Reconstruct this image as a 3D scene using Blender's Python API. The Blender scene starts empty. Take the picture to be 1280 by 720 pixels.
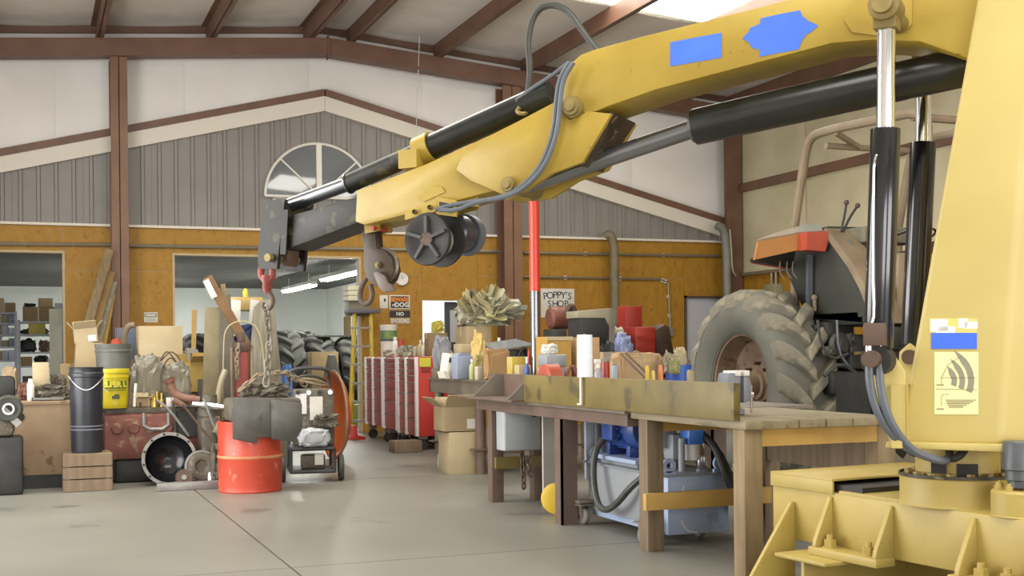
import bpy, bmesh, math, random
from mathutils import Vector, Matrix

S = bpy.context.scene
COL = S.collection
RNG = random.Random(7)
PI = math.pi

# ---------------------------------------------------------------- camera
F_PX, YAW, EYE, ROLL, CX, CY = 1536.0, math.radians(21.5), 1.2, 0.01, 640.0, 439.0
_s, _c = math.sin(YAW), math.cos(YAW)
cam_d = bpy.data.cameras.new('camera')
cam_d.sensor_width = 36.0
cam_d.lens = 36.0 * F_PX / 1280.0
cam_d.shift_y = (CY - 360.0) / 1280.0
cam_d.clip_start = 0.05
cam = bpy.data.objects.new('camera', cam_d)
COL.objects.link(cam)
right, up, fwd = Vector((_c, -_s, 0)), Vector((0, 0, 1)), Vector((_s, _c, 0))
cxv = (right - ROLL * up).normalized()
cyv = (up + ROLL * right).normalized()
cam.matrix_world = Matrix(((cxv.x, cyv.x, -fwd.x, 0), (cxv.y, cyv.y, -fwd.y, 0),
                           (cxv.z, cyv.z, -fwd.z, EYE), (0, 0, 0, 1)))
S.camera = cam

# ---------------------------------------------------------------- light
S.view_settings.view_transform = 'Standard'
S.view_settings.look = 'None'
S.view_settings.gamma = 1.0
S.view_settings.use_curve_mapping = False
S.view_settings.exposure = 0.0
wd = bpy.data.worlds.new('world'); S.world = wd; wd.use_nodes = True
bg = wd.node_tree.nodes['Background']
bg.inputs['Color'].default_value = (0.78, 0.87, 1.0, 1)
bg.inputs['Strength'].default_value = 1.0
SKYLIGHT = 9.0

def area(name, loc, target, sx, sy, power, col):
    l = bpy.data.lights.new(name, 'AREA'); l.shape = 'RECTANGLE'; l.size = sx; l.size_y = sy
    l.energy = power; l.color = col
    o = bpy.data.objects.new(name, l); COL.objects.link(o)
    o.location = loc
    o.rotation_euler = (Vector(target) - Vector(loc)).to_track_quat('-Z', 'Y').to_euler()
    return o
# daylight entering through the two open overhead doors behind the camera
area('daylight_door_left', (-0.2, -5.9, 2.05), (-0.2, 10, 2.05), 3.8, 4.0, 380, (1.0, 0.97, 0.93))
area('daylight_door_right', (6.6, -5.9, 2.05), (6.6, 10, 2.05), 5.4, 4.0, 560, (1.0, 0.97, 0.93))
# fill from an unseen side door, added to brighten back wall and ceiling
area('added_side_fill', (-2.95, 9.0, 2.1), (10, 9.0, 2.3), 6.0, 4.0, 620, (1.0, 0.97, 0.93))

# ---------------------------------------------------------------- picture <-> place
def ray(x, y):
    dx, dy = x - CX, CY - y
    u, v = (dx + ROLL * dy) / F_PX, (dy - ROLL * dx) / F_PX
    return Vector((_s + u * _c, _c - u * _s, v))
def at(x, y, d):
    r = ray(x, y) * d; r.z += EYE; return r
def fl(x, y, z=0.0):
    r = ray(x, y); return at(x, y, (z - EYE) / r.z)
def aty(x, y, Y):
    r = ray(x, y); return at(x, y, Y / r.y)
def atx(x, y, X):
    r = ray(x, y); return at(x, y, X / r.x)

# ---------------------------------------------------------------- materials
def lin(h):
    h = h.lstrip('#')
    out = []
    for i in (0, 2, 4):
        v = int(h[i:i + 2], 16) / 255.0
        out.append(v / 12.92 if v <= 0.04045 else ((v + 0.055) / 1.055) ** 2.4)
    return (*out, 1.0)
MATS = {}
def mat(name, c1, c2=None, scale=4.0, rough=0.6, metal=0.0, bump=0.0, bscale=None, lo=0.35, hi=0.65,
        stretch=(1, 1, 1), detail=4.0, spec=0.5, coat=0.0, alpha=None, trans=0.0, c3=None, s3=12.0, t3=0.62):
    """Principled surface; c1/c2 mixed by noise in object space, c3 = patchy wear on top."""
    if name in MATS: return MATS[name]
    m = bpy.data.materials.new(name); m.use_nodes = True
    nt = m.node_tree; N = nt.nodes; L = nt.links
    b = N['Principled BSDF']
    b.inputs['Base Color'].default_value = lin(c1)
    b.inputs['Roughness'].default_value = rough
    b.inputs['Metallic'].default_value = metal
    b.inputs['Specular IOR Level'].default_value = spec
    b.inputs['Coat Weight'].default_value = coat
    b.inputs['Transmission Weight'].default_value = trans
    if alpha is not None: b.inputs['Alpha'].default_value = alpha
    if c2 or bump:
        tc = N.new('ShaderNodeTexCoord'); mp = N.new('ShaderNodeMapping')
        mp.inputs['Scale'].default_value = stretch
        L.new(tc.outputs['Object'], mp.inputs['Vector'])
    if c2:
        n = N.new('ShaderNodeTexNoise'); n.inputs['Scale'].default_value = scale; n.inputs['Detail'].default_value = detail
        L.new(mp.outputs['Vector'], n.inputs['Vector'])
        r = N.new('ShaderNodeValToRGB')
        r.color_ramp.elements[0].position = lo; r.color_ramp.elements[1].position = hi
        r.color_ramp.elements[0].color = lin(c1); r.color_ramp.elements[1].color = lin(c2)
        L.new(n.outputs['Fac'], r.inputs['Fac'])
        out = r.outputs['Color']
        if c3:
            n3 = N.new('ShaderNodeTexNoise'); n3.inputs['Scale'].default_value = s3; n3.inputs['Detail'].default_value = 6
            L.new(mp.outputs['Vector'], n3.inputs['Vector'])
            r3 = N.new('ShaderNodeValToRGB')
            r3.color_ramp.elements[0].position = t3; r3.color_ramp.elements[1].position = min(1, t3 + 0.06)
            L.new(n3.outputs['Fac'], r3.inputs['Fac'])
            mx = N.new('ShaderNodeMixRGB'); mx.inputs['Color2'].default_value = lin(c3)
            L.new(r3.outputs['Color'], mx.inputs['Fac']); L.new(out, mx.inputs['Color1'])
            out = mx.outputs['Color']
        L.new(out, b.inputs['Base Color'])
    if bump:
        n2 = N.new('ShaderNodeTexNoise'); n2.inputs['Scale'].default_value = bscale or scale * 4; n2.inputs['Detail'].default_value = 5
        L.new(mp.outputs['Vector'], n2.inputs['Vector'])
        bp = N.new('ShaderNodeBump'); bp.inputs['Strength'].default_value = bump; bp.inputs['Distance'].default_value = 0.02
        L.new(n2.outputs['Fac'], bp.inputs['Height']); L.new(bp.outputs['Normal'], b.inputs['Normal'])
    MATS[name] = m
    return m
def emit(name, col, strength):
    if name in MATS: return MATS[name]
    m = bpy.data.materials.new(name); m.use_nodes = True
    b = m.node_tree.nodes['Principled BSDF']
    b.inputs['Base Color'].default_value = lin(col)
    b.inputs['Emission Color'].default_value = lin(col)
    b.inputs['Emission Strength'].default_value = strength
    MATS[name] = m
    return m

# ---------------------------------------------------------------- mesh builder
def V(*a): return Vector(a if len(a) > 1 else a[0])
class MB:
    def __init__(self): self.bm = bmesh.new()
    def _t(self, vs, M):
        bmesh.ops.transform(self.bm, matrix=M, verts=vs)
    def box(self, c, s, rot=None):
        g = bmesh.ops.create_cube(self.bm, size=1.0)
        M = Matrix.Translation(V(c)) @ (rot.to_4x4() if rot else Matrix.Identity(4)) @ Matrix.Diagonal((s[0], s[1], s[2], 1))
        self._t(g['verts'], M); return self
    def bx(self, x0, x1, y0, y1, z0, z1):
        return self.box(((x0 + x1) / 2, (y0 + y1) / 2, (z0 + z1) / 2), (abs(x1 - x0), abs(y1 - y0), abs(z1 - z0)))
    def bar(self, p0, p1, w, h, up=(0, 0, 1)):
        p0, p1 = V(p0), V(p1); d = p1 - p0; L = d.length; x = d.normalized()
        u = V(up)
        if abs(x.dot(u)) > 0.99: u = V(0, 1, 0)
        y = u.cross(x).normalized(); z = x.cross(y)
        M = Matrix((x, y, z)).transposed().to_4x4(); M.translation = (p0 + p1) / 2
        g = bmesh.ops.create_cube(self.bm, size=1.0)
        self._t(g['verts'], M @ Matrix.Diagonal((L, w, h, 1))); return self
    def cyl(self, p0, p1, r0, r1=None, seg=20, caps=True):
        p0, p1 = V(p0), V(p1); d = p1 - p0
        g = bmesh.ops.create_cone(self.bm, cap_ends=caps, cap_tris=False, segments=seg, radius1=r0,
                                  radius2=r0 if r1 is None else r1, depth=d.length)
        q = d.to_track_quat('Z', 'Y').to_matrix().to_4x4(); q.translation = (p0 + p1) / 2
        self._t(g['verts'], q); return self
    def tube(self, pts, r, seg=10, closed=False, smooth=0, r_end=None):
        pts = [V(p) for p in pts]
        for _ in range(smooth):
            q = []
            n = len(pts)
            rng = range(n if closed else n - 1)
            if not closed: q.append(pts[0])
            for i in rng:
                a, b = pts[i], pts[(i + 1) % n]
                q += [a * .75 + b * .25, a * .25 + b * .75]
            if not closed: q.append(pts[-1])
            pts = q
        rings = []; n = len(pts); prev = None
        for i, p in enumerate(pts):
            if closed: t = pts[(i + 1) % n] - pts[i - 1]
            else: t = pts[min(i + 1, n - 1)] - pts[max(i - 1, 0)]
            if t.length < 1e-9: t = V(0, 0, 1)
            t.normalize()
            if prev is None:
                prev = t.orthogonal().normalized()
            prev = (prev - t * prev.dot(t))
            if prev.length < 1e-6: prev = t.orthogonal()
            prev.normalize(); b = t.cross(prev)
            rr = r if r_end is None else r + (r_end - r) * i / max(1, n - 1)
            rings.append([self.bm.verts.new(p + (prev * math.cos(2 * PI * k / seg) + b * math.sin(2 * PI * k / seg)) * rr) for k in range(seg)])
        for i in range(n if closed else n - 1):
            A, B = rings[i], rings[(i + 1) % n]
            for k in range(seg):
                self.bm.faces.new((A[k], A[(k + 1) % seg], B[(k + 1) % seg], B[k]))
        if not closed:
            self.bm.faces.new(list(reversed(rings[0]))); self.bm.faces.new(rings[-1])
        return self
    def lathe(self, prof, org=(0, 0, 0), axis=(0, 0, 1), seg=28, ang=2 * PI):
        """prof: list of (radius, height) revolved about axis through org"""
        ax = V(axis).normalized(); a = ax.orthogonal().normalized(); b = ax.cross(a); o = V(org)
        full = abs(ang - 2 * PI) < 1e-6
        rings = []
        for k in range(seg if full else seg + 1):
            th = ang * k / seg
            d = a * math.cos(th) + b * math.sin(th)
            rings.append([self.bm.verts.new(o + d * max(r, 1e-5) + ax * h) for r, h in prof])
        m = len(rings)
        for k in range(m if full else m - 1):
            A, B = rings[k], rings[(k + 1) % m]
            for i in range(len(prof) - 1):
                self.bm.faces.new((A[i], B[i], B[i + 1], A[i + 1]))
        return self
    def prism(self, poly, o, ux, uy, depth, n=None):
        """poly 2-D points in the (ux,uy) frame at o, extruded by vector n*depth"""
        ux, uy, o = V(ux), V(uy), V(o)
        nn = V(n) if n else ux.cross(uy)
        A = [self.bm.verts.new(o + ux * p[0] + uy * p[1]) for p in poly]
        B = [self.bm.verts.new(o + ux * p[0] + uy * p[1] + nn * depth) for p in poly]
        self.bm.faces.new(A); self.bm.faces.new(list(reversed(B)))
        k = len(poly)
        for i in range(k):
            self.bm.faces.new((A[i], B[i], B[(i + 1) % k], A[(i + 1) % k]))
        return self
    def ball(self, c, r, sc=(1, 1, 1), sub=2, jit=0.0, seed=0):
        g = bmesh.ops.create_icosphere(self.bm, subdivisions=sub, radius=1.0)
        rr = random.Random(seed)
        for v in g['verts']:
            k = r * (1 + jit * (rr.random() * 2 - 1))
            v.co = V(c) + V(v.co.x * sc[0], v.co.y * sc[1], v.co.z * sc[2]) * k
        return self
    def grid(self, fn, nu, nv, thick=0.0):
        """fn(u,v)->Vector, u,v in 0..1"""
        vs = [[self.bm.verts.new(fn(i / nu, j / nv)) for j in range(nv + 1)] for i in range(nu + 1)]
        fs = [self.bm.faces.new((vs[i][j], vs[i + 1][j], vs[i + 1][j + 1], vs[i][j + 1])) for i in range(nu) for j in range(nv)]
        if thick:
            bmesh.ops.solidify(self.bm, geom=fs, thickness=thick)
        return self
    def build(self, name, m, parent=None, smooth=None, bevel=0.0, loc=None, rz=0.0, seg=2):
        bm = self.bm
        bmesh.ops.recalc_face_normals(bm, faces=bm.faces[:])
        if bevel:
            es = [e for e in bm.edges if len(e.link_faces) == 2 and e.calc_face_angle(0) > 0.6]
            bmesh.ops.bevel(bm, geom=es, offset=bevel, segments=seg, profile=0.5, affect='EDGES', clamp_overlap=True)
        me = bpy.data.meshes.new(name)
        ang = math.radians(35 if smooth is None else smooth)
        for f in bm.faces: f.smooth = True
        for e in bm.edges:
            if len(e.link_faces) != 2 or e.calc_face_angle(0) > ang: e.smooth = False
        bm.to_mesh(me); bm.free()
        me.materials.append(m)
        o = bpy.data.objects.new(name, me); COL.objects.link(o)
        if parent is not None: o.parent = parent
        if loc is not None: o.location = loc
        o.rotation_euler.z = rz
        return o

def tag(o, label=None, cat=None, group=None, kind=None):
    if label: o['label'] = label
    if cat: o['category'] = cat
    if group: o['group'] = group
    if kind: o['kind'] = kind
    return o
def thing(name, label, cat, loc=(0, 0, 0), rz=0.0, group=None):
    o = bpy.data.objects.new(name, None); COL.objects.link(o)
    o.location = loc; o.rotation_euler.z = rz; o.empty_display_size = 0.1
    return tag(o, label, cat, group, 'thing')
def one(mb, name, m, label, cat, loc=(0, 0, 0), rz=0.0, group=None, **k):
    return tag(mb.build(name, m, loc=loc, rz=rz, **k), label, cat, group, 'thing')
def inst(o, parent, loc=None, rot=None, scale=None):
    c = o.copy(); COL.objects.link(c); c.parent = parent
    if loc is not None: c.location = loc
    if rot is not None: c.rotation_euler = rot
    if scale is not None: c.scale = scale
    return c
def copy_tree(o, parent=None):
    c = o.copy(); COL.objects.link(c)
    if parent is not None: c.parent = parent
    for ch in [q for q in COL.objects if q.parent == o]:
        copy_tree(ch, c)
    return c
def struct(o):
    o['kind'] = 'structure'; return o
FONT = None
def text(body, size, m, parent, loc, rot, name='lettering', ext=0.001, sx=1.0, shear=0.0, bold=0.0):
    cu = bpy.data.curves.new(name, 'FONT'); cu.body = body; cu.size = size; cu.extrude = ext
    cu.align_x = 'CENTER'; cu.align_y = 'CENTER'; cu.shear = shear; cu.offset = bold; cu.resolution_u = 3
    t = bpy.data.objects.new(name, cu); COL.objects.link(t)
    dg = bpy.context.evaluated_depsgraph_get()
    me = bpy.data.meshes.new_from_object(t.evaluated_get(dg))
    bpy.data.objects.remove(t); bpy.data.curves.remove(cu)
    me.name = name; me.materials.clear(); me.materials.append(m)
    o = bpy.data.objects.new(name, me); COL.objects.link(o)
    if parent is not None: o.parent = parent
    o.location = loc; o.rotation_euler = rot; o.scale = (sx, 1, 1)
    return o
# ================================================================= the setting
W = 18.1            # face of the gable wall
XL, XR, XM = -2.94, 11.2, 4.13
YF = -6.0
def zbeam(x): return 5.81 - 0.0836 * abs(x - XM)        # top of end-wall rafter = purlin bottom
def zceil(x): return zbeam(x) + 0.27
M_white = mat('white_insulation', '#ebe8e3', '#e2dfd9', 1.2, rough=0.75, bump=0.25, bscale=3.0)
M_side = mat('side_insulation', '#cbc2a4', '#bdb492', 1.5, rough=0.75, bump=0.25, bscale=3.0)
M_ceil = mat('ceiling_insulation', '#e6e2db', '#dcd8d0', 1.5, rough=0.8, bump=0.3, bscale=4.0)
M_brown = mat('brown_steel', '#735442', '#674939', 3.0, rough=0.5)
M_brown2 = mat('brown_column', '#7f5d45', '#72523d', 3.0, rough=0.5)
M_osb = mat('osb', '#986c16', '#a67c24', 9.0, rough=0.6, bump=0.15, bscale=40, lo=0.3, hi=0.7, stretch=(1, 1, 0.6), detail=8, c3='#8c6012', s3=22.0, t3=0.60)
M_siding = mat('grey_siding', '#89847e', '#807b75', 1.0, rough=0.5)
M_trimw = mat('white_trim', '#d9d2c4', rough=0.6)
M_conc = mat('concrete', '#716f66', '#7e7c73', 0.8, rough=0.42, bump=0.04, bscale=30, lo=0.3, hi=0.7, detail=8, c3='#605e56', s3=1.5, t3=0.63)
M_joint = mat('joint_filler', '#777062', rough=0.8)
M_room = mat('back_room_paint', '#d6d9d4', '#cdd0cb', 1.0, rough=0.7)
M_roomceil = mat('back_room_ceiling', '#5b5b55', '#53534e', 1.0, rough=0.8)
M_conduit = mat('conduit_metal', '#8f8672', rough=0.4, metal=0.5)
M_black = mat('black_rubber', '#1c1b1a', '#2a2826', 6.0, rough=0.6)

# floor: slabs with saw-cut joints
f = struct(MB().bx(XL - 0.2, XR + 0.2, YF - 3, 29.2, -0.3, -0.03).build('floor', M_joint))
jx = [XL - .2, 1.36, 5.9, XR + .2]
jy = [YF - 3, -2.0, 2.4, 6.86, 11.4, 16.0, W + .2]
for i in range(len(jx) - 1):
    for j in range(len(jy) - 1):
        MB().bx(jx[i] + .006, jx[i + 1] - .006, jy[j] + .006, jy[j + 1] - .006, -0.03, 0).build('floor_slab', M_conc, f)
MB().bx(XL - .2, XR + .2, W + .212, 29.2, -0.03, 0).build('floor_slab', M_conc, f)

# gable wall: core, OSB sheets, grey metal siding, fascia, insulation above
OP = [(-1.9, 0.456, 0, 2.62), (1.96, 4.66, 0, 2.62), (5.656, 6.56, 0, 2.0), (10.238, 11.03, 0, 2.1)]
core = MB()
regs = []
xs = [XL - .2]
for (a, b, z0, z1) in OP:
    regs.append((xs[-1], a, 0, 3.0)); regs.append((a, b, z1, 3.0)); xs.append(b)
regs.append((xs[-1], XR, 0, 3.0))
for (a, b, z0, z1) in regs: core.bx(a, b, W + .012, W + .16, z0, z1)
core.bx(XL - .2, XR + .2, W + .06, W + .2, 3.0, 6.6)
wall_back = struct(core.build('wall_back', M_white))
for (a, b, z0, z1) in regs:
    n = max(1, math.ceil((b - a) / 1.3))
    zs = [z0] + ([2.38] if z0 < 1 and z1 > 2.5 else []) + [z1]
    for i in range(n):
        for k in range(len(zs) - 1):
            x0, x1 = a + (b - a) * i / n, a + (b - a) * (i + 1) / n
            MB().bx(x0 + .002, x1 - .002, W, W + .012, zs[k] + .002, zs[k + 1] - .002).build('osb_panel', M_osb, wall_back)
# white reveal around the openings and a cap strip
tr = MB()
for (a, b, z0, z1) in OP[:2]:
    tr.bx(a - .03, a, W - .012, W + .16, 0, z1); tr.bx(b, b + .03, W - .012, W + .16, 0, z1); tr.bx(a - .03, b + .03, W - .012, W + .16, z1 - .001, z1 + .03)
struct(tr.build('trim_1', mat('jamb_tan', '#b7a37f', rough=0.6)))
struct(MB().bx(XL, XR, W - .05, W + .06, 3.0, 3.035).build('trim_2', M_trimw))
def zg(x): return 4.81 - 0.25 * abs(x - 4.15)
# siding sheets with ribs
x = XL
while x < XR - 0.05:
    w = 0.92; mb = MB(); prof = []
    for r in range(4):
        b0 = x + r * 0.23
        prof += [(b0, .0), (b0 + .075, .0), (b0 + .085, .03), (b0 + .125, .03), (b0 + .135, 0)]
    prof.append((x + w - .004, 0))
    prof = [(min(px_, XR - .02), d) for px_, d in prof]
    if x < 4.15 < x + w: prof.append((4.15, 0)); prof.sort()
    fr = [q for q in prof if zg(q[0]) > 3.05]
    vs0 = [mb.bm.verts.new((q[0], W + .03 - q[1], 3.03)) for q in fr]
    vs1 = [mb.bm.verts.new((q[0], W + .03 - q[1], zg(q[0]) + .02)) for q in fr]
    for i in range(len(fr) - 1):
        if fr[i + 1][0] - fr[i][0] > 1e-4: mb.bm.faces.new((vs0[i], vs0[i + 1], vs1[i + 1], vs1[i]))
    if len(fr) > 1: mb.build('siding_sheet', M_siding, wall_back, smooth=5)
    x += w
# insulation panels of the end wall
xs = [XL, -1.4, 0.38, 2.13, 3.93, 5.7, 7.5, 9.3, XR]
for i in range(len(xs) - 1):
    mb = MB(); a, b = xs[i] + .008, xs[i + 1] - .008
    def fn(u, v):
        X = a + (b - a) * u; z0 = zg(X) + .1; z1 = zceil(X) + .05
        bulge = .035 * (math.sin(PI * u) ** .5) * (0.7 + .3 * math.sin(v * 3 + i))
        return V(X, W + .055 - bulge, z0 + (z1 - z0) * v)
    mb.grid(fn, 12, 4); mb.build('insulation_panel', M_white, wall_back, smooth=60)
# fascia of the gable: white board and brown drip edge, both slopes
def slope(x0, x1, zf, h0, h1, y0, y1, name, m, parent):
    mb = MB(); q = []
    for X in (x0, x1):
        for (dz, yy) in ((h0, y0), (h1, y0), (h1, y1), (h0, y1)): q.append(mb.bm.verts.new((X, yy, zf(X) + dz)))
    A, B = q[:4], q[4:]
    mb.bm.faces.new(A); mb.bm.faces.new(B[::-1])
    for i in range(4): mb.bm.faces.new((A[i], A[(i + 1) % 4], B[(i + 1) % 4], B[i]))
    return mb.build(name, m, parent)
t3 = struct(slope(XL, 4.147, zg, 0, .22, W - .06, W + .06, 'trim_3', M_trimw, None))
slope(4.153, XR - .05, zg, 0, .22, W - .06, W + .06, 'fascia_board', M_trimw, t3)
t4 = struct(slope(XL, 4.14, zg, .22, .325, W - .08, W + .06, 'trim_4', M_brown, None))
slope(4.16, XR - .05, zg, .22, .325, W - .08, W + .06, 'drip_edge', M_brown, t4)

# end-wall rigid frame: rafters, wall angle, columns
fr = wall_back
for (a, b) in ((XL, XM), (XM, XR)):
    slope(a, b, zbeam, -.245, -.232, W - .42, W - .18, 'rafter_flange', M_brown, fr)
    slope(a, b, zbeam, -.012, 0, W - .42, W - .18, 'rafter_flange', M_brown, fr)
    slope(a, b, zbeam, -.235, -.01, W - .415, W - .395, 'rafter_web', M_brown, fr)
def column(x, w, y0, y1, ztop, name='column'):
    mb = MB()
    mb.bx(x - w / 2, x + w / 2, y0, y0 + .014, 0, ztop); mb.bx(x - w / 2, x + w / 2, y1 - .014, y1, 0, ztop)
    mb.bx(x - .006, x + .006, y0, y1, 0, ztop)
    return mb.build(name, M_brown2, fr)
column(1.2, .225, W - .36, W - .04, zbeam(1.2) - .245)
column(7.03, .30, W - .36, W - .04, zbeam(7.03) - .245)
mb = MB(); mb.bx(10.86, 11.16, W - .36, W - .34, 0, zbeam(11) - .24); mb.bx(11.0, 11.02, W - .34, W - .06, 0, zbeam(11) - .24)
mb.build('column', M_brown, fr)
MB().bx(XM - .012, XM + .012, W - .45, W - .3, zbeam(XM) - .3, zbeam(XM) + .03).build('ridge_splice', M_brown, fr)
for (a, b) in ((XL, XM), (XM, XR)):
    slope(a, b, zbeam, .165, .26, W - .03, W + .05, 'wall_angle', M_brown, fr)

# purlins along the roof
PX = [-2.0, -.57, .93, 2.44, 3.854, 4.512, 5.881, 7.327, 8.75, 10.15, 11.12]
# ceiling insulation between purlins, with translucent roof lights, some unseen and added for light
M_sky = emit('skylight_and_fill_panel', '#fffdf4', SKYLIGHT)
ceil = MB()
for (a, b) in ((XL - .2, XM), (XM, XR + .2)):
    za, zb_ = zceil(a) + .12, zceil(b) + .12
    q = [ceil.bm.verts.new(p) for p in ((a, YF, za), (b, YF, zb_), (b, W + .2, zb_), (a, W + .2, za))]
    q2 = [ceil.bm.verts.new(v.co + V(0, 0, .06)) for v in q]
    ceil.bm.faces.new(q); ceil.bm.faces.new(q2[::-1])
    for i in range(4): ceil.bm.faces.new((q[i], q[(i + 1) % 4], q2[(i + 1) % 4], q2[i]))
ceiling = struct(ceil.build('ceiling', M_ceil))
for X in PX:
    sg = 1 if X < XM else -1
    zb = zbeam(X); mb = MB()
    mb.bx(X - .012, X + .012, YF, W - .02, zb, zb + .27)
    mb.bx(X, X + sg * .075, YF, W - .02, zb, zb + .014)
    mb.bx(X, X - sg * .075, YF, W - .02, zb + .25, zb + .27)
    mb.build('purlin', M_brown, ceiling)
bx_ = [XL - .2] + PX + [XR + .2]
for i in range(len(bx_) - 1):
    a, b = bx_[i] + .002, bx_[i + 1] - .002
    spans = [(YF, W + .06)]
    if i in (7, 8):
        spans = [(YF, 1.0), (4.0, 12.0), (14.85, W + .06)]  # nearer gap holds an unseen roof light, added for even lighting
    if i in (2, 3, 4):
        spans = [(YF, 1.0), (4.0, 9.0), (12.0, W + .06)]  # unseen roof lights added on this slope to brighten the room
    for (y0, y1) in spans:
        mb = MB()
        def fn(u, v):
            X = a + (b - a) * u
            return V(X, y0 + (y1 - y0) * v, zceil(X) - .02 * math.sin(PI * u) + .004 * math.sin(v * 60 + i * 2))
        mb.grid(fn, 6, max(4, int((y1 - y0) * 1.2))); mb.build('insulation_strip', M_ceil, ceiling, smooth=60)
    for k in range(len(spans) - 1):
        y0, y1 = spans[k][1], spans[k + 1][0]
        mb = MB()
        mb.grid(lambda u, v: V(a + (b - a) * u, y0 + (y1 - y0) * v, zceil(a + (b - a) * u) + .03), 1, 1)
        mb.build('skylight_and_fill_panel', M_sky, ceiling)

# right wall: insulation panels, girts, OSB wainscot
wr = struct(MB().bx(XR, XR + .2, YF, W + .2, 0, 5.7).build('wall_right', M_side))
y = YF
k = 0
while y < W - .1:
    y1 = min(y + 1.83, W)
    mb = MB()
    def fn(u, v):
        return V(XR - .01 - .03 * math.sin(PI * u) ** .5, y + .008 + (y1 - y - .016) * u, 2.44 + (zceil(XR) - 2.44) * v)
    mb.grid(fn, 8, 3); mb.build('insulation_panel', M_side, wr, smooth=60)
    for (ya, yb) in ((y, (y + y1) / 2), ((y + y1) / 2, y1)):
        MB().bx(XR - .012, XR, ya + .002, yb - .002, 0, 2.42).build('osb_panel', M_osb, wr)
    y = y1; k += 1
for z in (3.82, 2.42):
    MB().bx(XR - .1, XR, YF, W - .4, z, z + (.14 if z > 3 else .05)).build('girt', M_brown if z > 3 else M_conduit, wr)
struct(MB().bx(XL - .2, XL, YF, 6.0, 0, 5.7).bx(XL - .2, XL, 12.0, W + .2, 0, 5.7).bx(XL - .2, XL, 6.0, 12.0, 4.15, 5.7).build('wall_left', M_white))  # gap is an unseen doorway, added for the side fill light
# front wall behind the camera with two open overhead doors
wf = MB()
for (a, b, z0, z1) in ((XL, -2.1, 0, 6.1), (-2.1, 1.7, 4.1, 6.1), (1.7, 3.9, 0, 6.1), (3.9, 9.3, 4.1, 6.1), (9.3, XR, 0, 6.1)):
    wf.bx(a, b, YF - .2, YF, z0, z1)
struct(wf.build('wall_front', M_white))

# half-round window
WC = V(4.06, W, 3.52); WR_ = .80
win = MB()
arc = [(WC.x + WR_ * math.cos(PI * k / 32), WC.z + WR_ * math.sin(PI * k / 32)) for k in range(33)]
win.tube([(p[0], W - .02, p[1]) for p in arc] + [(WC.x - WR_, W - .02, WC.z), (WC.x + WR_, W - .02, WC.z)], .022, 6, closed=True)
w1 = struct(win.build('window_1', mat('window_white', '#e0dccf', rough=0.5)))
M_winw = MATS['window_white']
MB().bx(WC.x - .04, WC.x + .04, W - .04, W + .0, WC.z, WC.z + WR_).build('mullion', M_winw, w1)
for s_ in (-1, 1):
    MB().bar((WC.x, W - .02, WC.z + .02), (WC.x + s_ * WR_ * .72, W - .02, WC.z + WR_ * .69), .022, .022).build('glazing_bar', M_winw, w1)
M_glass = mat('window_glass', '#6e7274', rough=0.03, spec=0.8)
for s_ in (-1, 1):
    for (a0, a1) in ((0, .245), (.245, .5)):
        if s_ < 0: a0, a1 = 1 - a0, 1 - a1
        pts = [(0, 0)] + [(WR_ * math.cos(PI * (a0 + (a1 - a0) * k / 8)), WR_ * math.sin(PI * (a0 + (a1 - a0) * k / 8))) for k in range(9)]
        MB().prism(pts, (WC.x, W - .004, WC.z), (1, 0, 0), (0, 0, 1), .004, (0, -1, 0)).build('pane', M_glass, w1)

# back room seen through the openings
rb = MB(); rb.bx(XL - .2, 6.86, 29, 29.2, 0, 2.9)
wb2 = struct(rb.build('wall_back_room', M_room))
struct(MB().bx(6.66, 6.86, W + .16, 29, 0, 2.9).build('wall_room_right', M_room))
struct(MB().bx(XL - .4, XL - .2, W + .16, 29, 0, 2.9).build('wall_room_left', M_room))
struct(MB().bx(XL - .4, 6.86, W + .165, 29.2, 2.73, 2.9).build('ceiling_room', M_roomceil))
# doors
d1 = struct(MB().bx(6.05, 6.55, W + .1, W + .145, 0, 1.98).build('door_1', mat('dark_door', '#3d3f42', rough=0.5)))
MB().bx(6.13, 6.25, W + .085, W + .1, 1.35, 1.85).build('pane', mat('door_pane', '#a9adb0', rough=0.1), d1)
d2 = struct(MB().bx(10.28, 10.99, W + .03, W + .07, 0, 2.06).build('door_2', mat('door_white', '#b6b7bd', rough=0.5)))
dfm = MB(); dfm.bx(10.238, 10.28, W - .02, W + .1, 0, 2.1); dfm.bx(10.99, 11.03, W - .02, W + .1, 0, 2.1); dfm.bx(10.238, 11.03, W - .02, W + .1, 2.06, 2.1)
dfm.build('door_frame', mat('door_frame_dark', '#54473c', rough=0.5), d2)
MB().lathe([(0, .05), (.028, .045), (.03, .03), (.012, .02), (.012, 0)], (10.35, W + .03, 1.0), (0, -1, 0), 12).build('door_knob', M_conduit, d2)
# ================================================================= crane
M_yel = mat('crane_yellow', '#a28a35', '#957c2c', 3.5, rough=0.42, bump=0.05, bscale=30, c3='#6e5a24', s3=24, t3=0.69)
M_yel2 = mat('crane_base_yellow', '#aa9652', '#a18c48', 3.0, rough=0.5, bump=0.05, bscale=30, c3='#8d7a42', s3=10, t3=0.68)
M_yelp = mat('crane_post_yellow', '#c0ae6c', '#b9a764', 2.0, rough=0.45)
M_chrome = mat('chrome', '#e6e6e8', rough=0.12, metal=1.0)
M_rod = mat('dull_rod', '#8e9094', '#7f8185', 3.0, rough=0.25, metal=0.9)
M_blk = mat('cylinder_black', '#161716', '#222420', 5.0, rough=0.28, c3='#6a6a5c', s3=26, t3=0.72)
M_blk2 = mat('worn_black', '#0e0d08', '#1d1b12', 8.0, rough=0.5, c3='#3d3a28', s3=14, t3=0.6)
M_lifts = mat('lift_barrel_black', '#15161a', rough=0.15, spec=0.7)
M_iron = mat('rusty_iron', '#4b3a30', '#5a463a', 9.0, rough=0.6, bump=0.1)
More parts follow.
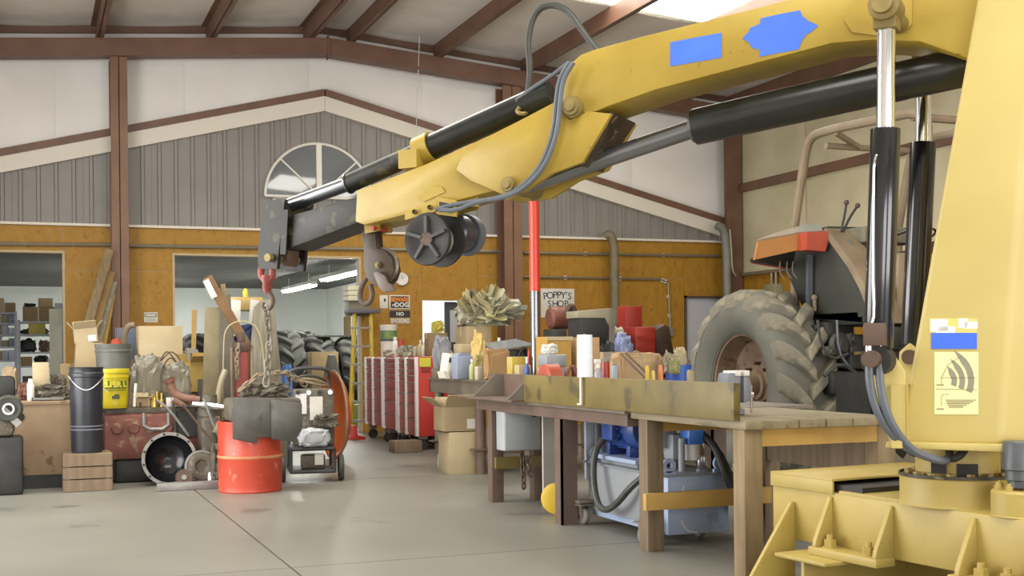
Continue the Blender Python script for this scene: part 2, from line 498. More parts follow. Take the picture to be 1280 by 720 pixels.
M_greasy = mat('greasy_steel', '#2c261d', '#453b2c', 9.0, rough=0.5, bump=0.2, c3='#6b6250', s3=22, t3=0.6)
M_hose = mat('black_hose', '#33342f', '#3d3e39', 20, rough=0.5)
M_hoseg = mat('grey_hose', '#5a6068', rough=0.4)
M_tape = mat('blue_masking_tape', '#3f6be0', '#3a64d8', 6, rough=0.65)
M_pin = mat('pin_steel', '#8b7a4a', '#75663c', 12, rough=0.5, metal=0.3)

SCL = 1.4
C0 = V(3.514, 4.304, 0); CE = V(-.657, .753, 0).normalized(); CNv = V(.753, .657, 0).normalized()
CRZ = math.atan2(CE.y, CE.x)
crane = thing('knuckle_boom_crane', 'yellow hydraulic knuckle boom crane with folded arm and black cylinders', 'crane', C0, CRZ)
CM_INV = (Matrix.Translation(C0) @ Matrix.Rotation(CRZ, 4, 'Z')).inverted()
def cl(x, y, k=0.0):
    """picture point -> crane frame point on the upright plane k metres beyond the boom's centre plane"""
    r = ray(x, y); d = (k + C0.dot(CNv)) / (r.x * CNv.x + r.y * CNv.y)
    p = r * d; p.z += EYE
    return CM_INV @ p
def prof(pts, k):
    return [(q.x, q.z) for q in (cl(x, y, k) for x, y in pts)]
def plate(pts, k0, k1, name, m, parent=crane, bevel=0.0, kp=None):
    """outline traced on plane kp, thick from k0 to k1"""
    P = prof(pts, k0 if kp is None else kp)
    return MB().prism(P, (0, -k0, 0), (1, 0, 0), (0, 0, 1), k1 - k0, (0, -1, 0)).build(name, m, parent, bevel=bevel)

# --- post
pmb = MB(); rings = []
for (xl, xb, y) in ((1122, 1250, 557), (1125, 1252, 540), (1172, 1272, 270), (1220, 1296, 0), (1240, 1306, -110)):
    a, b = cl(xl, y, -.28), cl(xb, y, -.28); z = (a.z + b.z) / 2; tR = b.x - .17
    rings.append([pmb.bm.verts.new(q) for q in ((a.x, .28, z), (b.x, .28, z), (tR, .1, z), (tR, -.1, z), (b.x, -.28, z), (a.x, -.28, z))])
for i in range(len(rings) - 1):
    for k in range(6): pmb.bm.faces.new((rings[i][k], rings[i][(k + 1) % 6], rings[i + 1][(k + 1) % 6], rings[i + 1][k]))
pmb.bm.faces.new(rings[0]); pmb.bm.faces.new(rings[-1][::-1])
post = pmb.build('post', M_yelp, crane, bevel=.022, seg=3)
plate([(1108, 552), (1106, 560), (1268, 566), (1268, 556)], -.31, .31, 'post_foot_plate', M_yelp, bevel=.006)
st = MB(); P0, P1 = cl(1160, 398, -.283), cl(1223, 519, -.283)
def on_post(x0, y0, x1, y1, th, name, m, par):
    a, b, c, d = (cl(x, y, -.28) for x, y in ((x0, y0), (x1, y0), (x1, y1), (x0, y1)))
    mb = MB(); q = [mb.bm.verts.new(V(p.x, p.y + th, p.z)) for p in (a, b, c, d)]; q2 = [mb.bm.verts.new(V(p.x, p.y - .001, p.z)) for p in (a, b, c, d)]
    mb.bm.faces.new(q); mb.bm.faces.new(q2[::-1])
    for i in range(4): mb.bm.faces.new((q[i], q[(i + 1) % 4], q2[(i + 1) % 4], q2[i]))
    return mb.build(name, m, par)
M_stk = mat('sticker_cream', '#ece3ab', rough=0.6); M_stkw = mat('sticker_white', '#f2f0e6', rough=0.6); M_ink = mat('ink_grey', '#8d8a78', rough=0.7); M_inkd = mat('ink_dark', '#5b5844', rough=0.7)
stk = on_post(1168, 440, 1223, 518, .002, 'load_chart_sticker', M_stk, post)
on_post(1162, 398, 1221, 416, .0015, 'sticker_backing', mat('sticker_ghost', '#e0c870', rough=.6), post)
for (a, b, c, d) in ((1163, 399, 1185, 414), (1170, 408, 1194, 416), (1198, 398, 1210, 410), (1206, 402, 1222, 411)):
    on_post(a, b, c, d, .0025, 'sticker_scrap', M_stkw, post)
on_post(1164, 416, 1221, 436, .003, 'tape_strip', M_tape, post)
# load chart arcs, scale lines and small rows of figures
def arc_pts(cx, cy, r, a0, a1, n=10): return [(cx + r * math.cos(math.radians(a0 + (a1 - a0) * i / n)), cy - r * math.sin(math.radians(a0 + (a1 - a0) * i / n))) for i in range(n + 1)]
for r, wd_ in ((16, 7), (26, 7), (37, 8)):
    o_ = arc_pts(1177, 476, r + wd_ / 2, -22, 68); i_ = arc_pts(1177, 476, r - wd_ / 2, -22, 40)
    mb = MB(); vs = [mb.bm.verts.new(V(q.x, q.y + .003, q.z)) for q in (cl(x, y, -.28) for x, y in o_ + i_[::-1])]
    mb.bm.faces.new(vs); mb.build('chart_arc', M_ink, post)
ch = MB()
def stroke(x0, y0, x1, y1, w=.0012):
    a, b = cl(x0, y0, -.28), cl(x1, y1, -.28); a.y += .003; b.y += .003
    ch.bar(a, b, w, w)
stroke(1176, 472, 1222, 472); stroke(1177, 472, 1177, 480); stroke(1177, 472, 1185, 456); stroke(1185, 456, 1200, 446)
for i in range(5):
    stroke(1182 + i, 500 + i * 2.2, 1220 - i * 4, 500 + i * 2.2, .0022)
stroke(1177, 494, 1177, 508); stroke(1177, 494, 1186, 492); stroke(1171, 481, 1180, 481, .003); stroke(1171, 511, 1180, 511, .003); stroke(1170, 486, 1222, 487)
ch.build('chart_lines', M_inkd, post)
# lift cylinder lugs on the post
for k in (-.44, .44):
    kk = -1 if k < 0 else 1
    P = [(-.06, .79), (-.01, .79), (.05, .93), (.085, 1.1), (.08, 1.18), (.035, 1.22), (-.01, 1.18), (-.06, 1.1)]
    MB().prism(P, (0, -k - kk * -.1 + (.015), 0), (1, 0, 0), (0, 0, 1), .03, (0, -1, 0)).build('cylinder_lug', M_yelp, crane, bevel=.005)
    MB().bx(-.06, -.02, min(-k, -k + kk * .2), max(-k, -k + kk * .2), .80, 1.05).build('lug_web', M_yelp, crane)
    MB().cyl((.035, -k - .13, 1.155), (.035, -k + .13, 1.155), .034).build('pivot_pin', M_iron, crane)
# --- turret
TC = -.21
MB().lathe([(0, .79), (.17, .79), (.17, .66), (0, .66)], (TC, 0, 0), seg=40).build('turret_neck', M_yel2, crane)
tur = MB().lathe([(0, .662), (.228, .662), (.235, .655), (.235, .55), (.242, .54), (0, .54)], (TC, 0, 0), seg=56).build('turret_ring', M_yel2, crane)
MB().lathe([(.233, .672), (.24, .672), (.24, .66), (.233, .66)], (TC, 0, 0), seg=56).build('ring_seal', M_greasy, crane)
b0 = None
for i in range(16):
    a = 2 * PI * i / 16
    if b0 is None:
        b0 = MB().cyl((0, 0, 0), (0, 0, .018), .018, seg=6).cyl((0, 0, 0), (0, 0, .005), .022, seg=14).build('bolt', M_pin, tur)
        b0.location = (TC + .2 * math.cos(a), .2 * math.sin(a), .662)
    else: inst(b0, tur, (TC + .2 * math.cos(a), .2 * math.sin(a), .662))
MB().bx(TC - .1, TC - .02, .15, .175, .66, .72).bx(TC + .02, TC + .08, .15, .18, .68, .74).build('hose_port', M_black, crane)

# --- inner boom
ib = plate([(1290, -40), (1215, 75), (1150, 52), (1090, 50), (1040, 54), (930, 83), (820, 112), (760, 133), (735, 143), (715, 139), (703, 128), (698, 112), (702, 95), (712, 80), (726, 68), (745, 61), (800, 46), (940, 11), (1060, -20), (1200, -50)],
           -.154, .154, 'inner_boom', M_yel, bevel=.008)
plate([(1055, 25), (1060, 8), (1075, -8), (1110, -22), (1140, -10), (1140, 30), (1128, 42), (1100, 45), (1065, 40)], -.162, -.152, 'boss_plate', M_yel, ib)
def patch(pts, name, m, k=-.154, th=.0025, par=ib):
    mb = MB(); vs = [mb.bm.verts.new(V(q.x, q.y + th, q.z)) for q in (cl(x, y, k) for x, y in pts)]
    mb.bm.faces.new(vs); return mb.build(name, m, par)
patch([(838, 53), (902, 41), (902, 72), (838, 83)], 'tape_patch', M_tape)
patch([(928, 48), (936, 40), (938, 35), (950, 30), (951, 23), (978, 17), (1000, 13), (1003, 20), (1010, 26), (1023, 32), (1014, 40), (1008, 43), (1002, 52), (998, 62), (975, 66), (950, 71), (949, 62), (940, 60), (936, 53)], 'tape_patch', M_tape)
def pinboss(x, y, k0, k1, r, name='knuckle_pin', m=M_pin, par=crane):
    c = cl(x, y, min(k0, k1))
    return MB().lathe([(0, 0), (r * .45, 0), (r * .5, .012), (r * .8, .012), (r * .85, .03), (r, .03), (r, abs(k1 - k0) - .03), (r * .8, abs(k1 - k0)), (0, abs(k1 - k0))],
                      (c.x, -min(k0, k1), c.z), (0, -1, 0), 28).build(name, m, par)
pinboss(711, 132, -.22, .22, .052)
# --- outer boom with the box arm and the side cheeks
ob = plate([(446, 238), (444, 277), (455, 281), (520, 265), (600, 243), (668, 226), (700, 150), (690, 130), (610, 170), (530, 206)], -.13, .13, 'outer_boom', M_yel, bevel=.006)
for (k0, k1) in ((-.165, -.135), (.135, .165)):
    P = prof([(692, 128), (620, 166), (578, 193), (570, 212), (588, 226), (628, 243), (655, 240), (690, 217), (728, 203), (764, 142), (735, 139), (712, 150)], -.165)
    MB().prism(P, (0, -k0, 0), (1, 0, 0), (0, 0, 1), k1 - k0, (0, -1, 0)).build('boom_cheek', M_yel, crane, bevel=.004)
P = prof([(765, 141), (741, 143), (703, 203), (722, 206)], -.165)
MB().prism([P[0], P[3], (P[3][0] - .0 + .02, P[3][1] + .012), (P[0][0] + .02, P[0][1] + .012)], (0, .135, 0), (1, 0, 0), (0, 0, 1), .27, (0, -1, 0)).build('rear_plate', M_greasy, crane)
P = prof([(690, 217), (628, 243), (655, 240), (728, 203)], -.165)
pinboss(632, 230, -.2, .2, .042)
# --- extension, tip head
plate([(470, 240), (446, 246), (357, 271), (352, 276), (352, 310), (360, 311), (445, 279), (470, 272)], -.11, .11, 'extension_beam', M_blk2, bevel=.004)
hd = plate([(330, 251), (322, 318), (323, 336), (346, 336), (350, 300), (356, 249)], -.13, -.105, 'tip_plate', M_blk2)
plate([(330, 251), (322, 318), (323, 336), (346, 336), (350, 300), (356, 249)], .105, .13, 'tip_plate', M_blk2, kp=-.13)
plate([(334, 256), (328, 318), (340, 318), (348, 256)], -.1, .1, 'tip_block', M_greasy, kp=-.13)
plate([(352, 262), (350, 318), (357, 318), (360, 262)], -.135, -.125, 'tip_gusset', M_blk2)
plate([(349, 312), (348, 330), (358, 333), (361, 312)], -.05, .05, 'tip_lug', M_iron, bevel=.004)
MB().cyl(cl(334, 322, -.16), cl(334, 322, -.16) + V(0, -.32, 0), .022).build('tip_pin', M_pin, crane)
# --- extension cylinder on top of the arm
cy = MB()
A = [cl(x, y, 0) for x, y in ((690, 117), (532, 187), (437, 229), (355, 259))]
ec = MB().cyl(A[0], A[1], .066, seg=28).cyl(A[1], A[1] + (A[2] - A[1]) * .03, .06, seg=28).build('extension_cylinder', M_blk, crane)
MB().cyl(A[1], A[2], .052, seg=28).build('cylinder_sleeve', M_blk2, ec)
MB().cyl(A[2], A[2] + (A[3] - A[2]) * .02, .058, seg=28).cyl(A[2], A[3], .040, seg=24).build('cylinder_rod', M_rod, ec)
MB().cyl(A[3] + V(0, .06, 0), A[3] + V(0, -.06, 0), .05, seg=20).build('rod_eye', M_greasy, ec)
m0 = cl(523, 208, 0)
ax = (A[0] - A[1]).normalized()
MB().lathe([(.068, -.045), (.08, -.045), (.08, .045), (.068, .045)], A[1] + ax * .0, ax, 24).bx(m0.x - .05, m0.x + .06, -.1, .1, m0.z - .02, m0.z + .075).build('saddle_clamp', M_yel, ec)
# --- knuckle cylinder
B = [cl(x, y, 0) for x, y in ((1240, 76), (868, 159), (645, 236))]
ax = (B[1] - B[0]).normalized()
kc = MB().cyl(B[0], B[1], .084, seg=36).build('knuckle_cylinder', M_blk, crane, bevel=.006)
MB().cyl(B[1], B[1] + ax * .012, .07, seg=30).cyl(B[1] - ax * .05, B[2], .043, seg=28).build('cylinder_rod', M_rod, kc)
MB().cyl(B[2] + V(0, .09, 0), B[2] + V(0, -.09, 0), .062, seg=24).build('rod_eye', M_yel, kc)
# --- lift cylinders
for k, (xb, yb), (xm, ym), (xt, yt) in ((-.44, (1098, 450), (1107, 161), (1108, 10)), (.44, (1150, 425), (1154, 178), (1154, 60))):
    p0, p1, p2 = cl(xb, yb, k), cl(xm, ym, k), cl(xt, yt, k)
    if k > 0: p0 = V(.035, -k, 1.16)
    lc = MB().cyl(p0 + V(0, 0, .05), p1, .058, seg=36).build('lift_cylinder', M_lifts, crane, bevel=.004)
    MB().cyl(p1, p2, .036, seg=30).build('cylinder_rod', M_chrome, lc)
    MB().cyl(p2 + V(0, .07, 0), p2 + V(0, -.07, 0), .062, seg=24).box(p2 - V(0, 0, .06), (.09, .1, .06)).build('rod_eye', M_pin, lc, bevel=.006)
    e2 = p2 + V(0, .1 if k < 0 else -.1, 0)
    MB().cyl(e2, p2 - V(0, .32 if k < 0 else -.32, 0), .04, seg=20).build('rod_pin', M_pin, lc)
    MB().cyl(p0 + V(0, .06, 0), p0 + V(0, -.06, 0), .06, seg=24).build('base_eye', M_black, lc)
# valve block, hard line and hoses on the near lift cylinder
kv = -.50
vb = MB(); q = cl(1094, 418, kv)
vb.box(q, (.085, .05, .09)).build('valve_block', M_iron, crane, bevel=.004)
MB().tube([cl(1090, 405, kv), cl(1093, 392, kv), cl(1091, 340, kv), cl(1092, 215, kv), cl(1094, 196, kv), cl(1100, 190, -.47)], .006, 8, smooth=1).build('hard_line', M_chrome, crane)
for dx, k2 in ((0, 0), (13, .015)):
    MB().cyl(cl(1086 + dx, 432, kv + k2), cl(1086 + dx, 450, kv + k2), .014, seg=12).build('hose_fitting', M_chrome, crane)
    MB().tube([cl(1086 + dx, 448, kv + k2), cl(1087 + dx, 485, kv), cl(1100 + dx * .8, 525, kv + .02), cl(1130 + dx * .4, 560, kv + .1), cl(1160, 572, -.33), cl(1182, 577, -.27), cl(1185, 572, -.2)], .0165, 10, smooth=3).build('hose', M_hoseg, crane)
MB().tube([cl(1186, 560, -.2), cl(1188, 575, -.24), cl(1200, 570, -.22), cl(1206, 562, -.2)], .016, 10, smooth=2).build('hose', M_black, crane)
# hoses over the knuckle
MB().tube([cl(x, y, -.02) for x, y in ((652, 132), (660, 118), (663, 88), (659, 50), (668, 14), (690, 4), (712, 14), (730, 42), (748, 64), (764, 78))], .016, 10, smooth=3).build('hose', M_hose, crane)
MB().tube([cl(x, y, -.05) for x, y in ((640, 131), (660, 114), (690, 95), (712, 78))], .012, 8, smooth=2).build('hose', M_hoseg, crane)
for dx in (0, 5):
    MB().tube([cl(x + dx, y, -.19 - dx * .004) for x, y in ((712, 78), (699, 98), (695, 128), (692, 165), (678, 205), (655, 232), (628, 247), (590, 252), (565, 256 + dx * 1.5), (545, 262))], .0115, 8, smooth=3).build('hose', M_hoseg, crane)
MB().tube([cl(650, 134, -.06), cl(645, 140, -.06), cl(655, 143, -.06), cl(662, 138, 0)], .011, 8, smooth=2).build('hose_fitting', M_pin, crane)
# small brackets under the arm
plate([(580, 237), (580, 258), (598, 258), (598, 232)], -.1, -.08, 'bracket', M_yel)
plate([(522, 246), (535, 238), (540, 232), (552, 234), (556, 240), (530, 252)], -.137, -.128, 'bracket', M_yel)
plate([(506, 263), (506, 275), (546, 264), (546, 251)], -.15, -.132, 'winch_bracket', M_yel)
plate([(545, 246), (545, 268), (570, 271), (570, 250)], -.148, -.132, 'winch_bracket', M_yel)
plate([(549, 252), (549, 264), (566, 266), (566, 255)], -.151, -.147, 'slot_shade', M_black)  # flat black plate stands in for the shade of an opening
for bx2 in (519, 538): pinboss(bx2, 265 - (bx2 - 519) * .3, -.158, -.14, .012, 'bracket_bolt')
plate([(507, 264), (507, 274), (540, 264), (570, 256), (569, 250), (545, 246)], .1, .12, 'winch_bracket', M_yel, kp=-.12)
wbp = cl(540, 268, 0)
MB().bx(wbp.x - .1, wbp.x + .13, -.12, .12, wbp.z - .0, wbp.z + .015).build('winch_plate', M_yel, crane)
# winch: flanged drum across the arm, motor on its far side
M_dgrey0 = mat('winch_grey', '#3b3c3d', '#474849', 9, rough=.4)
wc = cl(549, 301, -.05)
wn = MB().lathe([(0, 0), (.09, 0), (.1, -.004), (.13, -.004), (.134, .004), (.134, .014), (.128, .018), (0, .018)], (wc.x, .17, wc.z), (0, -1, 0), 40).build('winch', M_black, crane)
for a in range(5):
    t = a * 2 * PI / 5 + .3
    MB().bar((wc.x + .03 * math.cos(t), .178, wc.z + .03 * math.sin(t)), (wc.x + .115 * math.cos(t), .178, wc.z + .115 * math.sin(t)), .016, .016, up=(0, 1, 0)).build('drum_spoke', M_dgrey0, wn)
MB().cyl((wc.x, .18, wc.z), (wc.x, .15, wc.z), .035, seg=20).build('hub', M_iron, wn)
M_rope = mat('wire_rope', '#7a7468', '#56524a', 60, rough=0.5, stretch=(1, 8, 1))
rp = MB()
for i in range(8): rp.lathe([(.075, -.006), (.083, 0), (.075, .006)], (wc.x, .14 - i * .0135, wc.z), (0, -1, 0), 24)
rp.cyl((wc.x, .15, wc.z), (wc.x, .03, wc.z), .074, seg=24); rp.build('rope_drum', M_rope, wn)
MB().lathe([(0, 0), (.134, 0), (.134, .018), (0, .018)], (wc.x, .03, wc.z), (0, -1, 0), 36).build('drum_flange', M_black, wn)
M_mot = mat('winch_motor', '#32343a', '#3d4047', 10, rough=0.25)
MB().lathe([(0, 0), (.07, 0), (.095, .03), (.1, .1), (.098, .2), (.08, .25), (0, .255)], (wc.x - .03, .01, wc.z + .045), (0, -1, 0), 28).build('winch_motor', M_mot, wn)
MB().lathe([(.1, .15), (.11, .15), (.11, .21), (.1, .21)], (wc.x - .03, .01, wc.z + .045), (0, -1, 0), 28).build('motor_band', M_hoseg, wn)
# cable lug
plate([(455, 279), (456, 292), (474, 288), (474, 272)], -.06, -.045, 'rope_lug', M_yel)
plate([(455, 279), (456, 292), (474, 288), (474, 272)], .045, .06, 'rope_lug', M_yel, kp=-.06)
MB().cyl(cl(465, 285, -.09), cl(465, 285, -.09) + V(0, -.18, 0), .012).build('lug_pin', mat('red_pin', '#b0402c', rough=.4), crane)

# --- base frame (runs along the bench, turned a little)
BO, BA, BB = V(3.37, 5.11, 0), V(.0945, -.9955, 0), V(.9955, .0945, 0)
BRZ = math.atan2(BA.y, BA.x)
base = bpy.data.objects.new('base_frame', None)
def bbuild(mb, name, m, bevel=0.0, parent=None):
    """builder whose local x runs along the frame face towards the viewer and local y out of the face (-BB)"""
    o = mb.build(name, m, parent or crane, bevel=bevel)
    o.matrix_parent_inverse = CM_INV if parent is None else Matrix.Identity(4)
    if parent is None:
        o.location = BO; o.rotation_euler.z = BRZ
    return o
# local y = z x BA ; BA=(.09,-1) -> y=(1,.09)=BB : so y grows into the frame
bf = bbuild(MB().bx(0, 2.6, 0, .95, .29, .54), 'base_frame', M_yel2, bevel=.008)
def bl(x, y, b):
    r = ray(x, y); n = BB; d = (b + BO.dot(n)) / (r.x * n.x + r.y * n.y)
    p = r * d; p.z += EYE; q = p - BO; return q.dot(BA), p.z
def bpart(mb, name, m=None, bevel=0.0): return bbuild(mb, name, m or M_yel2, bevel, bf)
bolt = None
def bolt_at(a, b, z):
    global bolt
    if bolt is None:
        bolt = bpart(MB().cyl((0, 0, 0), (0, 0, .006), .034, seg=18).cyl((0, 0, .006), (0, 0, .036), .028, seg=6).cyl((0, 0, .036), (0, 0, .058), .015, seg=12), 'anchor_bolt', M_yel2)
        bolt.location = (a, b, z)
    else: inst(bolt, bf, (a, b, z))
for (xa, ya, xb, yb) in ((1012, 681, 1097, 697), (1186, 718, 1296, 740)):
    a0, _z = bl(xa, ya, -.1); a1, _z = bl(xb, yb, -.1)
    bpart(MB().bx(a0, a1, -.11, 0.0, .262, .30), 'anchor_ledge', bevel=.004)
    for ag in ((a0 + .02, a1 - .03) if xa < 1100 else (a0 + .03, a1 - .03)):
        bpart(MB().prism([(0, .30), (-.105, .30), (-.1, .33), (-.012, .52), (0, .52)], (ag, 0, 0), (0, 1, 0), (0, 0, 1), .024, (1, 0, 0)), 'gusset', bevel=.003)
    bolt_at(a0 + (.085 if xa < 1100 else .12), -.055, .30)
    bolt_at(a1 - (.10 if xa < 1100 else .17), -.055, .30)
a_, z_ = bl(990, 640, 0)
bpart(MB().prism([(0, .47), (0, .0), (-.40, 0), (-.34, .03), (-.02, .47)], (a_, 0, 0), (0, 1, 0), (0, 0, 1), .022, (1, 0, 0)), 'stay_plate', bevel=.003)
for a0 in (.27, 1.95):
    bpart(MB().bx(a0, a0 + .34, -.21, 1.15, .245, .262).bx(a0 + .16, a0 + .18, -.19, 1.14, .02, .25).bx(a0, a0 + .34, -.21, 1.15, 0, .02), 'cross_beam', bevel=.003)
bpart(MB().bx(.0, 2.6, .42, .6, .02, .29), 'skid_beam')
cvm = MB().bx(-.0, .44, -.012, .86, .592, .604).bx(0, .44, -.012, 0, .535, .594).bx(-.0, .012, -.01, .86, .54, .594)
bpart(cvm, 'cover_box', bevel=.002)
bpart(MB().bx(.47, 1.0, .0, .95, .538, .552), 'deck_plate')
bpart(MB().bx(.3, .6, .02, .8, .545, .575), 'cover_shade', M_black)  # black slab stands in for the shade under the open cover
sm_c = bl(1283, 640, .12)
MBm = MB().lathe([(0, .64), (.105, .64), (.112, .632), (.112, .545), (.118, .54), (0, .54)], (1.39, .1, 0), seg=36)
sm = bpart(MBm, 'motor_flange')
sm.location = (0, 0, 0)
bpart(MB().lathe([(0, .83), (.06, .83), (.066, .82), (.066, .72), (.058, .715), (.058, .68), (.05, .675), (.05, .65), (0, .65)], (1.39, .1, 0), seg=32), 'slew_motor', mat('motor_grey', '#56595e', '#4b4e53', 8, rough=.4))
for i in range(8):
    t = i * PI / 4 + .2
    inst(bolt, bf, (1.39 + .088 * math.cos(t), .1 + .088 * math.sin(t), .64), scale=(.5, .5, .5))

# --- hook block and load hook: hang from the arm
def crane_world(v): return CM_INV.inverted() @ v
s0 = cl(467, 289, 0)
blk = thing('snatch_block', 'brown steel snatch block with large sheave hanging under the yellow crane arm', 'pulley block', crane_world(s0), CRZ)
M_plate = mat('block_plate', '#43321f', '#372818', 10, rough=.5, bump=.1)
def rel(x, y, k=0): return cl(x, y, k) - s0
c_ = rel(478, 332)
shv = MB().lathe([(0, -.012), (.07, -.012), (.094, -.02), (.094, -.012), (.08, 0), (.094, .012), (.094, .02), (.07, .012), (0, .012)], (c_.x, 0, c_.z), (0, 1, 0), 40).build('sheave', mat('sheave_steel', '#8c8377', '#73695d', 14, rough=.4, metal=.5), blk)
for y_ in (.026, -.034):
    P = [(rel(x, y).x, rel(x, y).z) for x, y in ((457, 290), (459, 312), (459, 335), (463, 348), (473, 358), (485, 358), (493, 350), (497, 338), (494, 322), (484, 313), (475, 311), (473, 288), (465, 285))]
    MB().prism(P, (0, y_, 0), (1, 0, 0), (0, 0, 1), .008, (0, 1, 0)).build('side_plate', M_plate, blk, bevel=.002)
MB().cyl((c_.x, -.06, c_.z), (c_.x, .05, c_.z), .016, seg=14).cyl((c_.x, .05, c_.z), (c_.x, .06, c_.z), .009, seg=14).build('axle', M_pin, blk)
P = [(rel(x, y).x, rel(x, y).z) for x, y in ((475, 342), (482, 360), (488, 366), (502, 364), (499, 357), (493, 354), (489, 345), (480, 340))]
MB().prism(P, (0, .05, 0), (1, 0, 0), (0, 0, 1), .016, (0, 1, 0)).build('cheek_lug', mat('lug_grey', '#6d5f58', '#5e514a', 10, rough=.5), blk, bevel=.003)
MB().tube([rel(x, y, -.02) for x, y in ((462, 342), (455, 352), (450, 364), (450, 375), (456, 381), (463, 378), (466, 368), (463, 356))], .014, 10, smooth=2).build('hook', M_iron, blk)
h0 = cl(334, 338, 0)
hk = thing('load_hook', 'rusty red swivel load hook hanging at the crane tip', 'hook', crane_world(h0), CRZ)
M_hred = mat('hook_red', '#a3402f', '#7d3a2c', 14, rough=.5, bump=.1)
def rel2(x, y, k=0): return cl(x, y, k) - h0
MB().tube([rel2(328, 330), rel2(326, 338), rel2(327, 347), rel2(334, 352), rel2(341, 347), rel2(341, 338), rel2(340, 330)], .018, 10, smooth=2).build('shackle', M_hred, hk)
MB().lathe([(0, .0), (.03, 0), (.034, -.02), (.026, -.05), (.03, -.06), (.018, -.1), (0, -.1)], rel2(334, 344), (0, 0, 1), 20).build('swivel', M_hred, hk)
MB().tube([rel2(x, y) for x, y in ((332, 360), (333, 364), (339, 368), (342, 377), (338, 386), (332, 388), (328, 383), (330, 378))], .017, 10, smooth=2, r_end=.007).build('hook', M_iron, hk)
# ================================================================= tractor
M_tire = mat('tire_dusty', '#6b675b', '#7d7868', 5, rough=0.85, bump=0.1, c3='#8b8570', s3=4, t3=0.56)
M_tirew = mat('tire_wall', '#5a5a52', '#66655b', 4, rough=0.8, bump=.05)
M_rim = mat('rim_rust', '#6b5644', '#7a6650', 6, rough=0.7, c3='#574234', s3=9, t3=.58)
M_tan = mat('dusty_tan_paint', '#8f7f67', '#7f6f59', 5, rough=0.7)
M_ored = mat('faded_red_paint', '#b2503a', '#a5452f', 4, rough=.45)
M_oran = mat('faded_orange_paint', '#b07a3f', '#a56f38', 4, rough=.5)
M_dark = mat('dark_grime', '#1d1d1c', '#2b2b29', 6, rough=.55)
M_dgrey = mat('dusty_dark_panel', '#34352f', '#3d3e38', 3, rough=.6)

def lug_mesh(sgn, R0, R1, half, n=6):
    """one bar lug, from tread centre to shoulder, around the x axis"""
    mb = MB(); rings = []
    for i in range(n + 1):
        s = i / n
        x = sgn * (-.025 + (half + .025) * s)
        th = -.34 * s ** .9
        drop = 0 if s < .75 else (s - .75) * .28
        w = (.055 + .018 * s) * (R1 / .87)
        ring = []
        for (dt, r) in ((-w * 1.35, R0 - .01 - drop), (-w, R1 - drop), (w, R1 - drop), (w * 1.35, R0 - .01 - drop)):
            a = th + dt / R1
            ring.append(mb.bm.verts.new((x, -math.sin(a) * r, math.cos(a) * r)))
        rings.append(ring)
    for i in range(n):
        for k in range(3): mb.bm.faces.new((rings[i][k], rings[i][k + 1], rings[i + 1][k + 1], rings[i + 1][k]))
    mb.bm.faces.new(rings[0][::-1]); mb.bm.faces.new(rings[-1])
    return mb
def tire_profile(Ro, Ri, half):
    return [(Ri, half * .72), (Ri + .05, half * .9), (Ri + (Ro - Ri) * .45, half * 1.04), (Ro - .09, half), (Ro - .03, half * .86), (Ro, half * .5), (Ro + .008, 0),
            (Ro, -half * .5), (Ro - .03, -half * .86), (Ro - .09, -half), (Ri + (Ro - Ri) * .45, -half * 1.04), (Ri + .05, -half * .9), (Ri, -half * .72)]
def make_wheel(parent, loc, R=.87, half=.245, Ri=.47, nl=16, phase=0.0, lh=.08, rim=True):
    t = MB().lathe(tire_profile(R - lh, Ri, half), (0, 0, 0), (1, 0, 0), 64).build('tire', M_tirew, parent, smooth=60)
    t.location = loc
    for sgn in (-1, 1):
        l0 = None
        for i in range(nl):
            a = -(2 * PI * (i + (.5 if sgn > 0 else 0)) / nl + phase)
            if l0 is None:
                l0 = lug_mesh(sgn, R - lh, R, half).build('tread_lug', M_tire, t, smooth=40, bevel=.014, seg=1); l0.rotation_euler = (a, 0, 0)
            else: inst(l0, t, rot=(a, 0, 0))
    if rim:
        rm = MB().lathe([(Ri + .012, -half * .78), (Ri + .015, -half * .70), (Ri - .02, -half * .66), (Ri - .04, -half * .3), (Ri - .06, -.02), (.33, .0), (.25, .03), (.14, -.02), (.13, -.05), (0, -.05)], (0, 0, 0), (1, 0, 0), 48).build('wheel_rim', M_rim, parent)
        rm.location = loc
        for i in range(8):
            a = i * PI / 4
            MB().cyl((-.06, .2 * math.cos(a), .2 * math.sin(a)), (.02, .2 * math.cos(a), .2 * math.sin(a)), .016, seg=6).build('wheel_nut', M_iron, rm)
        MB().lathe([(0, -.14), (.07, -.13), (.09, -.05), (.09, 0)], (0, 0, 0), (1, 0, 0), 24).build('hub', M_rim, rm)
    return t
TX, TY, TZ = 6.17, 9.6, .868
tr0 = V(7.22, 9.3, 0)
trac = thing('farm_tractor', 'dusty farm tractor with big lugged tire, red fender cap and bare cab frame', 'tractor', tr0)
def L_(p): return V(p) - tr0
make_wheel(trac, L_((TX + .035, TY, TZ)), half=.285, phase=.12)
make_wheel(trac, L_((8.27, TY, TZ)), phase=.02)
for X in (6.55, 7.9):
    make_wheel(trac, L_((X, 6.05, .46)), R=.46, half=.14, Ri=.25, nl=12, lh=.04)
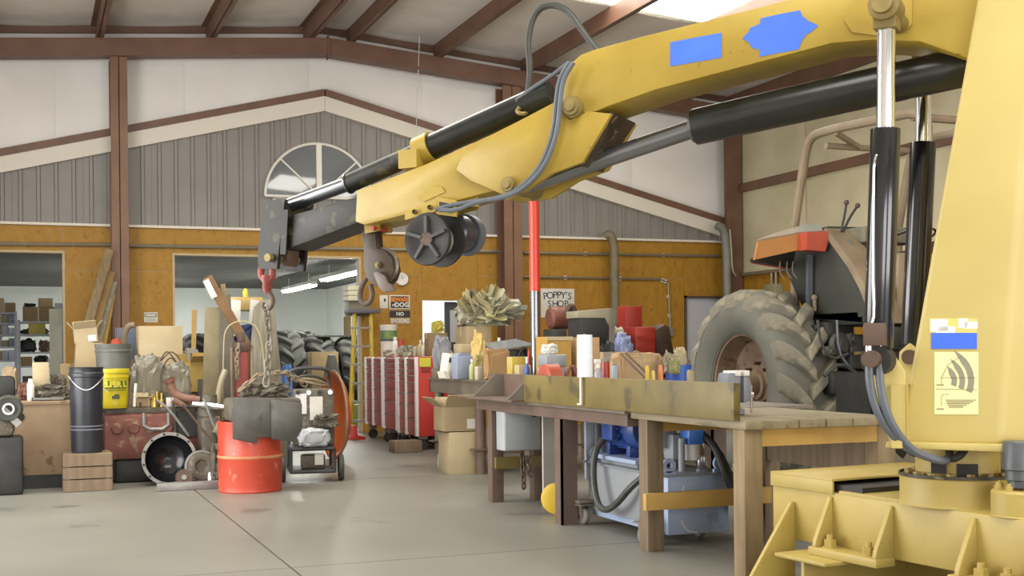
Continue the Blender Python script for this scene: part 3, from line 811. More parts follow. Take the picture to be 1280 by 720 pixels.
# driveline
MB().cyl(L_((6.3, TY, TZ)), L_((8.15, TY, TZ)), .13, seg=20).build('rear_axle', M_dark, trac)
MB().bx(-.42, .42, -.75, 1.1, .5, 1.18).build('transmission', M_dark, trac, bevel=.05)
MB().bx(-.36, .36, -3.2, -.75, .55, 1.05).build('engine_block', M_dark, trac, bevel=.05)
hood = MB().prism([(-.33, 1.0), (.33, 1.0), (.33, 1.5), (.25, 1.6), (-.25, 1.6), (-.33, 1.5)], (0, -3.55, 0), (1, 0, 0), (0, 0, 1), 2.5, (0, 1, 0)).build('hood', M_ored, trac, bevel=.02)
MB().bx(-.28, .28, -3.575, -3.55, 1.05, 1.5).build('grille', M_dark, hood)
MB().bx(-.7, .7, -3.32, -3.18, .4, .52).build('front_axle', M_dark, trac, bevel=.02)
MB().cyl((.2, -2.4, 1.58), (.2, -2.4, 2.2), .04).build('exhaust_stack', M_dark, trac)
# fender inner panels
XP = 6.52
pan = [atx(x, y, XP) for x, y in ((1030, 290), (1046, 312), (1062, 334), (1076, 360), (1086, 386), (1092, 404), (1009, 397), (986, 346), (962, 316))]
def side(pts, x0, th, name, m):
    return MB().prism([(p.y - tr0.y, p.z) for p in pts], (x0 - tr0.x, 0, 0), (0, 1, 0), (0, 0, 1), th, (1, 0, 0)).build(name, m, trac)
side(pan, XP, .02, 'fender_panel', M_dgrey)
arch = pan[:6]
off = [V(0, -.045, .03), V(0, -.06, .035), V(0, -.07, .03), V(0, -.07, .025), V(0, -.07, .02), V(0, -.07, .0)]
arch2 = [p + o for p, o in zip(arch, off)]
side(arch + arch2[::-1], XP - .02, .26, 'fender_arch', M_tan)
MB().bx(XP - tr0.x - .0, .75, -.78, .55, 1.40, 1.46).build('cab_floor', M_dark, trac)
MB().bx(XP - tr0.x, XP - tr0.x + .04, -.72, .75, 1.46, 1.50).build('floor_sill', M_dgrey, trac)
pp = atx(1012, 318, XP - .05)
MB().bar(L_(pp), L_(atx(1011, 395, XP - .05)), .05, .03).build('fender_stay', M_hoseg, trac)
kb = L_(atx(1018, 372, XP - .03))
MB().cyl(kb, kb + V(0, 0, -.12), .018).ball(kb, .03).build('side_knob', M_tan, trac)
# mirrored right fender
MB().prism([(p.y - tr0.y, p.z) for p in pan], (.68, 0, 0), (0, 1, 0), (0, 0, 1), .02, (1, 0, 0)).build('fender_panel', M_dgrey, trac)
# red fender cap with lamp box over the wheel
ya = 9.12
ap = lambda x, y, Y=ya: L_(aty(x, y, Y))
def quadplate(P, th, name, m, par=trac):
    mb = MB(); A = [mb.bm.verts.new(p) for p in P]; n = (P[1] - P[0]).cross(P[2] - P[0]).normalized()
    B = [mb.bm.verts.new(p + n * th) for p in P]; k = len(P)
    mb.bm.faces.new(A); mb.bm.faces.new(B[::-1])
    for i in range(k): mb.bm.faces.new((A[i], A[(i + 1) % k], B[(i + 1) % k], B[i]))
    return mb.build(name, m, par)
cap = quadplate([ap(946, 302), ap(996, 293), ap(995, 313), ap(941, 325)], -.03, 'fender_cap', M_oran)
quadplate([ap(996, 292), ap(1027, 291), ap(1018, 316), ap(995, 314)], -.16, 'lamp_box', M_ored, cap)
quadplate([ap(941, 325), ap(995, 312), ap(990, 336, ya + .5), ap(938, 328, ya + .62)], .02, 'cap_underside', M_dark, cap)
quadplate([ap(938, 323, ya + .62), ap(938, 329, ya + .62), ap(988, 338, ya + .5), ap(988, 331, ya + .5)], .02, 'cap_skirt', M_ored, cap)
quadplate([ap(946, 302), ap(996, 293), ap(1004, 283, ya + .5), ap(972, 292, ya + .62)], .015, 'cap_top', M_tan, cap)
quadplate([ap(994, 293), ap(1028, 291), ap(1024, 282, ya + .3), ap(1002, 283, ya + .3)], .02, 'lamp_lid', mat('lamp_lid_grey', '#8b8a82', rough=.6), cap)
for dx in (0, 9, 16):
    MB().tube([ap(975 + dx, 327, ya + .2), ap(974 + dx, 340, ya + .2), ap(980 + dx, 348, ya + .2)], .006, 6, smooth=2).build('lamp_wire', M_tan, cap)
# console with levers
cp = aty(1068, 296, 9.0)
MB().box(L_((6.98, 9.0, cp.z)), (.5, .5, .14)).build('console', mat('console_grey', '#77745f', '#6b6855', 6, rough=.7), trac, bevel=.02)
MB().box(L_((6.80, 8.86, cp.z - .12)), (.1, .12, .3)).build('lever_quadrant', M_dark, trac, bevel=.01)
for (x0, y0, x1, y1, x2, y2) in ((1051, 290, 1056, 268, 1058, 253), (1054, 290, 1062, 272, 1072, 257)):
    a, b, c = (L_(aty(x, y, 8.86)) for x, y in ((x0, y0), (x1, y1), (x2, y2)))
    lv = MB().tube([a, b, c], .011, 8, smooth=1).build('control_lever', M_dark, trac)
    MB().ball(c, .024, sub=2).build('lever_knob', M_iron, lv)
MB().tube([L_(aty(1062, 300, 8.84)), L_(aty(1066, 312, 8.8)), L_(aty(1074, 322, 8.8)), L_(aty(1082, 332, 8.8))], .012, 8, smooth=2).build('wire_loom', M_hoseg, trac)
MB().box(L_((6.72, 8.6, aty(1085, 352, 8.6).z)), (.12, .05, .1)).build('side_tag', mat('tag_white', '#cfcabd', rough=.6), trac)
# seat and steering column
MB().bx(-.24, .24, -.1, .4, 1.75, 1.9).build('seat', M_dark, trac, bevel=.05)
MB().bx(-.24, .24, .34, .46, 1.85, 2.35).build('seat_back', M_dark, trac, bevel=.04)
MB().tube([(0, -.75, 1.45), (0, -.6, 2.15)], .03, 10).build('steering_column', M_dark, trac)
MB().lathe([(.19, -.012), (.205, 0), (.19, .012), (.18, 0), (.19, -.012)], (0, -.58, 2.17), (0, .3, 1), 28).build('steering_wheel', M_dark, trac)
MB().prism([(-.42, 1.4), (.42, 1.4), (.38, 2.0), (-.38, 2.0)], (0, -.86, 0), (1, 0, 0), (0, 0, 1), .16, (0, 1, 0)).build('dashboard', M_tan, trac, bevel=.03)
# bare cab frame
XA, XB = 6.75, 7.95
a0, a1, a2 = atx(993, 284, XA), atx(1006, 196, XA), atx(1012, 172, XA)
a3, a4 = atx(1032, 163, XA), atx(1102, 149, XA)
zr = a4.z
left = [a0, a1, a2 + V(0, 0, .0), a3, a4, V(XA, 8.05, zr - .02), V(XA, 7.95, zr - .15), V(XA, 8.0, 2.4), V(XA, 8.05, 1.45)]
MB().tube([L_(p) for p in left], .042, 10, smooth=2).build('roof_rail', M_tan, trac)
MB().tube([L_((XB, p.y, p.z)) for p in left], .042, 10, smooth=2).build('roof_rail', M_tan, trac)
MB().tube([L_(a0), L_((a0.x, a0.y, 1.45))], .042, 10).build('cab_post', M_tan, trac)
MB().tube([L_((XB, a0.y, a0.z)), L_((XB, a0.y, 1.45))], .042, 10).build('cab_post', M_tan, trac)
MB().tube([L_((XA, a3.y, zr - .1)), L_((XB, a3.y, zr - .1))], .03, 10).build('cross_rail', M_tan, trac)
MB().tube([L_((XA, 8.15, zr - .05)), L_((XB, 8.15, zr - .05))], .035, 10).build('cross_rail', M_tan, trac)
MB().bar(L_(atx(1045, 166, XA)), L_((XA + .35, a3.y - .02, zr - .1)), .04, .04).build('corner_brace', M_tan, trac)
# dark machinery beneath the platform
rg = random.Random(3)
for (x, y, w, h, Y, m) in ((1040, 418, .30, .22, 9.0, M_dark), (1030, 450, .22, .26, 9.1, M_dark), (1066, 440, .25, .3, 8.8, M_dark), (1060, 478, .5, .2, 8.8, M_dark), (1018, 410, .18, .06, 9.1, M_dgrey)):
    MB().box(L_(aty(x, y, Y)), (w, .25, h)).build('gear_case', m, trac, bevel=.025)
for (x, y, r) in ((1056, 432, .11), (1070, 425, .06), (1042, 440, .05)):
    c = L_(aty(x, y, 8.65)); MB().lathe([(0, 0), (r * .5, 0), (r * .55, .02), (r, .03), (r, .08), (0, .08)], c, (-.3, 1, 0), 24).build('pulley', M_dgrey, trac)
for (pts, r, m) in ((((1022, 400), (1026, 430), (1040, 450), (1060, 442)), .012, M_dgrey), (((1046, 400), (1048, 440), (1062, 460)), .01, M_hoseg), (((1068, 442), (1088, 441)), .016, M_pin), (((1030, 470), (1050, 452), (1075, 470)), .018, M_dgrey)):
    MB().tube([L_(aty(x, y, 8.62)) for x, y in pts], r, 8, smooth=1).build('hydraulic_line', m, trac)
MB().bx(-.95, -.5, -1.15, -.75, .42, .46).bx(-.95, -.91, -1.15, -.75, .42, 1.0).build('step', M_dark, trac)
# ================================================================= benches
M_wood = mat('weathered_wood', '#8c7a5c', '#776549', 6, rough=.75, bump=.15, stretch=(3, 3, .4))
M_wood2 = mat('post_wood', '#7b6a56', '#695843', 5, rough=.8, bump=.15, stretch=(4, 4, .4))
M_ywood = mat('yellow_pine', '#b4924f', '#a5823f', 5, rough=.7, bump=.1)
M_plank = mat('bench_plank', '#8f8468', '#7c7157', 4, rough=.65, bump=.12, stretch=(5, .5, 5), c3='#6a604a', s3=5, t3=.6)
M_olive = mat('olive_beam_paint', '#776836', '#64562b', 3, rough=.5, bump=.08, c3='#514629', s3=6, t3=.58)
M_steel = mat('dusty_steel', '#6d655a', '#7a7265', 5, rough=.5, metal=.3)
M_steelb = mat('brown_bench_steel', '#5c4a40', '#685549', 5, rough=.6)

ZT = .83
# plank work table
pt = thing('plank_work_table', 'weathered wooden work table with thick plank top and square posts', 'table', (3.95, 6.0, 0))
o0 = V(3.95, 6.0, 0)
for i in range(6):
    x0 = 3.40 + i * .165
    MB().bx(x0 + .002 - o0.x, x0 + .163 - o0.x, 5.40 - o0.y + RNG.uniform(-.01, .01), 6.68 - o0.y, ZT - .045, ZT + RNG.uniform(-.003, .003)).build('plank', M_plank, pt, bevel=.003)
MB().bx(3.48 - o0.x, 4.34 - o0.x, 5.43 - o0.y, 5.47 - o0.y, ZT - .135, ZT - .046).build('apron', M_ywood, pt)
MB().bx(3.42 - o0.x, 4.34 - o0.x, 6.52 - o0.y, 6.60 - o0.y, ZT - .12, ZT - .046).build('apron', M_ywood, pt)
MB().bx(4.26 - o0.x, 4.30 - o0.x, 5.47 - o0.y, 6.52 - o0.y, ZT - .32, ZT - .046).build('side_rail', M_wood2, pt)
for (x, y) in ((3.46, 5.47), (3.47, 6.55), (4.30, 5.48), (4.30, 6.57)):
    MB().bx(x - .055 - o0.x, x + .055 - o0.x, y - .055 - o0.y, y + .055 - o0.y, 0, ZT - .046).build('leg', M_wood if y < 6 else M_wood2, pt, bevel=.004)
MB().bx(3.38 - o0.x, 4.25 - o0.x, 6.45 - o0.y, 6.49 - o0.y, .25, .35).build('stretcher', M_ywood, pt, bevel=.003)
# steel bench behind it
sb = thing('steel_workbench', 'brown steel workbench with tall narrow legs under the olive beam', 'workbench', (4.0, 8.0, 0))
o1 = V(4.0, 8.0, 0)
def b1(x0, x1, y0, y1, z0, z1, name, m, bev=0): return MB().bx(x0 - 4.0, x1 - 4.0, y0 - 8.0, y1 - 8.0, z0, z1).build(name, m, sb, bevel=bev)
b1(3.38, 4.75, 6.72, 9.6, ZT - .02, ZT - .0, 'bench_top', M_steel)
b1(3.42, 4.7, 6.76, 9.5, ZT - .1, ZT - .02, 'frame', M_steelb)
for (x, y) in ((3.46, 7.78), (4.65, 7.78), (4.65, 9.4)):
    MB().bx(x - .06 - 4, x + .06 - 4, y - .05 - 8, y - .035 - 8, 0.0, ZT - .1).bx(x - .06 - 4, x - .045 - 4, y - .05 - 8, y + .06 - 8, 0, ZT - .1).bx(x - .045 - 4, x + .055 - 4, y - .035 - 8, y + .05 - 8, 0.02, ZT - .1).build('leg', M_steelb, sb)
MB().bx(3.42 - 4, 3.52 - 4, 9.14 - 8, 9.24 - 8, 0, ZT - .1).build('leg', M_steelb, sb, bevel=.004)
MB().bx(3.78 - 4, 3.88 - 4, 9.14 - 8, 9.24 - 8, 0, ZT - .1).build('leg', M_steelb, sb, bevel=.004)
b1(3.44, 3.9, 9.10, 9.14, .27, .36, 'cross_rail', M_olive)
# long beam lying on both benches; its far end is an open channel with gussets
bm_ = thing('olive_beam', 'long olive painted beam lying along the front edge of the workbenches', 'beam', (3.38, 7.2, ZT))
MB().bx(-.02, .02, -1.76, 1.1, .0, .195).build('beam_web', M_olive, bm_, bevel=.003)
MB().bx(-.12, .17, 1.1, 2.3, .0, .014).build('channel_floor', M_steelb, bm_)
MB().bx(.15, .17, 1.1, 2.3, .014, .19).build('channel_back', M_steelb, bm_)
for y in (1.2, 1.95):
    MB().prism([(-.11, .014), (.15, .014), (.15, .19), (.08, .19)], (0, y, 0), (1, 0, 0), (0, 0, 1), .015, (0, 1, 0)).build('gusset', M_steel, bm_)
# electrical cabinet on the far legs, with chain below
eb = thing('electrical_box', 'light grey electrical enclosure mounted between the bench legs', 'electrical box', (3.60, 9.02, .42))
MB().bx(-.155, .155, -.09, .09, 0, .37).build('enclosure', mat('enclosure_grey', '#a9adb0', '#a0a4a7', 3, rough=.4), eb, bevel=.012)
MB().bx(-.15, .15, -.1, -.09, .01, .36).build('enclosure_door', MATS['enclosure_grey'], eb, bevel=.004)
MB().bx(.075, .115, -.103, -.1, .26, .3).build('door_badge', M_inkd, eb)
def chain(name, pts, r, link, m, label, cat, n=None, group=None):
    """links swapped end for end along a polyline"""
    P = [V(p) for p in pts]; root = thing(name, label, cat, P[0], 0, group)
    l0 = None; seg = []
    for i in range(len(P) - 1):
        L = (P[i + 1] - P[i]).length; k = max(1, int(round(L / (link * .72))))
        for j in range(k): seg.append((P[i].lerp(P[i + 1], (j + .5) / k), (P[i + 1] - P[i]).normalized()))
    for i, (c, d) in enumerate(seg):
        if l0 is None:
            l0 = MB().tube([(link * .28 * sx_, 0, link * .5 * sz_) for sx_, sz_ in ((1, .45), (.6, .95), (-.6, .95), (-1, .45), (-1, -.45), (-.6, -.95), (.6, -.95), (1, -.45))], r, 6, closed=True, smooth=1).build('chain_link', m, root)
            o = l0
        else: o = inst(l0, root)
        q = d.to_track_quat('Z', 'Y') @ Matrix.Rotation(PI / 2 * (i % 2) + .3, 4, 'Z').to_quaternion()
        o.location = c - P[0]; o.rotation_euler = q.to_euler()
    return root
chain('log_chain', [(3.62, 9.0, .42), (3.63, 8.99, .12)], .008, .06, M_iron, 'rusty chain hanging below the grey electrical box', 'chain')
chain('log_chain', [(3.69, 9.0, .42), (3.67, 9.0, .3), (3.70, 9.0, .22)], .009, .07, M_steel, 'short heavy chain hooked on the bench rail below the electrical box', 'chain')

# hydraulic power unit under the table
hp = thing('hydraulic_power_unit', 'light blue hydraulic power unit with motor and tank on casters', 'power unit', (3.85, 7.2, 0))
oh = V(3.85, 7.2, 0)
M_hblue = mat('tank_blue_grey', '#9aa9c4', '#8fa0bd', 2, rough=.4, c3='#7e8da8', s3=5, t3=.66)
M_hgrey = mat('tank_grey', '#8a8e93', '#7f8388', 2, rough=.45)
M_mblue = mat('motor_blue', '#2f4a8c', '#273f7c', 5, rough=.35)
M_cblue = mat('cap_blue', '#3f78cf', rough=.35)
def hx(x0, x1, y0, y1, z0, z1, name, m, par=None, bev=.006): return MB().bx(x0 - oh.x, x1 - oh.x, y0 - oh.y, y1 - oh.y, z0, z1).build(name, m, par or hp, bevel=bev)
tk = hx(3.64, 4.07, 6.66, 7.78, .06, .42, 'tank', M_hblue)
hx(3.625, 3.64, 7.0, 7.78, .10, .42, 'side_cover', M_hgrey, tk)
hx(3.60, 4.1, 6.64, 7.82, .42, .432, 'tank_lid', M_hgrey, tk)
hx(3.62, 3.95, 7.05, 7.7, .46, .49, 'motor_plate', M_hblue)
for x in (3.66, 3.9): hx(x, x + .03, 7.1, 7.65, .432, .46, 'plate_foot', M_hgrey)
mo = MB().lathe([(0, 0), (.11, 0), (.135, .02), (.135, .06), (.125, .07), (.125, .32), (.135, .33), (.14, .42), (.12, .46), (0, .465)], (3.78 - oh.x, 7.62 - oh.y, .68), (0, -1, 0), 36).build('motor', M_mblue, hp)
for i in range(20):
    a = 2 * PI * i / 20
    MB().bar((3.78 - oh.x + .135 * math.cos(a), 7.54 - oh.y, .68 + .135 * math.sin(a)), (3.78 - oh.x + .135 * math.cos(a), 7.31 - oh.y, .68 + .135 * math.sin(a)), .03, .006, up=(math.cos(a + PI / 2), 0, math.sin(a + PI / 2))).build('cooling_fin', M_mblue, mo)
hx(3.60, 3.68, 7.35, 7.5, .60, .76, 'junction_box', M_mblue, mo)
for y in (7.25, 7.55): hx(3.68, 3.9, y, y + .05, .49, .57, 'motor_foot', M_mblue, mo)
hx(3.66, 3.70, 7.72, 7.74, .42, .95, 'panel_edge', M_hgrey)
hx(3.62, 3.96, 7.80, 7.83, .30, .80, 'back_panel', mat('panel_pale', '#b9c2cf', rough=.4))
MB().lathe([(0, 0), (.06, 0), (.06, .1), (.09, .11), (.09, .2), (0, .2)], (3.78 - oh.x, 7.15 - oh.y, .66), (0, -1, 0), 24).build('pump', M_hgrey, hp)
hx(3.86, 3.97, 6.78, 6.90, .60, .72, 'valve_coil', M_cblue, bev=.01)
MB().cyl((3.915 - oh.x, 6.84 - oh.y, .5), (3.915 - oh.x, 6.84 - oh.y, .6), .05, seg=20).build('filter', mat('filter_white', '#d7d6d2', rough=.4), hp)
MB().cyl((3.83 - oh.x, 6.82 - oh.y, .432), (3.83 - oh.x, 6.82 - oh.y, .64), .022, seg=14).build('standpipe', M_hgrey, hp)
hx(3.80, 4.0, 6.88, 7.0, .5, .66, 'manifold', M_hgrey)
for (x, y) in ((3.66, 6.68), (4.02, 6.68), (3.66, 7.72)):
    pr = [(.045 * math.cos(PI * i / 8), .055 + .045 * math.sin(PI * i / 8)) for i in range(9)] + [(-.045, 0), (.045, 0)]
    mb = MB(); cx_, cz_ = x - oh.x, .432
    n = 20; ring = []
    mb.lathe([(.02, -.01), (.045, -.01), (.045, .01), (.02, .01), (.02, -.01)], (cx_, y - oh.y, cz_ + .055), (0, 1, 0), 24).bx(cx_ - .045, cx_ + .045, y - oh.y - .01, y - oh.y + .01, cz_, cz_ + .02)
    mb.build('lifting_eye', M_hblue, tk)
for (x, y) in ((3.74, 7.66), (4.02, 6.9)):
    MB().lathe([(0, .08), (.035, .078), (.036, .01), (.03, 0)], (x - oh.x, y - oh.y, .432), (0, 0, 1), 20).build('breather_cap', M_chrome, tk)
def caster(parent, x, y, oh, rz=0.0):
    c = MB().lathe([(0, -.02), (.05, -.02), (.058, -.012), (.058, .012), (.05, .02), (0, .02)], (0, 0, 0), (1, 0, 0), 24).build('caster_wheel', mat('caster_grey', '#77716a', rough=.6), parent)
    c.location = (x - oh.x, y - oh.y, .058); c.rotation_euler.z = rz
    MB().bx(-.06, .06, -.05, .05, .075, .085).bx(-.03, -.024, -.02, .03, 0, .08).bx(.024, .03, -.02, .03, 0, .08).build('caster_fork', M_steel, c)
    MB().cyl((-.032, 0, 0), (.032, 0, 0), .016, seg=12).build('caster_axle', M_chrome, c)
caster(hp, 3.53, 6.75, oh, .3); caster(hp, 3.56, 7.72, oh, .2); caster(hp, 4.0, 6.9, oh, .1); caster(hp, 4.0, 7.6, oh, .1)
hx(3.5, 3.66, 6.72, 6.78, .145, .17, 'caster_bracket', M_steel); hx(3.5, 3.66, 7.68, 7.74, .145, .17, 'caster_bracket', M_steel)
MB().tube([V(p) - oh for p in ((3.62, 7.52, .60), (3.56, 7.53, .52), (3.53, 7.5, .35), (3.52, 7.42, .18), (3.52, 7.3, .14), (3.53, 7.15, .2), (3.56, 7.0, .33), (3.64, 6.92, .42))], .022, 10, smooth=3).build('hose', M_hose, hp)
MB().tube([V(p) - oh for p in ((3.97, 6.86, .68), (4.0, 6.7, .6), (3.99, 6.58, .45), (4.04, 6.54, .3), (4.16, 6.5, .18), (4.2, 6.7, .12))], .024, 10, smooth=3).build('hose', M_black, hp)
MB().tube([V(p) - oh for p in ((3.97, 6.9, .66), (4.03, 6.72, .58), (4.03, 6.58, .43), (4.09, 6.55, .29), (4.2, 6.53, .2), (4.22, 6.72, .12))], .02, 10, smooth=3).build('hose', M_hose, hp)
for (a, b) in (((3.75, 6.655, .36), (3.72, 6.655, .22)), ((3.73, 6.655, .15), (3.84, 6.655, .07))):
    p, q = V(a) - oh, V(b) - oh
    MB().tube([p, p.lerp(q, .5) + V(-.02, 0, -.03), q], .004, 6, smooth=2).build('loose_wire', MATS['filter_white'], hp)
# white panel and yellow disc between the bench legs
one(MB().bx(-.05, .05, -.012, .012, 0, .75), 'offwhite_board', mat('panel_offwhite', '#bdb9b0', '#b0aca2', 3, rough=.6), 'narrow off-white sheet leaning between the steel bench legs', 'board', (3.73, 8.72, 0))
one(MB().lathe([(0, -.012), (.1, -.012), (.115, -.006), (.115, .006), (.1, .012), (.06, .014), (0, .014)], (0, 0, .115), (-.6, -.8, 0), 32), 'yellow_disc', mat('disc_yellow', '#c9a92c', rough=.5), 'round yellow plastic disc standing on the floor beside the bench leg', 'disc', (3.60, 8.28, 0))

# steel table with cluttered top
st_ = thing('steel_table', 'grey steel table with round pipe legs loaded with shop clutter', 'table', (4.7, 11.9, 0))
o2 = V(4.7, 11.9, 0)
ZB = .92
MB().bx(-.66, .66, -1.15, .9, ZB - .015, ZB).build('table_top', M_steel, st_)
MB().bx(-.64, -.62, -1.12, .86, ZB - .15, ZB - .015).bx(.62, .64, -1.12, .86, ZB - .15, ZB - .015).bx(-.64, .64, .84, .86, ZB - .15, ZB - .015).bx(-.64, .64, -1.12, -1.1, ZB - .15, ZB - .015).build('apron', M_steel, st_)
for (x, y) in ((-.58, .72), (-.58, -.58), (.56, .72), (.56, -.58)):
    lg = MB().cyl((x, y, .0 if y < 0 else .1), (x, y, ZB - .15), .052, seg=18).build('leg', M_steelb if y < 0 else M_steel, st_)
    MB().bx(x - .1, x + .1, y - .07, y + .07, .235, .25).build('leg_collar', M_steelb, lg)
    if y > 0: MB().cyl((x, y, 0), (x, y, .2), .035, seg=14).build('leg_foot', M_chrome, lg)

# red tool chests facing the aisle
M_cred = mat('chest_red', '#9a352a', '#8f2f25', 3, rough=.35)
M_cred2 = mat('chest_side_red', '#b9352a', '#ad2e24', 2, rough=.35)
M_alu = mat('aluminium_trim', '#d6d3d2', rough=.4)
XF = 4.42
def Yp(px_): return atx(px_, 480, XF).y
def chest(y0, y1, cols, label, rows, z0=.17, z1=1.14, side_mat=M_cred2, tw=.032):
    c = thing('tool_chest', label, 'tool chest', (XF, (y0 + y1) / 2, 0), 0, 'red tool chests in a row')
    yc = (y0 + y1) / 2; L = y1 - y0
    MB().bx(.012, .52, -L / 2, L / 2, z0, z1).build('cabinet_body', side_mat, c, bevel=.008)
    for yy in cols:
        MB().bx(-.022, .014, yy - yc - tw, yy - yc + tw, z0, z1 - .0).build('edge_trim', M_alu, c, bevel=.004)
    cs = sorted(cols)
    for i in range(len(cs) - 1):
        a, b = cs[i] + tw + .001, cs[i + 1] - tw - .001
        zz = z1 - .02
        for h in rows:
            hh = h * (z1 - z0 - .05)
            d = MB().bx(-.006, .012, a - yc, b - yc, zz - hh + .008, zz).build('drawer', M_cred, c, bevel=.003)
            MB().bx(-.014, -.006, a - yc, b - yc, zz - .014, zz - .004).build('drawer_pull', M_steel, d)
            zz -= hh
    for (x, y) in ((.08, -L / 2 + .08), (.45, -L / 2 + .08), (.08, L / 2 - .08), (.45, L / 2 - .08)):
        w = MB().lathe([(0, -.02), (.06, -.02), (.066, -.01), (.066, .01), (.06, .02), (0, .02)], (x, y, .066), (0, 1, 0), 20).build('caster', M_black, c)
        MB().bx(x - .05, x + .05, y - .035, y + .035, .13, z0).build('caster_fork', M_steel, w)
    return c
R8 = [.07, .075, .08, .085, .15, .16, .18, .2]
chest(Yp(480), Yp(457), [Yp(480) + .05, Yp(467), Yp(457) - .05], 'tall red tool chest beside the yellow ladder', R8, z0=.2)
chest(Yp(497) + .01, Yp(480) - .01, [Yp(497) + .03, Yp(480) - .03], 'red tool chest with wide drawers between two other chests', R8, z0=.19, tw=.012)
chest(Yp(522.5), Yp(497) - .01, [Yp(522.5) + .05, Yp(508.5), Yp(497) - .06], 'red tool chest with bright red side next to the steel table', R8)
one(MB().bx(-.17, .17, -.14, .14, 0, .14), 'wood_block', M_wood2, 'rough timber block on the floor by the tool chest wheel', 'block', (4.22, 14.25, 0), bevel=.01)
one(MB().prism([(-.16, 0), (.16, 0), (.16, .03), (.05, .06), (.03, .2), (-.03, .2), (-.05, .06), (-.16, .03)], (0, -.02, 0), (1, 0, 0), (0, 0, 1), .12, (0, 1, 0)), 'jack_stand', M_cred2, 'small bright red stand on the floor at the foot of the tool chest', 'stand', (4.18, 16.6, 0), bevel=.006)
# ================================================================= clutter helpers
from mathutils import noise
def item(px0, px1, ytop, Y, z):
    pc = (px0 + px1) / 2; p = aty(pc, 440, Y); mpp = (p.x * _s + p.y * _c) / F_PX
    yh = CY - (pc - CX) * ROLL
    return V(p.x, p.y, z), (px1 - px0) * mpp, max(.01, EYE + (yh - ytop) * mpp - z)
def crumple_mb(w, d, h, seed=0, amp=.22, freq=2.5, sub=4, sq=.6, flat=.0):
    mb = MB(); g = bmesh.ops.create_icosphere(mb.bm, subdivisions=sub, radius=1.0)
    o = V(seed * 3.1, seed * 1.7, seed * .9)
    for v in g['verts']:
        c = v.co.copy()
        q = V(*(math.copysign(abs(k) ** sq, k) for k in c))
        n = abs(noise.noise(c * freq + o)) * 1.6 + .5 * abs(noise.noise(c * freq * 2.7 + o)) - .35
        q *= 1 + amp * n
        z = (q.z + 1) / 2
        v.co = V(q.x * w / 2, q.y * d / 2, max(0, z) * h)
    zmax = max(v.co.z for v in g['verts']); xm = max(abs(v.co.x) for v in g['verts'])
    for v in g['verts']: v.co = V(v.co.x * (w / 2) / xm, v.co.y * (w / 2) / xm, v.co.z * h / zmax)
    return mb
def crumple(px0, px1, ytop, Y, z, m, name, label, cat, seed=0, dd=None, group=None, smooth=28, **k):
    l, w, h = item(px0, px1, ytop, Y, z)
    return one(crumple_mb(w, dd or w * .7, h, seed, **k), name, m, label, cat, l, RNG.uniform(-.3, .3) if dd is None else 0, group, smooth=smooth)
M_kraft = mat('cardboard', '#a2906e', '#968463', 3, rough=.8, bump=.05)
M_kraft2 = mat('cardboard_pale', '#b0a07f', '#a59473', 3, rough=.8, bump=.05)
M_kraft3 = mat('cardboard_dark', '#84704f', '#776344', 3, rough=.8, bump=.05)
M_ptape = mat('packing_tape', '#b9a27a', rough=.3)
M_lab = mat('paper_white', '#d8d5cb', '#ccc9bf', 8, rough=.7)
def carton_at(loc, w, d, h, label, rz=0.0, m=None, open_=0, tag_=False, tilt=0.0, group=None):
    m = m or M_kraft
    c = thing('cardboard_carton', label, 'box', loc, rz, group)
    c.rotation_euler.y = tilt
    t = .006
    if open_:
        MB().bx(-w / 2, w / 2, -d / 2, -d / 2 + t, 0, h).bx(-w / 2, w / 2, d / 2 - t, d / 2, 0, h).bx(-w / 2, -w / 2 + t, -d / 2 + t, d / 2 - t, 0, h).bx(w / 2 - t, w / 2, -d / 2 + t, d / 2 - t, 0, h).bx(-w / 2, w / 2, -d / 2, d / 2, 0, t).build('carton_body', m, c)
        fl_ = min(w, d) * .45
        for (px_, py_, ax, an) in ((0, -d / 2, 'x', 1), (0, d / 2, 'x', -1), (-w / 2, 0, 'y', -1), (w / 2, 0, 'y', 1)):
            a = RNG.uniform(.5, 1.5) if open_ == 1 else RNG.uniform(-.2, .35)
            if ax == 'x':
                f_ = MB().bx(-w / 2 + .004, w / 2 - .004, -t / 2, t / 2, 0, fl_).build('flap', m, c); f_.rotation_euler.x = a * an
            else:
                f_ = MB().bx(-t / 2, t / 2, -d / 2 + .004, d / 2 - .004, 0, fl_).build('flap', m, c); f_.rotation_euler.y = a * an
            f_.location = (px_, py_, h)
    else:
        MB().bx(-w / 2, w / 2, -d / 2, d / 2, 0, h).build('carton_body', m, c, bevel=.003)
        MB().bx(-w / 2 - .001, w / 2 + .001, -.025, .025, h * .75, h + .0012).build('tape_strip', M_ptape, c)
        MB().bx(-w / 2, w / 2, -.002, .002, h, h + .0015).build('lid_seam', M_kraft3, c)
    if tag_: MB().bx(w * .08, w * .42, -d / 2 - .0015, -d / 2, h * .12, h * .5).build('shipping_label', M_lab, c)
    return c
def carton(px0, px1, ytop, Y, z, label, dd=None, **k):
    l, w, h = item(px0, px1, ytop, Y, z)
    return carton_at(l, w * .9, dd or w * .8, h, label, **k)
def revolve(px0, px1, ytop, Y, z, prof_, m, name, label, cat, seg=24, group=None):
    """prof_ in fractions (radius of half width, height of full height)"""
    l, w, h = item(px0, px1, ytop, Y, z)
    return one(MB().lathe([(r * w / 2, q * h) for r, q in prof_], seg=seg), name, m, label, cat, l, 0, group), l, w, h
def color(name, a, b=None, rough=.5, **k): return mat(name, a, b, 5, rough=rough, **k)
BOT = [(0, 0), (.9, 0), (1, .04), (1, .62), (.85, .72), (.4, .8), (.38, .86), (0, .86)]
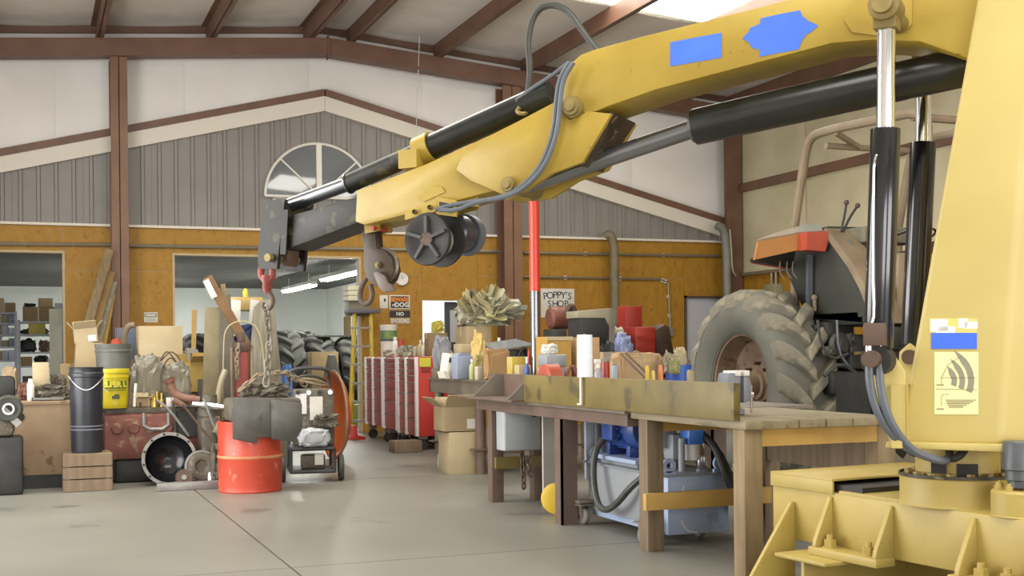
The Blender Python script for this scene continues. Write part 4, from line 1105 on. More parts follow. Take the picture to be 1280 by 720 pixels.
def bottle(px0, px1, ytop, Y, z, m, label, capm, spray=False, group=None):
    l, w, h = item(px0, px1, ytop, Y, z)
    t = thing('spray_bottle' if spray else 'bottle', label, 'bottle', l, 0, group)
    MB().lathe([(r * w / 2, q * h) for r, q in BOT], seg=20).build('bottle_body', m, t)
    if spray:
        MB().lathe([(w * .24, h * .8), (w * .24, h * .9), (0, h * .9)], seg=14).bx(-w * .45, w * .3, -w * .15, w * .15, h * .9, h).build('spray_head', capm, t, bevel=.004)
        MB().bar((-w * .28, 0, h * .9), (-w * .38, 0, h * .76), w * .1, w * .08).build('trigger', capm, t)
    else: MB().lathe([(0, h), (w * .24, h), (w * .24, h * .84), (0, h * .84)], seg=16).build('bottle_cap', capm, t)
    return t
def can(px0, px1, ytop, Y, z, m, label, group=None, name='can', lidm=None):
    l, w, h = item(px0, px1, ytop, Y, z)
    t = thing(name, label, name.replace('_', ' ').split()[-1], l, 0, group)
    MB().lathe([(0, 0), (w * .48, 0), (w * .5, .006), (w * .5, h * .94), (w * .46, h * .97), (0, h * .97)], seg=24).build(name + '_body', m, t)
    MB().lathe([(0, h), (w * .40, h), (w * .42, h * .97), (0, h * .96)], seg=24).build('lid', lidm or M_steel, t)
    return t

# ================================================================= left-hand heap of machine parts
M_rust = mat('rusty_red_iron', '#7d4b3f', '#6a3e33', 7, rough=.65, bump=.15, c3='#8c6f5c', s3=9, t3=.58)
M_tanbox = mat('tan_rusty_sheet', '#8f7558', '#a08a6c', 3, rough=.55, c3='#7a5a40', s3=6, t3=.58)
M_grime = mat('greasy_parts', '#4f493f', '#625b4d', 9, rough=.55, bump=.25, c3='#7d7464', s3=16, t3=.6)
M_alum = mat('cast_aluminium', '#8f8d88', '#7d7b76', 9, rough=.45, metal=.4, bump=.1)
M_poly = mat('clear_poly', '#8a887b', '#757366', 6, rough=.2, alpha=.6, spec=.5)
M_pblk = mat('pail_black', '#23262d', '#2b2e35', 4, rough=.35)
M_pyel = mat('pail_yellow', '#c9b91f', '#bfae1a', 4, rough=.4)
YA = 12.15
# tan sheet-metal cabinet
l, w, h = item(12, 98, 500, YA, 0)
tc_ = thing('steel_cabinet', 'low tan rusty sheet steel cabinet with a dark round port', 'cabinet', l)
MB().bx(-w / 2, w / 2, -.25, .25, .12, h).build('cabinet_shell', M_tanbox, tc_, bevel=.015)
MB().bx(-w / 2 + .02, w / 2 - .02, -.23, .23, 0, .12).build('plinth', M_dark, tc_)
MB().lathe([(.0, -.004), (.045, -.004), (.062, -.012), (.065, 0)], (-w * .33, -.25, h - .14), (0, -1, 0), 20).build('port_ring', M_alum, tc_)
MB().cyl((-w * .33, -.252, h - .14), (-w * .33, -.258, h - .14), .04, seg=18).build('port_hole', M_dark, tc_)
MB().bx(-w / 2, w / 2, -.262, -.25, h - .03, h - .012).build('top_lip', M_tanbox, tc_)
ZC = h
crumple(38, 88, 479, YA - .02, ZC, M_grime, 'parts_heap', 'heap of greasy olive machine parts on the tan cabinet', 'machine parts', 5, dd=.3, amp=.5, freq=4)
tubm = thing('parts_tray', 'shallow dented metal tray on the tan steel cabinet', 'tray', item(40, 80, 500, YA - .15, ZC)[0])
MB().bx(-.14, .14, -.08, .08, 0, .008).bx(-.14, .14, -.08, -.074, 0, .03).bx(-.14, .14, .074, .08, 0, .03).bx(-.14, -.134, -.08, .08, 0, .03).bx(.134, .14, -.08, .08, 0, .03).build('tray_shell', M_alum, tubm)
# jar on the cabinet
l, w, h = item(86, 98, 479, YA, ZC)
jr = thing('plastic_jar', 'white plastic jar with a yellow-green lid on the tan cabinet', 'jar', l)
MB().lathe([(0, 0), (w * .46, 0), (w * .5, .01), (w * .5, h * .82), (w * .42, h * .86), (0, h * .86)], seg=24).build('jar_body', color('jar_white', '#d9d6cf'), jr)
MB().lathe([(w * .46, h * .84), (w * .47, h), (0, h)], seg=24).build('lid', color('jar_lid', '#b7b04a'), jr)
# small engine at the very left
l, w, h = item(-22, 26, 470, YA - .5, 0)
se = thing('small_engine', 'greasy small engine with a bright pulley beside the tan cabinet', 'engine', l)
MB().bx(-w / 2, w / 2, -.2, .2, 0, .5).build('engine_base', M_dark, se, bevel=.03)
MB().bx(-w * .4, w * .3, -.16, .16, .5, .78).build('crankcase', M_grime, se, bevel=.05)
cr_ = MB().lathe([(0, 0), (.05, 0), (.05, .03), (.1, .04), (.12, .02), (.12, .0)], (w * .16, -.2, h - .28), (0, -1, 0), 28).build('pulley', M_dgrey, se)
MB().lathe([(.035, .045), (.05, .045), (.05, .06), (.035, .06), (.035, .045)], (w * .16, -.2, h - .28), (0, -1, 0), 24).build('pulley_hub', M_alu, cr_)
MB().bar((-w * .2, -.2, h - .2), (w * .42, -.22, h - .42), .035, .06).build('link_arm', M_alum, se)
MB().box((-.02, 0, h - .1), (.26, .2, .2)).build('air_cleaner', M_dark, se, bevel=.04)
crumple(2, 22, 458, YA + .35, .83, color('tan_wad', '#8d7a5c', '#786547'), 'cloth_wad', 'tan oily cloth wad behind the small engine', 'cloth', 8)
l, w, h = item(-10, 30, 484, YA + .4, 0)
one(MB().bx(-w / 2, w / 2, -.17, .17, 0, .02).bx(-w / 2, w / 2, -.17, .17, .78, .83).bx(-w / 2, -w / 2 + .04, -.17, .17, .02, .78).bx(w / 2 - .04, w / 2, -.17, .17, .02, .78), 'wood_stand', M_wood2, 'small open wooden stand behind the greasy small engine', 'stand', l)
# black drum on a crate
l, w, h = item(85, 127, 459, YA - .48, .33)
l.x += .01
bk = thing('black_drum', 'tall black plastic drum with steel bail handle on a crate', 'drum', l)
MB().lathe([(0, 0), (w * .43, 0), (w * .45, .02), (w * .48, h * .88), (w * .5, h * .89), (w * .5, h * .93), (w * .48, h * .94), (w * .48, h * .97), (w * .5, h), (w * .46, h), (w * .45, h * .9), (0, h * .88)], seg=36).build('drum_wall', M_pblk, bk)
for q in (.26, .3): MB().lathe([(w * .455, h * q), (w * .475, h * (q + .01)), (w * .46, h * (q + .02))], seg=36).build('drum_hoop', M_hoseg, bk)
MB().tube([(-w * .5, -.02, h * .9), (-w * .3, -w * .42, h * .78), (0, -w * .52, h * .72), (w * .3, -w * .42, h * .8), (w * .5, -.02, h * .9)], .004, 6, smooth=2).build('bail_handle', M_alu, bk)
def crate(loc, w, d, h, label, rz=0):
    c = thing('wooden_crate', label, 'crate', loc, rz)
    n = max(2, int(h / .09))
    for i in range(n):
        z = i * h / n
        for s_ in (-1, 1):
            MB().bx(-w / 2, w / 2, s_ * d / 2 - .008, s_ * d / 2 + .008, z + .004, z + h / n - .006).build('slat', M_wood2, c)
            MB().bx(s_ * w / 2 - .008, s_ * w / 2 + .008, -d / 2 + .008, d / 2 - .008, z + .004, z + h / n - .006).build('slat', M_wood2, c)
    for sx_ in (-1, 1):
        for sy_ in (-1, 1): MB().bx(sx_ * (w / 2 - .03) - .02, sx_ * (w / 2 - .03) + .02, sy_ * (d / 2 - .03) - .02, sy_ * (d / 2 - .03) + .02, 0, h - .012).build('corner_post', M_wood, c)
    MB().bx(-w / 2, w / 2, -d / 2, d / 2, h - .012, h).build('crate_top', M_wood, c)
crate((l.x, l.y, 0), .40, .40, .33, 'low slatted wooden crate under the black drum')
# rusty engine block, yellow pail on it
l, w, h = item(130, 246, 508, YA + .1, 0)
eg = thing('engine_block', 'rusty red cast iron engine block with studs and side covers', 'engine', l)
MB().bx(-w / 2, w / 2, -.24, .24, .22, h - .06).build('block_casting', M_rust, eg, bevel=.03)
MB().bx(-w / 2 + .03, w / 2 - .05, -.18, .18, h - .06, h).build('block_deck', M_grime, eg, bevel=.01)
MB().bx(-w / 2 + .1, w / 2 - .1, -.2, .2, 0, .22).build('oil_pan', M_dark, eg, bevel=.03)
for i in range(5):
    x = -w / 2 + .12 + i * .15
    MB().lathe([(0, .02), (.045, .02), (.055, .01), (.055, 0)], (x, -.24, h - .19), (0, -1, 0), 16).build('core_plug', M_rust, eg)
    MB().cyl((x + .06, -.22, h), (x + .06, -.22, h + .05), .01, seg=8).build('stud', M_iron, eg)
MB().tube([(-w * .1, -.26, h - .05), (-w * .1, -.27, .5), (w * .15, -.27, .5), (w * .15, -.26, h - .05)], .018, 8, smooth=1).build('fuel_line', M_alum, eg)
fr_ = MB()
fr_.tube([(w * .22, -.28, .36), (w * .22, -.28, h - .0), (w * .46, -.28, h - .0), (w * .46, -.28, .36)], .016, 8)
fr_.build('guard_frame', M_dgrey, eg)
MB().bx(w * .24, w * .44, -.27, -.24, .42, h - .04).build('guard_panel', M_dark, eg)
ZE = h
l, w, h = item(123, 161, 461, YA - .05, ZE)
yp = thing('yellow_pail', 'yellow oil pail with green lettering standing on the rusty engine block', 'bucket', l)
MB().lathe([(0, 0), (w * .41, 0), (w * .42, .01), (w * .46, h * .76), (w * .48, h * .77), (w * .48, h * .82), (w * .465, h * .83), (w * .47, h * .89), (w * .5, h * .9), (w * .5, h), (w * .45, h), (w * .43, .03), (0, .02)], seg=40).build('pail_wall', M_pyel, yp)
M_grn = color('print_green', '#5c6d22'); M_pyl2 = color('print_yellow', '#d9c93a')
rr = w * .452
def wrap(x0, x1, z0, z1, m, name, rad, off=.001):
    mb = MB(); mb.grid(lambda u, v: V((rad + off) * math.sin((x0 + (x1 - x0) * u)), -(rad + off) * math.cos((x0 + (x1 - x0) * u)), z0 + (z1 - z0) * v), 12, 1); return mb
wrap(-.75, .95, h * .50, h * .70, M_grn, '', rr + .004).build('label_band', M_grn, yp)
for i, chh in enumerate('SUPER L'):
    a = -.62 + i * .22
    if chh != ' ':
        t_ = text(chh, h * .2, M_pyl2, yp, (0, 0, 0), (PI / 2, 0, a), name='lettering', bold=.004)
        R_ = rr + .0075
        t_.location = (R_ * math.sin(a), -R_ * math.cos(a), h * .605)
wrap(-.75, .95, h * .45, h * .465, M_grn, '', rr + .002).build('label_rule', M_grn, yp)
# tractor-like silhouette printed on the pail
wrap(-.2, .34, h * .24, h * .32, M_inkd, '', rr - .002).build('label_print', M_inkd, yp)
wrap(-.05, .3, h * .32, h * .36, M_inkd, '', rr - .0).build('label_print', M_inkd, yp)
MB().tube([(-w * .49, 0, h * .85), (-w * .44, -w * .3, h * .55), (-w * .2, -w * .47, h * .42)], .003, 6, smooth=2).build('bail_handle', M_alu, yp)
# grey tub behind on a stand
l, w, h = item(119, 164, 430, YA + .58, 1.04)
one(MB().lathe([(0, 0), (w * .44, 0), (w * .47, h * .7), (w * .49, h * .72), (w * .49, h * .78), (w * .475, h * .8), (w * .5, h), (w * .46, h), (w * .43, .02), (0, .015)], seg=36), 'grey_tub', color('tub_grey', '#5b5d57', '#686a63', .45), 'round dark grey plastic tub above the yellow pail', 'tub', l)
one(MB().bx(-.2, .2, -.17, .17, 1.0, 1.04).bx(-.19, -.15, -.16, -.12, 0, 1).bx(.15, .19, -.16, -.12, 0, 1).bx(-.19, -.15, .12, .16, 0, 1).bx(.15, .19, .12, .16, 0, 1), 'wood_stand', M_wood, 'tall narrow wooden stand holding the grey tub', 'stand', (l.x, l.y, 0))
# bell housing on the floor
bh0 = fl(212, 607); 
bh = thing('bell_housing', 'round cast aluminium bell housing with a dark hollow face on the floor', 'engine part', (bh0.x, bh0.y, 0))
n_ = V(-.05, -1, 0).normalized(); c_ = V(0, 0, .245)
MB().lathe([(.215, 0), (.245, 0), (.245, -.03), (.22, -.05), (.2, -.25), (.12, -.3), (0, -.3)], c_, n_, 44).build('housing_shell', M_alum, bh)
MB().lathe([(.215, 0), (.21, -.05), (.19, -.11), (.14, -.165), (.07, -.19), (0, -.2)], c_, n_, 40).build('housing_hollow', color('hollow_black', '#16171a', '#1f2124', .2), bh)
for i in range(12):
    a = i * PI / 6 + .2; MB().cyl(c_ + V(.23 * math.cos(a), -.012, .23 * math.sin(a)), c_ + V(.23 * math.cos(a), .02, .23 * math.sin(a)), .011, seg=8).build('flange_bolt', M_dark, bh)
# round drum pulley, shaft, plates beside it
p = fl(252, 606)
rd = thing('brake_drum', 'small round cast brake drum lying on edge beside the bell housing', 'engine part', (p.x, p.y, 0))
MB().lathe([(0, 0), (.05, 0), (.06, .02), (.09, .03), (.125, .02), (.13, -.08), (0, -.08)], (0, 0, .17), (0, -1, .1), 32).build('drum_face', M_grime, rd)
MB().lathe([(.13, .0), (.15, 0), (.15, -.03), (.13, -.03), (.13, 0)], (0, 0, .17), (0, -1, .1), 32).build('drum_lip', M_alum, rd)
MB().bx(-.09, .09, -.03, .06, 0, .05).build('drum_shoe', M_iron, rd)
one(MB().bx(-.3, .34, -.05, .05, 0, .07), 'steel_channel', M_alum, 'length of grey steel channel on the floor by the red drum', 'steel bar', fl(240, 612), .0, bevel=.008)
l, w, h = item(236, 292, 500, YA - .36, 0)
gx = thing('gearbox', 'greasy tall gearbox with a bright splined shaft beside the red drum', 'gearbox', l)
MB().bx(-w * .28, w * .12, -.15, .15, .12, .62).build('gear_case', M_grime, gx, bevel=.04)
MB().bx(-w * .42, w * .3, -.2, .2, 0, .12).build('case_foot', M_grime, gx, bevel=.02)
MB().lathe([(0, 0), (.1, 0), (.1, .1), (.07, .12), (.07, .2), (0, .2)], (-.02, 0, .62), (0, 0, 1), 20).build('case_neck', M_grime, gx)
sh_ = MB().cyl((-w * .45, -.1, h - .03), (w * .5, -.16, h - .08), .028, seg=16).cyl((-w * .25, -.11, h - .04), (w * .1, -.14, h - .06), .036, seg=16).build('output_shaft', M_chrome, gx)
MB().box((.06, -.2, .5), (.13, .1, .1), Matrix.Rotation(.4, 3, 'Y')).build('linkage', M_tan, gx, bevel=.01)
MB().tube([(-.1, -.2, .8), (.0, -.22, .5), (.1, -.2, .3)], .012, 8, smooth=1).build('control_rod', M_alum, gx)
one(MB().cyl((0, -.06, 0.06), (0, .06, .06), .06, seg=20).cyl((0, -.1, .06), (0, -.06, .06), .025, seg=12), 'electric_plug', M_alu, 'shiny short steel cylinder on the floor at the red drum', 'steel part', fl(270, 606), 1.2)
# boxes of fittings on the engine
l, w, h = item(170, 186, 497, YA + .0, ZE); carton_at(l, w, .12, h * 1.0, 'tiny open carton of fittings on the engine block', 0, M_kraft2, 1)
for i, (a, b, t_) in enumerate(((187, 193, 492), (193, 199, 489), (199, 204, 491), (190, 196, 496))):
    l, w, h = item(a, b, t_, YA - .02 - i * .03, ZE)
    one(MB().lathe([(0, 0), (w * .5, 0), (w * .5, h * .5), (w * .3, h * .55), (w * .3, h), (0, h)], seg=6), 'brass_fitting', color('brass', '#b59a4c', '#a58839', .35, metal=.6), 'small brass hex fitting on the engine block', 'fitting', l, i, 'brass fittings')
for i, (a, b) in enumerate(((207, 213), (213, 219), (218, 222))):
    l, w, h = item(a, b, 494, YA - .05, ZE); one(MB().bx(-w / 2, w / 2, -.03, .03, 0, h * .8), 'spark_plug_box', M_lab, 'small white parts box on the engine block', 'box', l, i * .4, 'white parts boxes', bevel=.003)
crumple(163, 205, 441, YA + .2, ZE, M_poly, 'plastic_bag', 'cloudy crumpled clear plastic bag behind the yellow pail', 'plastic bag', 3, amp=.3, freq=2.6, smooth=15)
crumple(198, 240, 450, YA + .25, ZE, M_poly, 'plastic_bag', 'clear plastic sheeting bundle beside the pink pipe elbow', 'plastic bag', 6, amp=.3, freq=2.6, smooth=15)
l, w, h = item(208, 250, 468, YA - .08, ZE + .08)
pe = thing('pipe_elbow', 'pinkish brown cast exhaust elbow on the engine block', 'pipe', V(l.x, l.y, ZE))
MB().tube([(-w * .4, 0, .25), (-w * .3, 0, .13), (-w * .05, -.02, .08), (w * .45, -.03, .055)], .04, 14, smooth=2).build('elbow_tube', color('elbow_pink', '#86614f', '#745243', .6), pe)
MB().lathe([(.04, -.02), (.054, -.02), (.054, .02), (.04, .02)], (-w * .4, 0, .25), (-.1, 0, .2), 18).build('elbow_collar', M_rust, pe)
MB().tube([(-.1, -.05, .07), (.0, -.06, .0)], .03, 10).build('elbow_foot', MATS['elbow_pink'], pe)
# dead branches / bent rods above
for i, pts in enumerate((((192, 470), (200, 452), (208, 437), (216, 446), (226, 460)), ((194, 458), (206, 446), (214, 438), (224, 447), (230, 462)), ((200, 466), (212, 444), (222, 455)))):
    P = [aty(x, y, YA + .3 + i * .05) for x, y in pts]; P[0].z = max(ZE + .01, P[0].z)
    one(MB().tube([q - V(P[0].x, P[0].y, ZE) for q in P], .007, 6, smooth=2), 'bent_rod', M_iron, 'thin rusty bent rod arching over the plastic sheeting', 'rod', (P[0].x, P[0].y, ZE), 0, 'bent rods in the parts heap')
# cartons further back
YB = 13.8
zs_ = .8
l, w, h = item(70, 275, 455, YB, 0)
pb = thing('pallet_bench', 'long low wooden bench carrying cartons behind the machine parts', 'bench', l)
for i in range(4): MB().bx(-w / 2, w / 2, -.4 + i * .2, -.21 + i * .2, zs_ - .03, zs_).build('plank', M_wood2, pb)
for x in (-w / 2 + .08, w / 2 - .08, 0):
    for y in (-.34, .34): MB().bx(x - .04, x + .04, y - .04, y + .04, 0, zs_ - .03).build('leg', M_wood2, pb)
carton(40, 61, 453, YA + .14, ZC + .0, 'plain tan carton standing upright on the tan cabinet', dd=.14, m=M_kraft2)
carton(170, 228, 408, YB, zs_, 'large pale cardboard carton with a taped seam in front of the orange wall', dd=.4, m=M_kraft2)
carton(229, 262, 452, YB - .3, zs_, 'yellowish carton with open flaps beside the large pale carton', dd=.22, m=color('carton_yellow', '#b99b56', '#ac8d49', .8), open_=1, rz=.3)
carton(238, 262, 441, YB + .05, zs_ + .002, 'closed yellowish carton standing behind the open one', dd=.15, m=MATS['carton_yellow'])
carton(90, 126, 428, YB, zs_, 'battered carton with label under a tilted open box', dd=.25, m=M_kraft, tag_=True, tilt=.06)
l, w, h = item(92, 124, 411, YB, zs_); 
carton_at(V(l.x, l.y, 1.33), w * .85, .22, .16, 'open carton with a white label tilted on the battered carton', 0, M_kraft2, 1, True, tilt=-.1)
carton(75, 88, 455, YB - .35, zs_, 'small brown carton beside the battered carton', m=M_kraft3)
crumple(228, 250, 434, YB + .33, zs_, color('grey_cloth', '#b2ada0', '#9b968a', .8), 'cloth_wad', 'pale grey cloth wad on top of the low bench', 'cloth', 12)
for i, (x, y, w_, d_, h_) in enumerate(((108, 0, .34, .2, .07), (104, 0, .3, .18, .12))):
    l, _w, _h = item(x - 10, x + 10, 440, YB - .3, zs_ + (.0 if i == 0 else .07)); one(MB().bx(-w_ / 2, w_ / 2, -d_ / 2, d_ / 2, 0, h_ * .6), 'scrap_board', M_wood2, ('flat' if i == 0 else 'upper') + ' scrap board lying before the battered carton', 'board', l, .2 * i)
# blue-grey box and bent pipe near the column
carton(144, 178, 410, YB + .9, 0.9, 'slate blue metal case beside the brown column', dd=.3, m=color('slate_case', '#565c6c', '#4d5363', .5))
one(MB().bx(-.35, .35, -.22, .22, 0, .9), 'storage_bin', color('bin_dark', '#4a4540', '#3e3a36'), 'dark storage bin below the slate blue case', 'bin', V(*item(144, 178, 410, YB + .9, 0)[0]), bevel=.02)
P = [aty(x, y, YB + .45) for x, y in ((154, 433), (155, 418), (160, 407), (168, 406))]
one(MB().tube([(q - V(P[0].x, P[0].y, zs_)) for q in [V(P[0].x, P[0].y, zs_)] + P], .035, 10, smooth=2), 'bent_hose', M_tan, 'thick tan hose standing bent in front of the slate blue case', 'hose', (P[0].x, P[0].y, zs_))
crumple(138, 152, 422, YB - .1, zs_ + .3, color('red_rag', '#a2442f', '#8e3a28', .8), 'shop_rag', 'faded red shop rag behind the grey tub', 'rag', 4)
carton(139, 156, 430, YB - .1, zs_, 'square tan carton under the red rag', m=M_kraft)
# dark cabinet behind the gearbox
l, w, h = item(250, 285, 474, YB - .68, 0)
dc = thing('slate_cabinet', 'blue-grey steel floor cabinet behind the gearbox', 'cabinet', l)
MB().bx(-w / 2, w / 2, -.2, .2, 0, h).build('cabinet_shell', color('cab_slate', '#4c525c', '#444a54'), dc, bevel=.01)
MB().bx(-w / 2 + .02, w / 2 - .02, -.21, -.2, .05, h - .04).build('cabinet_door', MATS['cab_slate'], dc, bevel=.004)

# ================================================================= centre: red drum, gear case, boards, welder cart
p = fl(318, 616); rD = .275
dr = thing('red_drum', 'dented orange-red steel drum cut short with a rolled hoop', 'drum', (p.x, p.y + .2, 0))
M_dred = mat('drum_red', '#b8452f', '#a93c28', 4, rough=.4, bump=.15, bscale=5, c3='#c9705a', s3=9, t3=.64)
MB().lathe([(0, 0), (rD * .98, 0), (rD, .012), (rD * .985, .03), (rD, .06), (rD * 1.0, .285), (rD * 1.025, .3), (rD * 1.025, .315), (rD, .33), (rD * .995, .58), (rD * 1.02, .6), (rD * 1.02, .615), (rD * .96, .615), (rD * .95, .3), (0, .2)], seg=48).build('drum_wall', M_dred, dr)
MB().lathe([(rD * 1.02, .295), (rD * 1.035, .3), (rD * 1.035, .315), (rD * 1.02, .32)], seg=48).build('drum_hoop', color('hoop_worn', '#c08a5c', '#b06a48'), dr)
dloc = V(p.x, p.y + .2, .615)
gc = thing('gear_housing', 'bulky dark grey gear housing with polished plate resting on the red drum', 'gear housing', dloc)
def gq(x, y, Y=None): return aty(x, y, Y or (dloc.y - .32)) - dloc
M_gh = mat('dark_housing', '#454340', '#5c5953', 4, rough=.32, bump=.1, c3='#38373a', s3=6, t3=.6)
MB().prism([(gq(x, y).x, gq(x, y).z) for x, y in ((291, 497), (291, 549), (322, 555), (322, 547), (346, 547), (346, 497))], (0, -.32, 0), (1, 0, 0), (0, 0, 1), .03, (0, 1, 0)).build('front_plate', M_gh, gc, bevel=.012)
MB().prism([(gq(x, y).x, gq(x, y).z) for x, y in ((338, 499), (339, 549), (366, 552), (377, 538), (377, 504))], (0, -.345, 0), (1, 0, 0), (0, 0, 1), .03, (0, 1, 0)).build('front_plate', M_gh, gc, bevel=.012)
MB().bx(-.20, .40, -.29, .2, .0, .20).build('housing_body', M_grime, gc, bevel=.03)
mb = crumple_mb(.5, .4, .16, 21, amp=.6, freq=4); hp_ = mb.build('grease_heap', M_grime, gc, smooth=30); hp_.location = (.12, -.05, .19)
# boards and weathered slabs standing behind
M_grayw = mat('weathered_grey_slab', '#8b8576', '#76705f', 5, rough=.85, bump=.3, stretch=(4, 4, .5), c3='#a39d8c', s3=7, t3=.6)
YS = 12.75
def lean(pts, th, name, m, label, cat, Y, group=None, dy=0.0):
    """flat piece with picture outline on the upright plane Y; foot put on the floor"""
    P = [aty(x, y, Y) for x, y in pts]; zmin = min(q.z for q in P); cx_ = sum(q.x for q in P) / len(P)
    mb = MB().prism([(q.x - cx_, 0 if q.z < .45 else q.z) for q in P], (0, 0, 0), (1, 0, 0), (0, 0, 1), th, (0, 1, 0))
    for v in mb.bm.verts: v.co.y += v.co.z * dy
    return one(mb, name, m, label, cat, (cx_, Y, 0), 0, group, bevel=.006)
lean([(318, 384), (326, 376), (338, 374), (343, 384), (364, 566), (302, 566)], .06, 'weathered_slab', M_grayw, 'broad grey weathered slab standing upright behind the red jack', 'board', YS)
lean([(257, 384), (281, 384), (296, 560), (250, 560)], .05, 'weathered_slab', color('slab_tan', '#8d8164', '#7b7055', .85), 'tan weathered slab standing beside the crooked boards', 'board', YS + .09)
lean([(276, 372), (288, 368), (304, 560), (272, 560)], .05, 'weathered_slab', color('slab_dark', '#6d655a', '#5c554b', .85), 'dark weathered slab leaning between two paler slabs', 'board', YS + .02)
bd = thing('timber_post', 'crooked brown timber leaning up in front of the slabs', 'timber', aty(300, 560, YS - .2) * 1.0)
bd.location.z = 0
B0 = aty(300, 560, YS - .2); B0.z = 0
a, b = aty(259, 346, YS - .2) - B0, aty(312, 438, YS - .2) - B0
MB().bar(a, b, .09, .05, up=(0, 1, 0)).build('upper_timber', color('timber_brown', '#7a5d3d', '#6b4f33', .8), bd)
MB().bar(aty(257, 350, YS - .22) - B0, aty(268, 372, YS - .22) - B0, .06, .03, up=(0, 1, 0)).build('white_batten', M_lab, bd)
MB().bar(b + V(-.02, 0, .05), V(.02, 0, 0.0), .1, .05, up=(0, 1, 0)).build('lower_timber', MATS['timber_brown'], bd)
MB().bar(aty(278, 355, YS - .18) - B0, aty(285, 400, YS - .18) - B0, .05, .03, up=(0, 1, 0)).build('short_batten', M_wood, bd)
l = aty(302, 480, YS - .35); l.z = 0
jk = thing('red_jack', 'red steel lifting jack standing upright among the timbers', 'jack', l)
zt, zb_ = aty(302, 428, YS - .35).z, .0
MB().bx(-.06, .06, -.05, .05, .35, zt - .08).build('jack_body', color('jack_red', '#8e3a35', '#7c302c', .5), jk, bevel=.01)
MB().bx(-.09, .09, -.09, .09, 0, .04).bx(-.03, .03, -.03, .03, .04, .4).build('jack_base', M_iron, jk)
MB().bx(-.08, .08, -.06, .06, zt - .09, zt).bx(-.035, .035, -.04, .04, zt, zt + .1).build('jack_head', M_iron, jk, bevel=.01)
for s_ in (-1, 1): MB().cyl((s_ * .1, -.03, .4), (s_ * .1, -.03, zt - .05), .014, seg=10).build('jack_rod', M_tan, jk)
# cream rope loop
P = [aty(x, y, YS - .45) for x, y in ((279, 425), (283, 410), (292, 403), (303, 401), (316, 404), (324, 414), (328, 432), (330, 452))]
q0 = V(P[0].x, P[0].y, 0)
one(MB().tube([V(P[0].x - .02, P[0].y, 0) - q0] + [q - q0 for q in P] + [V(P[-1].x + .05, P[-1].y, 0) - q0], .006, 8, smooth=2), 'rope_loop', color('rope_cream', '#b3a57e', '#a19369', .8), 'stiff cream rope looped in front of the timbers', 'rope', q0)
P = [aty(x, y, YS - .5) for x, y in ((282, 462), (275, 480), (272, 505), (270, 540))]; q0 = V(P[-1].x, P[-1].y, 0)
one(MB().tube([q - q0 for q in P] + [V(0, 0, 0)], .03, 8, smooth=2), 'hose_length', color('hose_cream', '#a39b80', '#938b70', .7), 'thick cream hose hanging down beside the red drum', 'hose', q0)
# wooden box with blue cloth on top of a post
l, w, h = item(284, 326, 366, YS + .5, 1.5)
bxt = thing('wooden_tray', 'pale wooden tray on tall legs holding a blue cloth', 'tray', V(l.x, l.y, 0))
MB().bx(-w / 2, w / 2, -.15, .15, 1.66, 1.66 + .14).build('tray_board', color('pine_pale', '#b59c62', '#a68d54', .7), bxt, bevel=.005)
for s_ in (-1, 1): MB().bx(s_ * w * .42 - .03, s_ * w * .42 + .03, -.1, .1, 0, 1.66).build('leg', M_wood2, bxt)
MB().bx(-w * .4, w * .4, -.14, .14, 1.25, 1.28).build('tray_shelf', MATS['pine_pale'], bxt)
o_ = one(crumple_mb(.24, .2, .24, 3, amp=.4), 'blue_cloth', color('cloth_navy', '#3d4a78', '#333f69', .8), 'dark blue cloth bundled on the wooden tray shelf', 'cloth', (l.x + .02, l.y - .02, 1.28), smooth=28)
for (x, y) in ((294, 388), (318, 388)):
    p = aty(x, y, YS + .3); one(MB().prism([(-.06, -.12), (.05, -.14), (.06, .1), (-.04, .12)], (0, 0, 0), (1, 0, 0), (0, 0, 1), .004, (0, 1, 0)), 'paper_tag', M_lab, 'white paper tag ' + ('between the timber and' if x < 300 else 'between the grey slab and') + ' the blue cloth', 'paper', p + V(0, 0, 0))
l, w, h = item(304, 311, 360, YS + .45, 1.80)
one(MB().lathe([(0, 0), (w * .5, 0), (w * .5, h * .6), (w * .3, h * .9), (0, h)], seg=16), 'yellow_ball', color('knob_yellow', '#c8b43a'), 'small yellow plastic ball lying on top of the wooden tray', 'ball', l)
# chain from the load hook
hw = crane_world(cl(333, 384, 0))
chain('lifting_chain', [hw, hw + V(.02, .02, -.2), hw + V(.0, .03, -.44)], .008, .062, color('chain_grey', '#827b6b', '#6b6557', .5), 'grey lifting chain hanging from the red load hook', 'chain')
# chains heaped on the gear housing
base_ = dloc + V(-.1, -.12, .38)
chain('log_chain', [aty(298, 430, YS - .42), aty(296, 452, YS - .43), aty(297, 474, YS - .42)], .009, .06, M_tan, 'dusty chain hanging along the red jack', 'chain')
chain('log_chain', [dloc + V(-.12, -.2, .27), dloc + V(.05, -.2, .4), dloc + V(.3, -.1, .42), dloc + V(.5, .0, .3)], .01, .07, M_tan, 'heavy dusty chain draped over the gear housing', 'chain')
# upright timber pole in the doorway
one(MB().bar((0, 0, 0), (.1, .4, aty(243, 388, 15.2).z), .05, .05), 'timber_pole', M_ywood, 'slim square timber pole standing in the wide doorway', 'pole', aty(238, 440, 14.8).xy.to_3d())

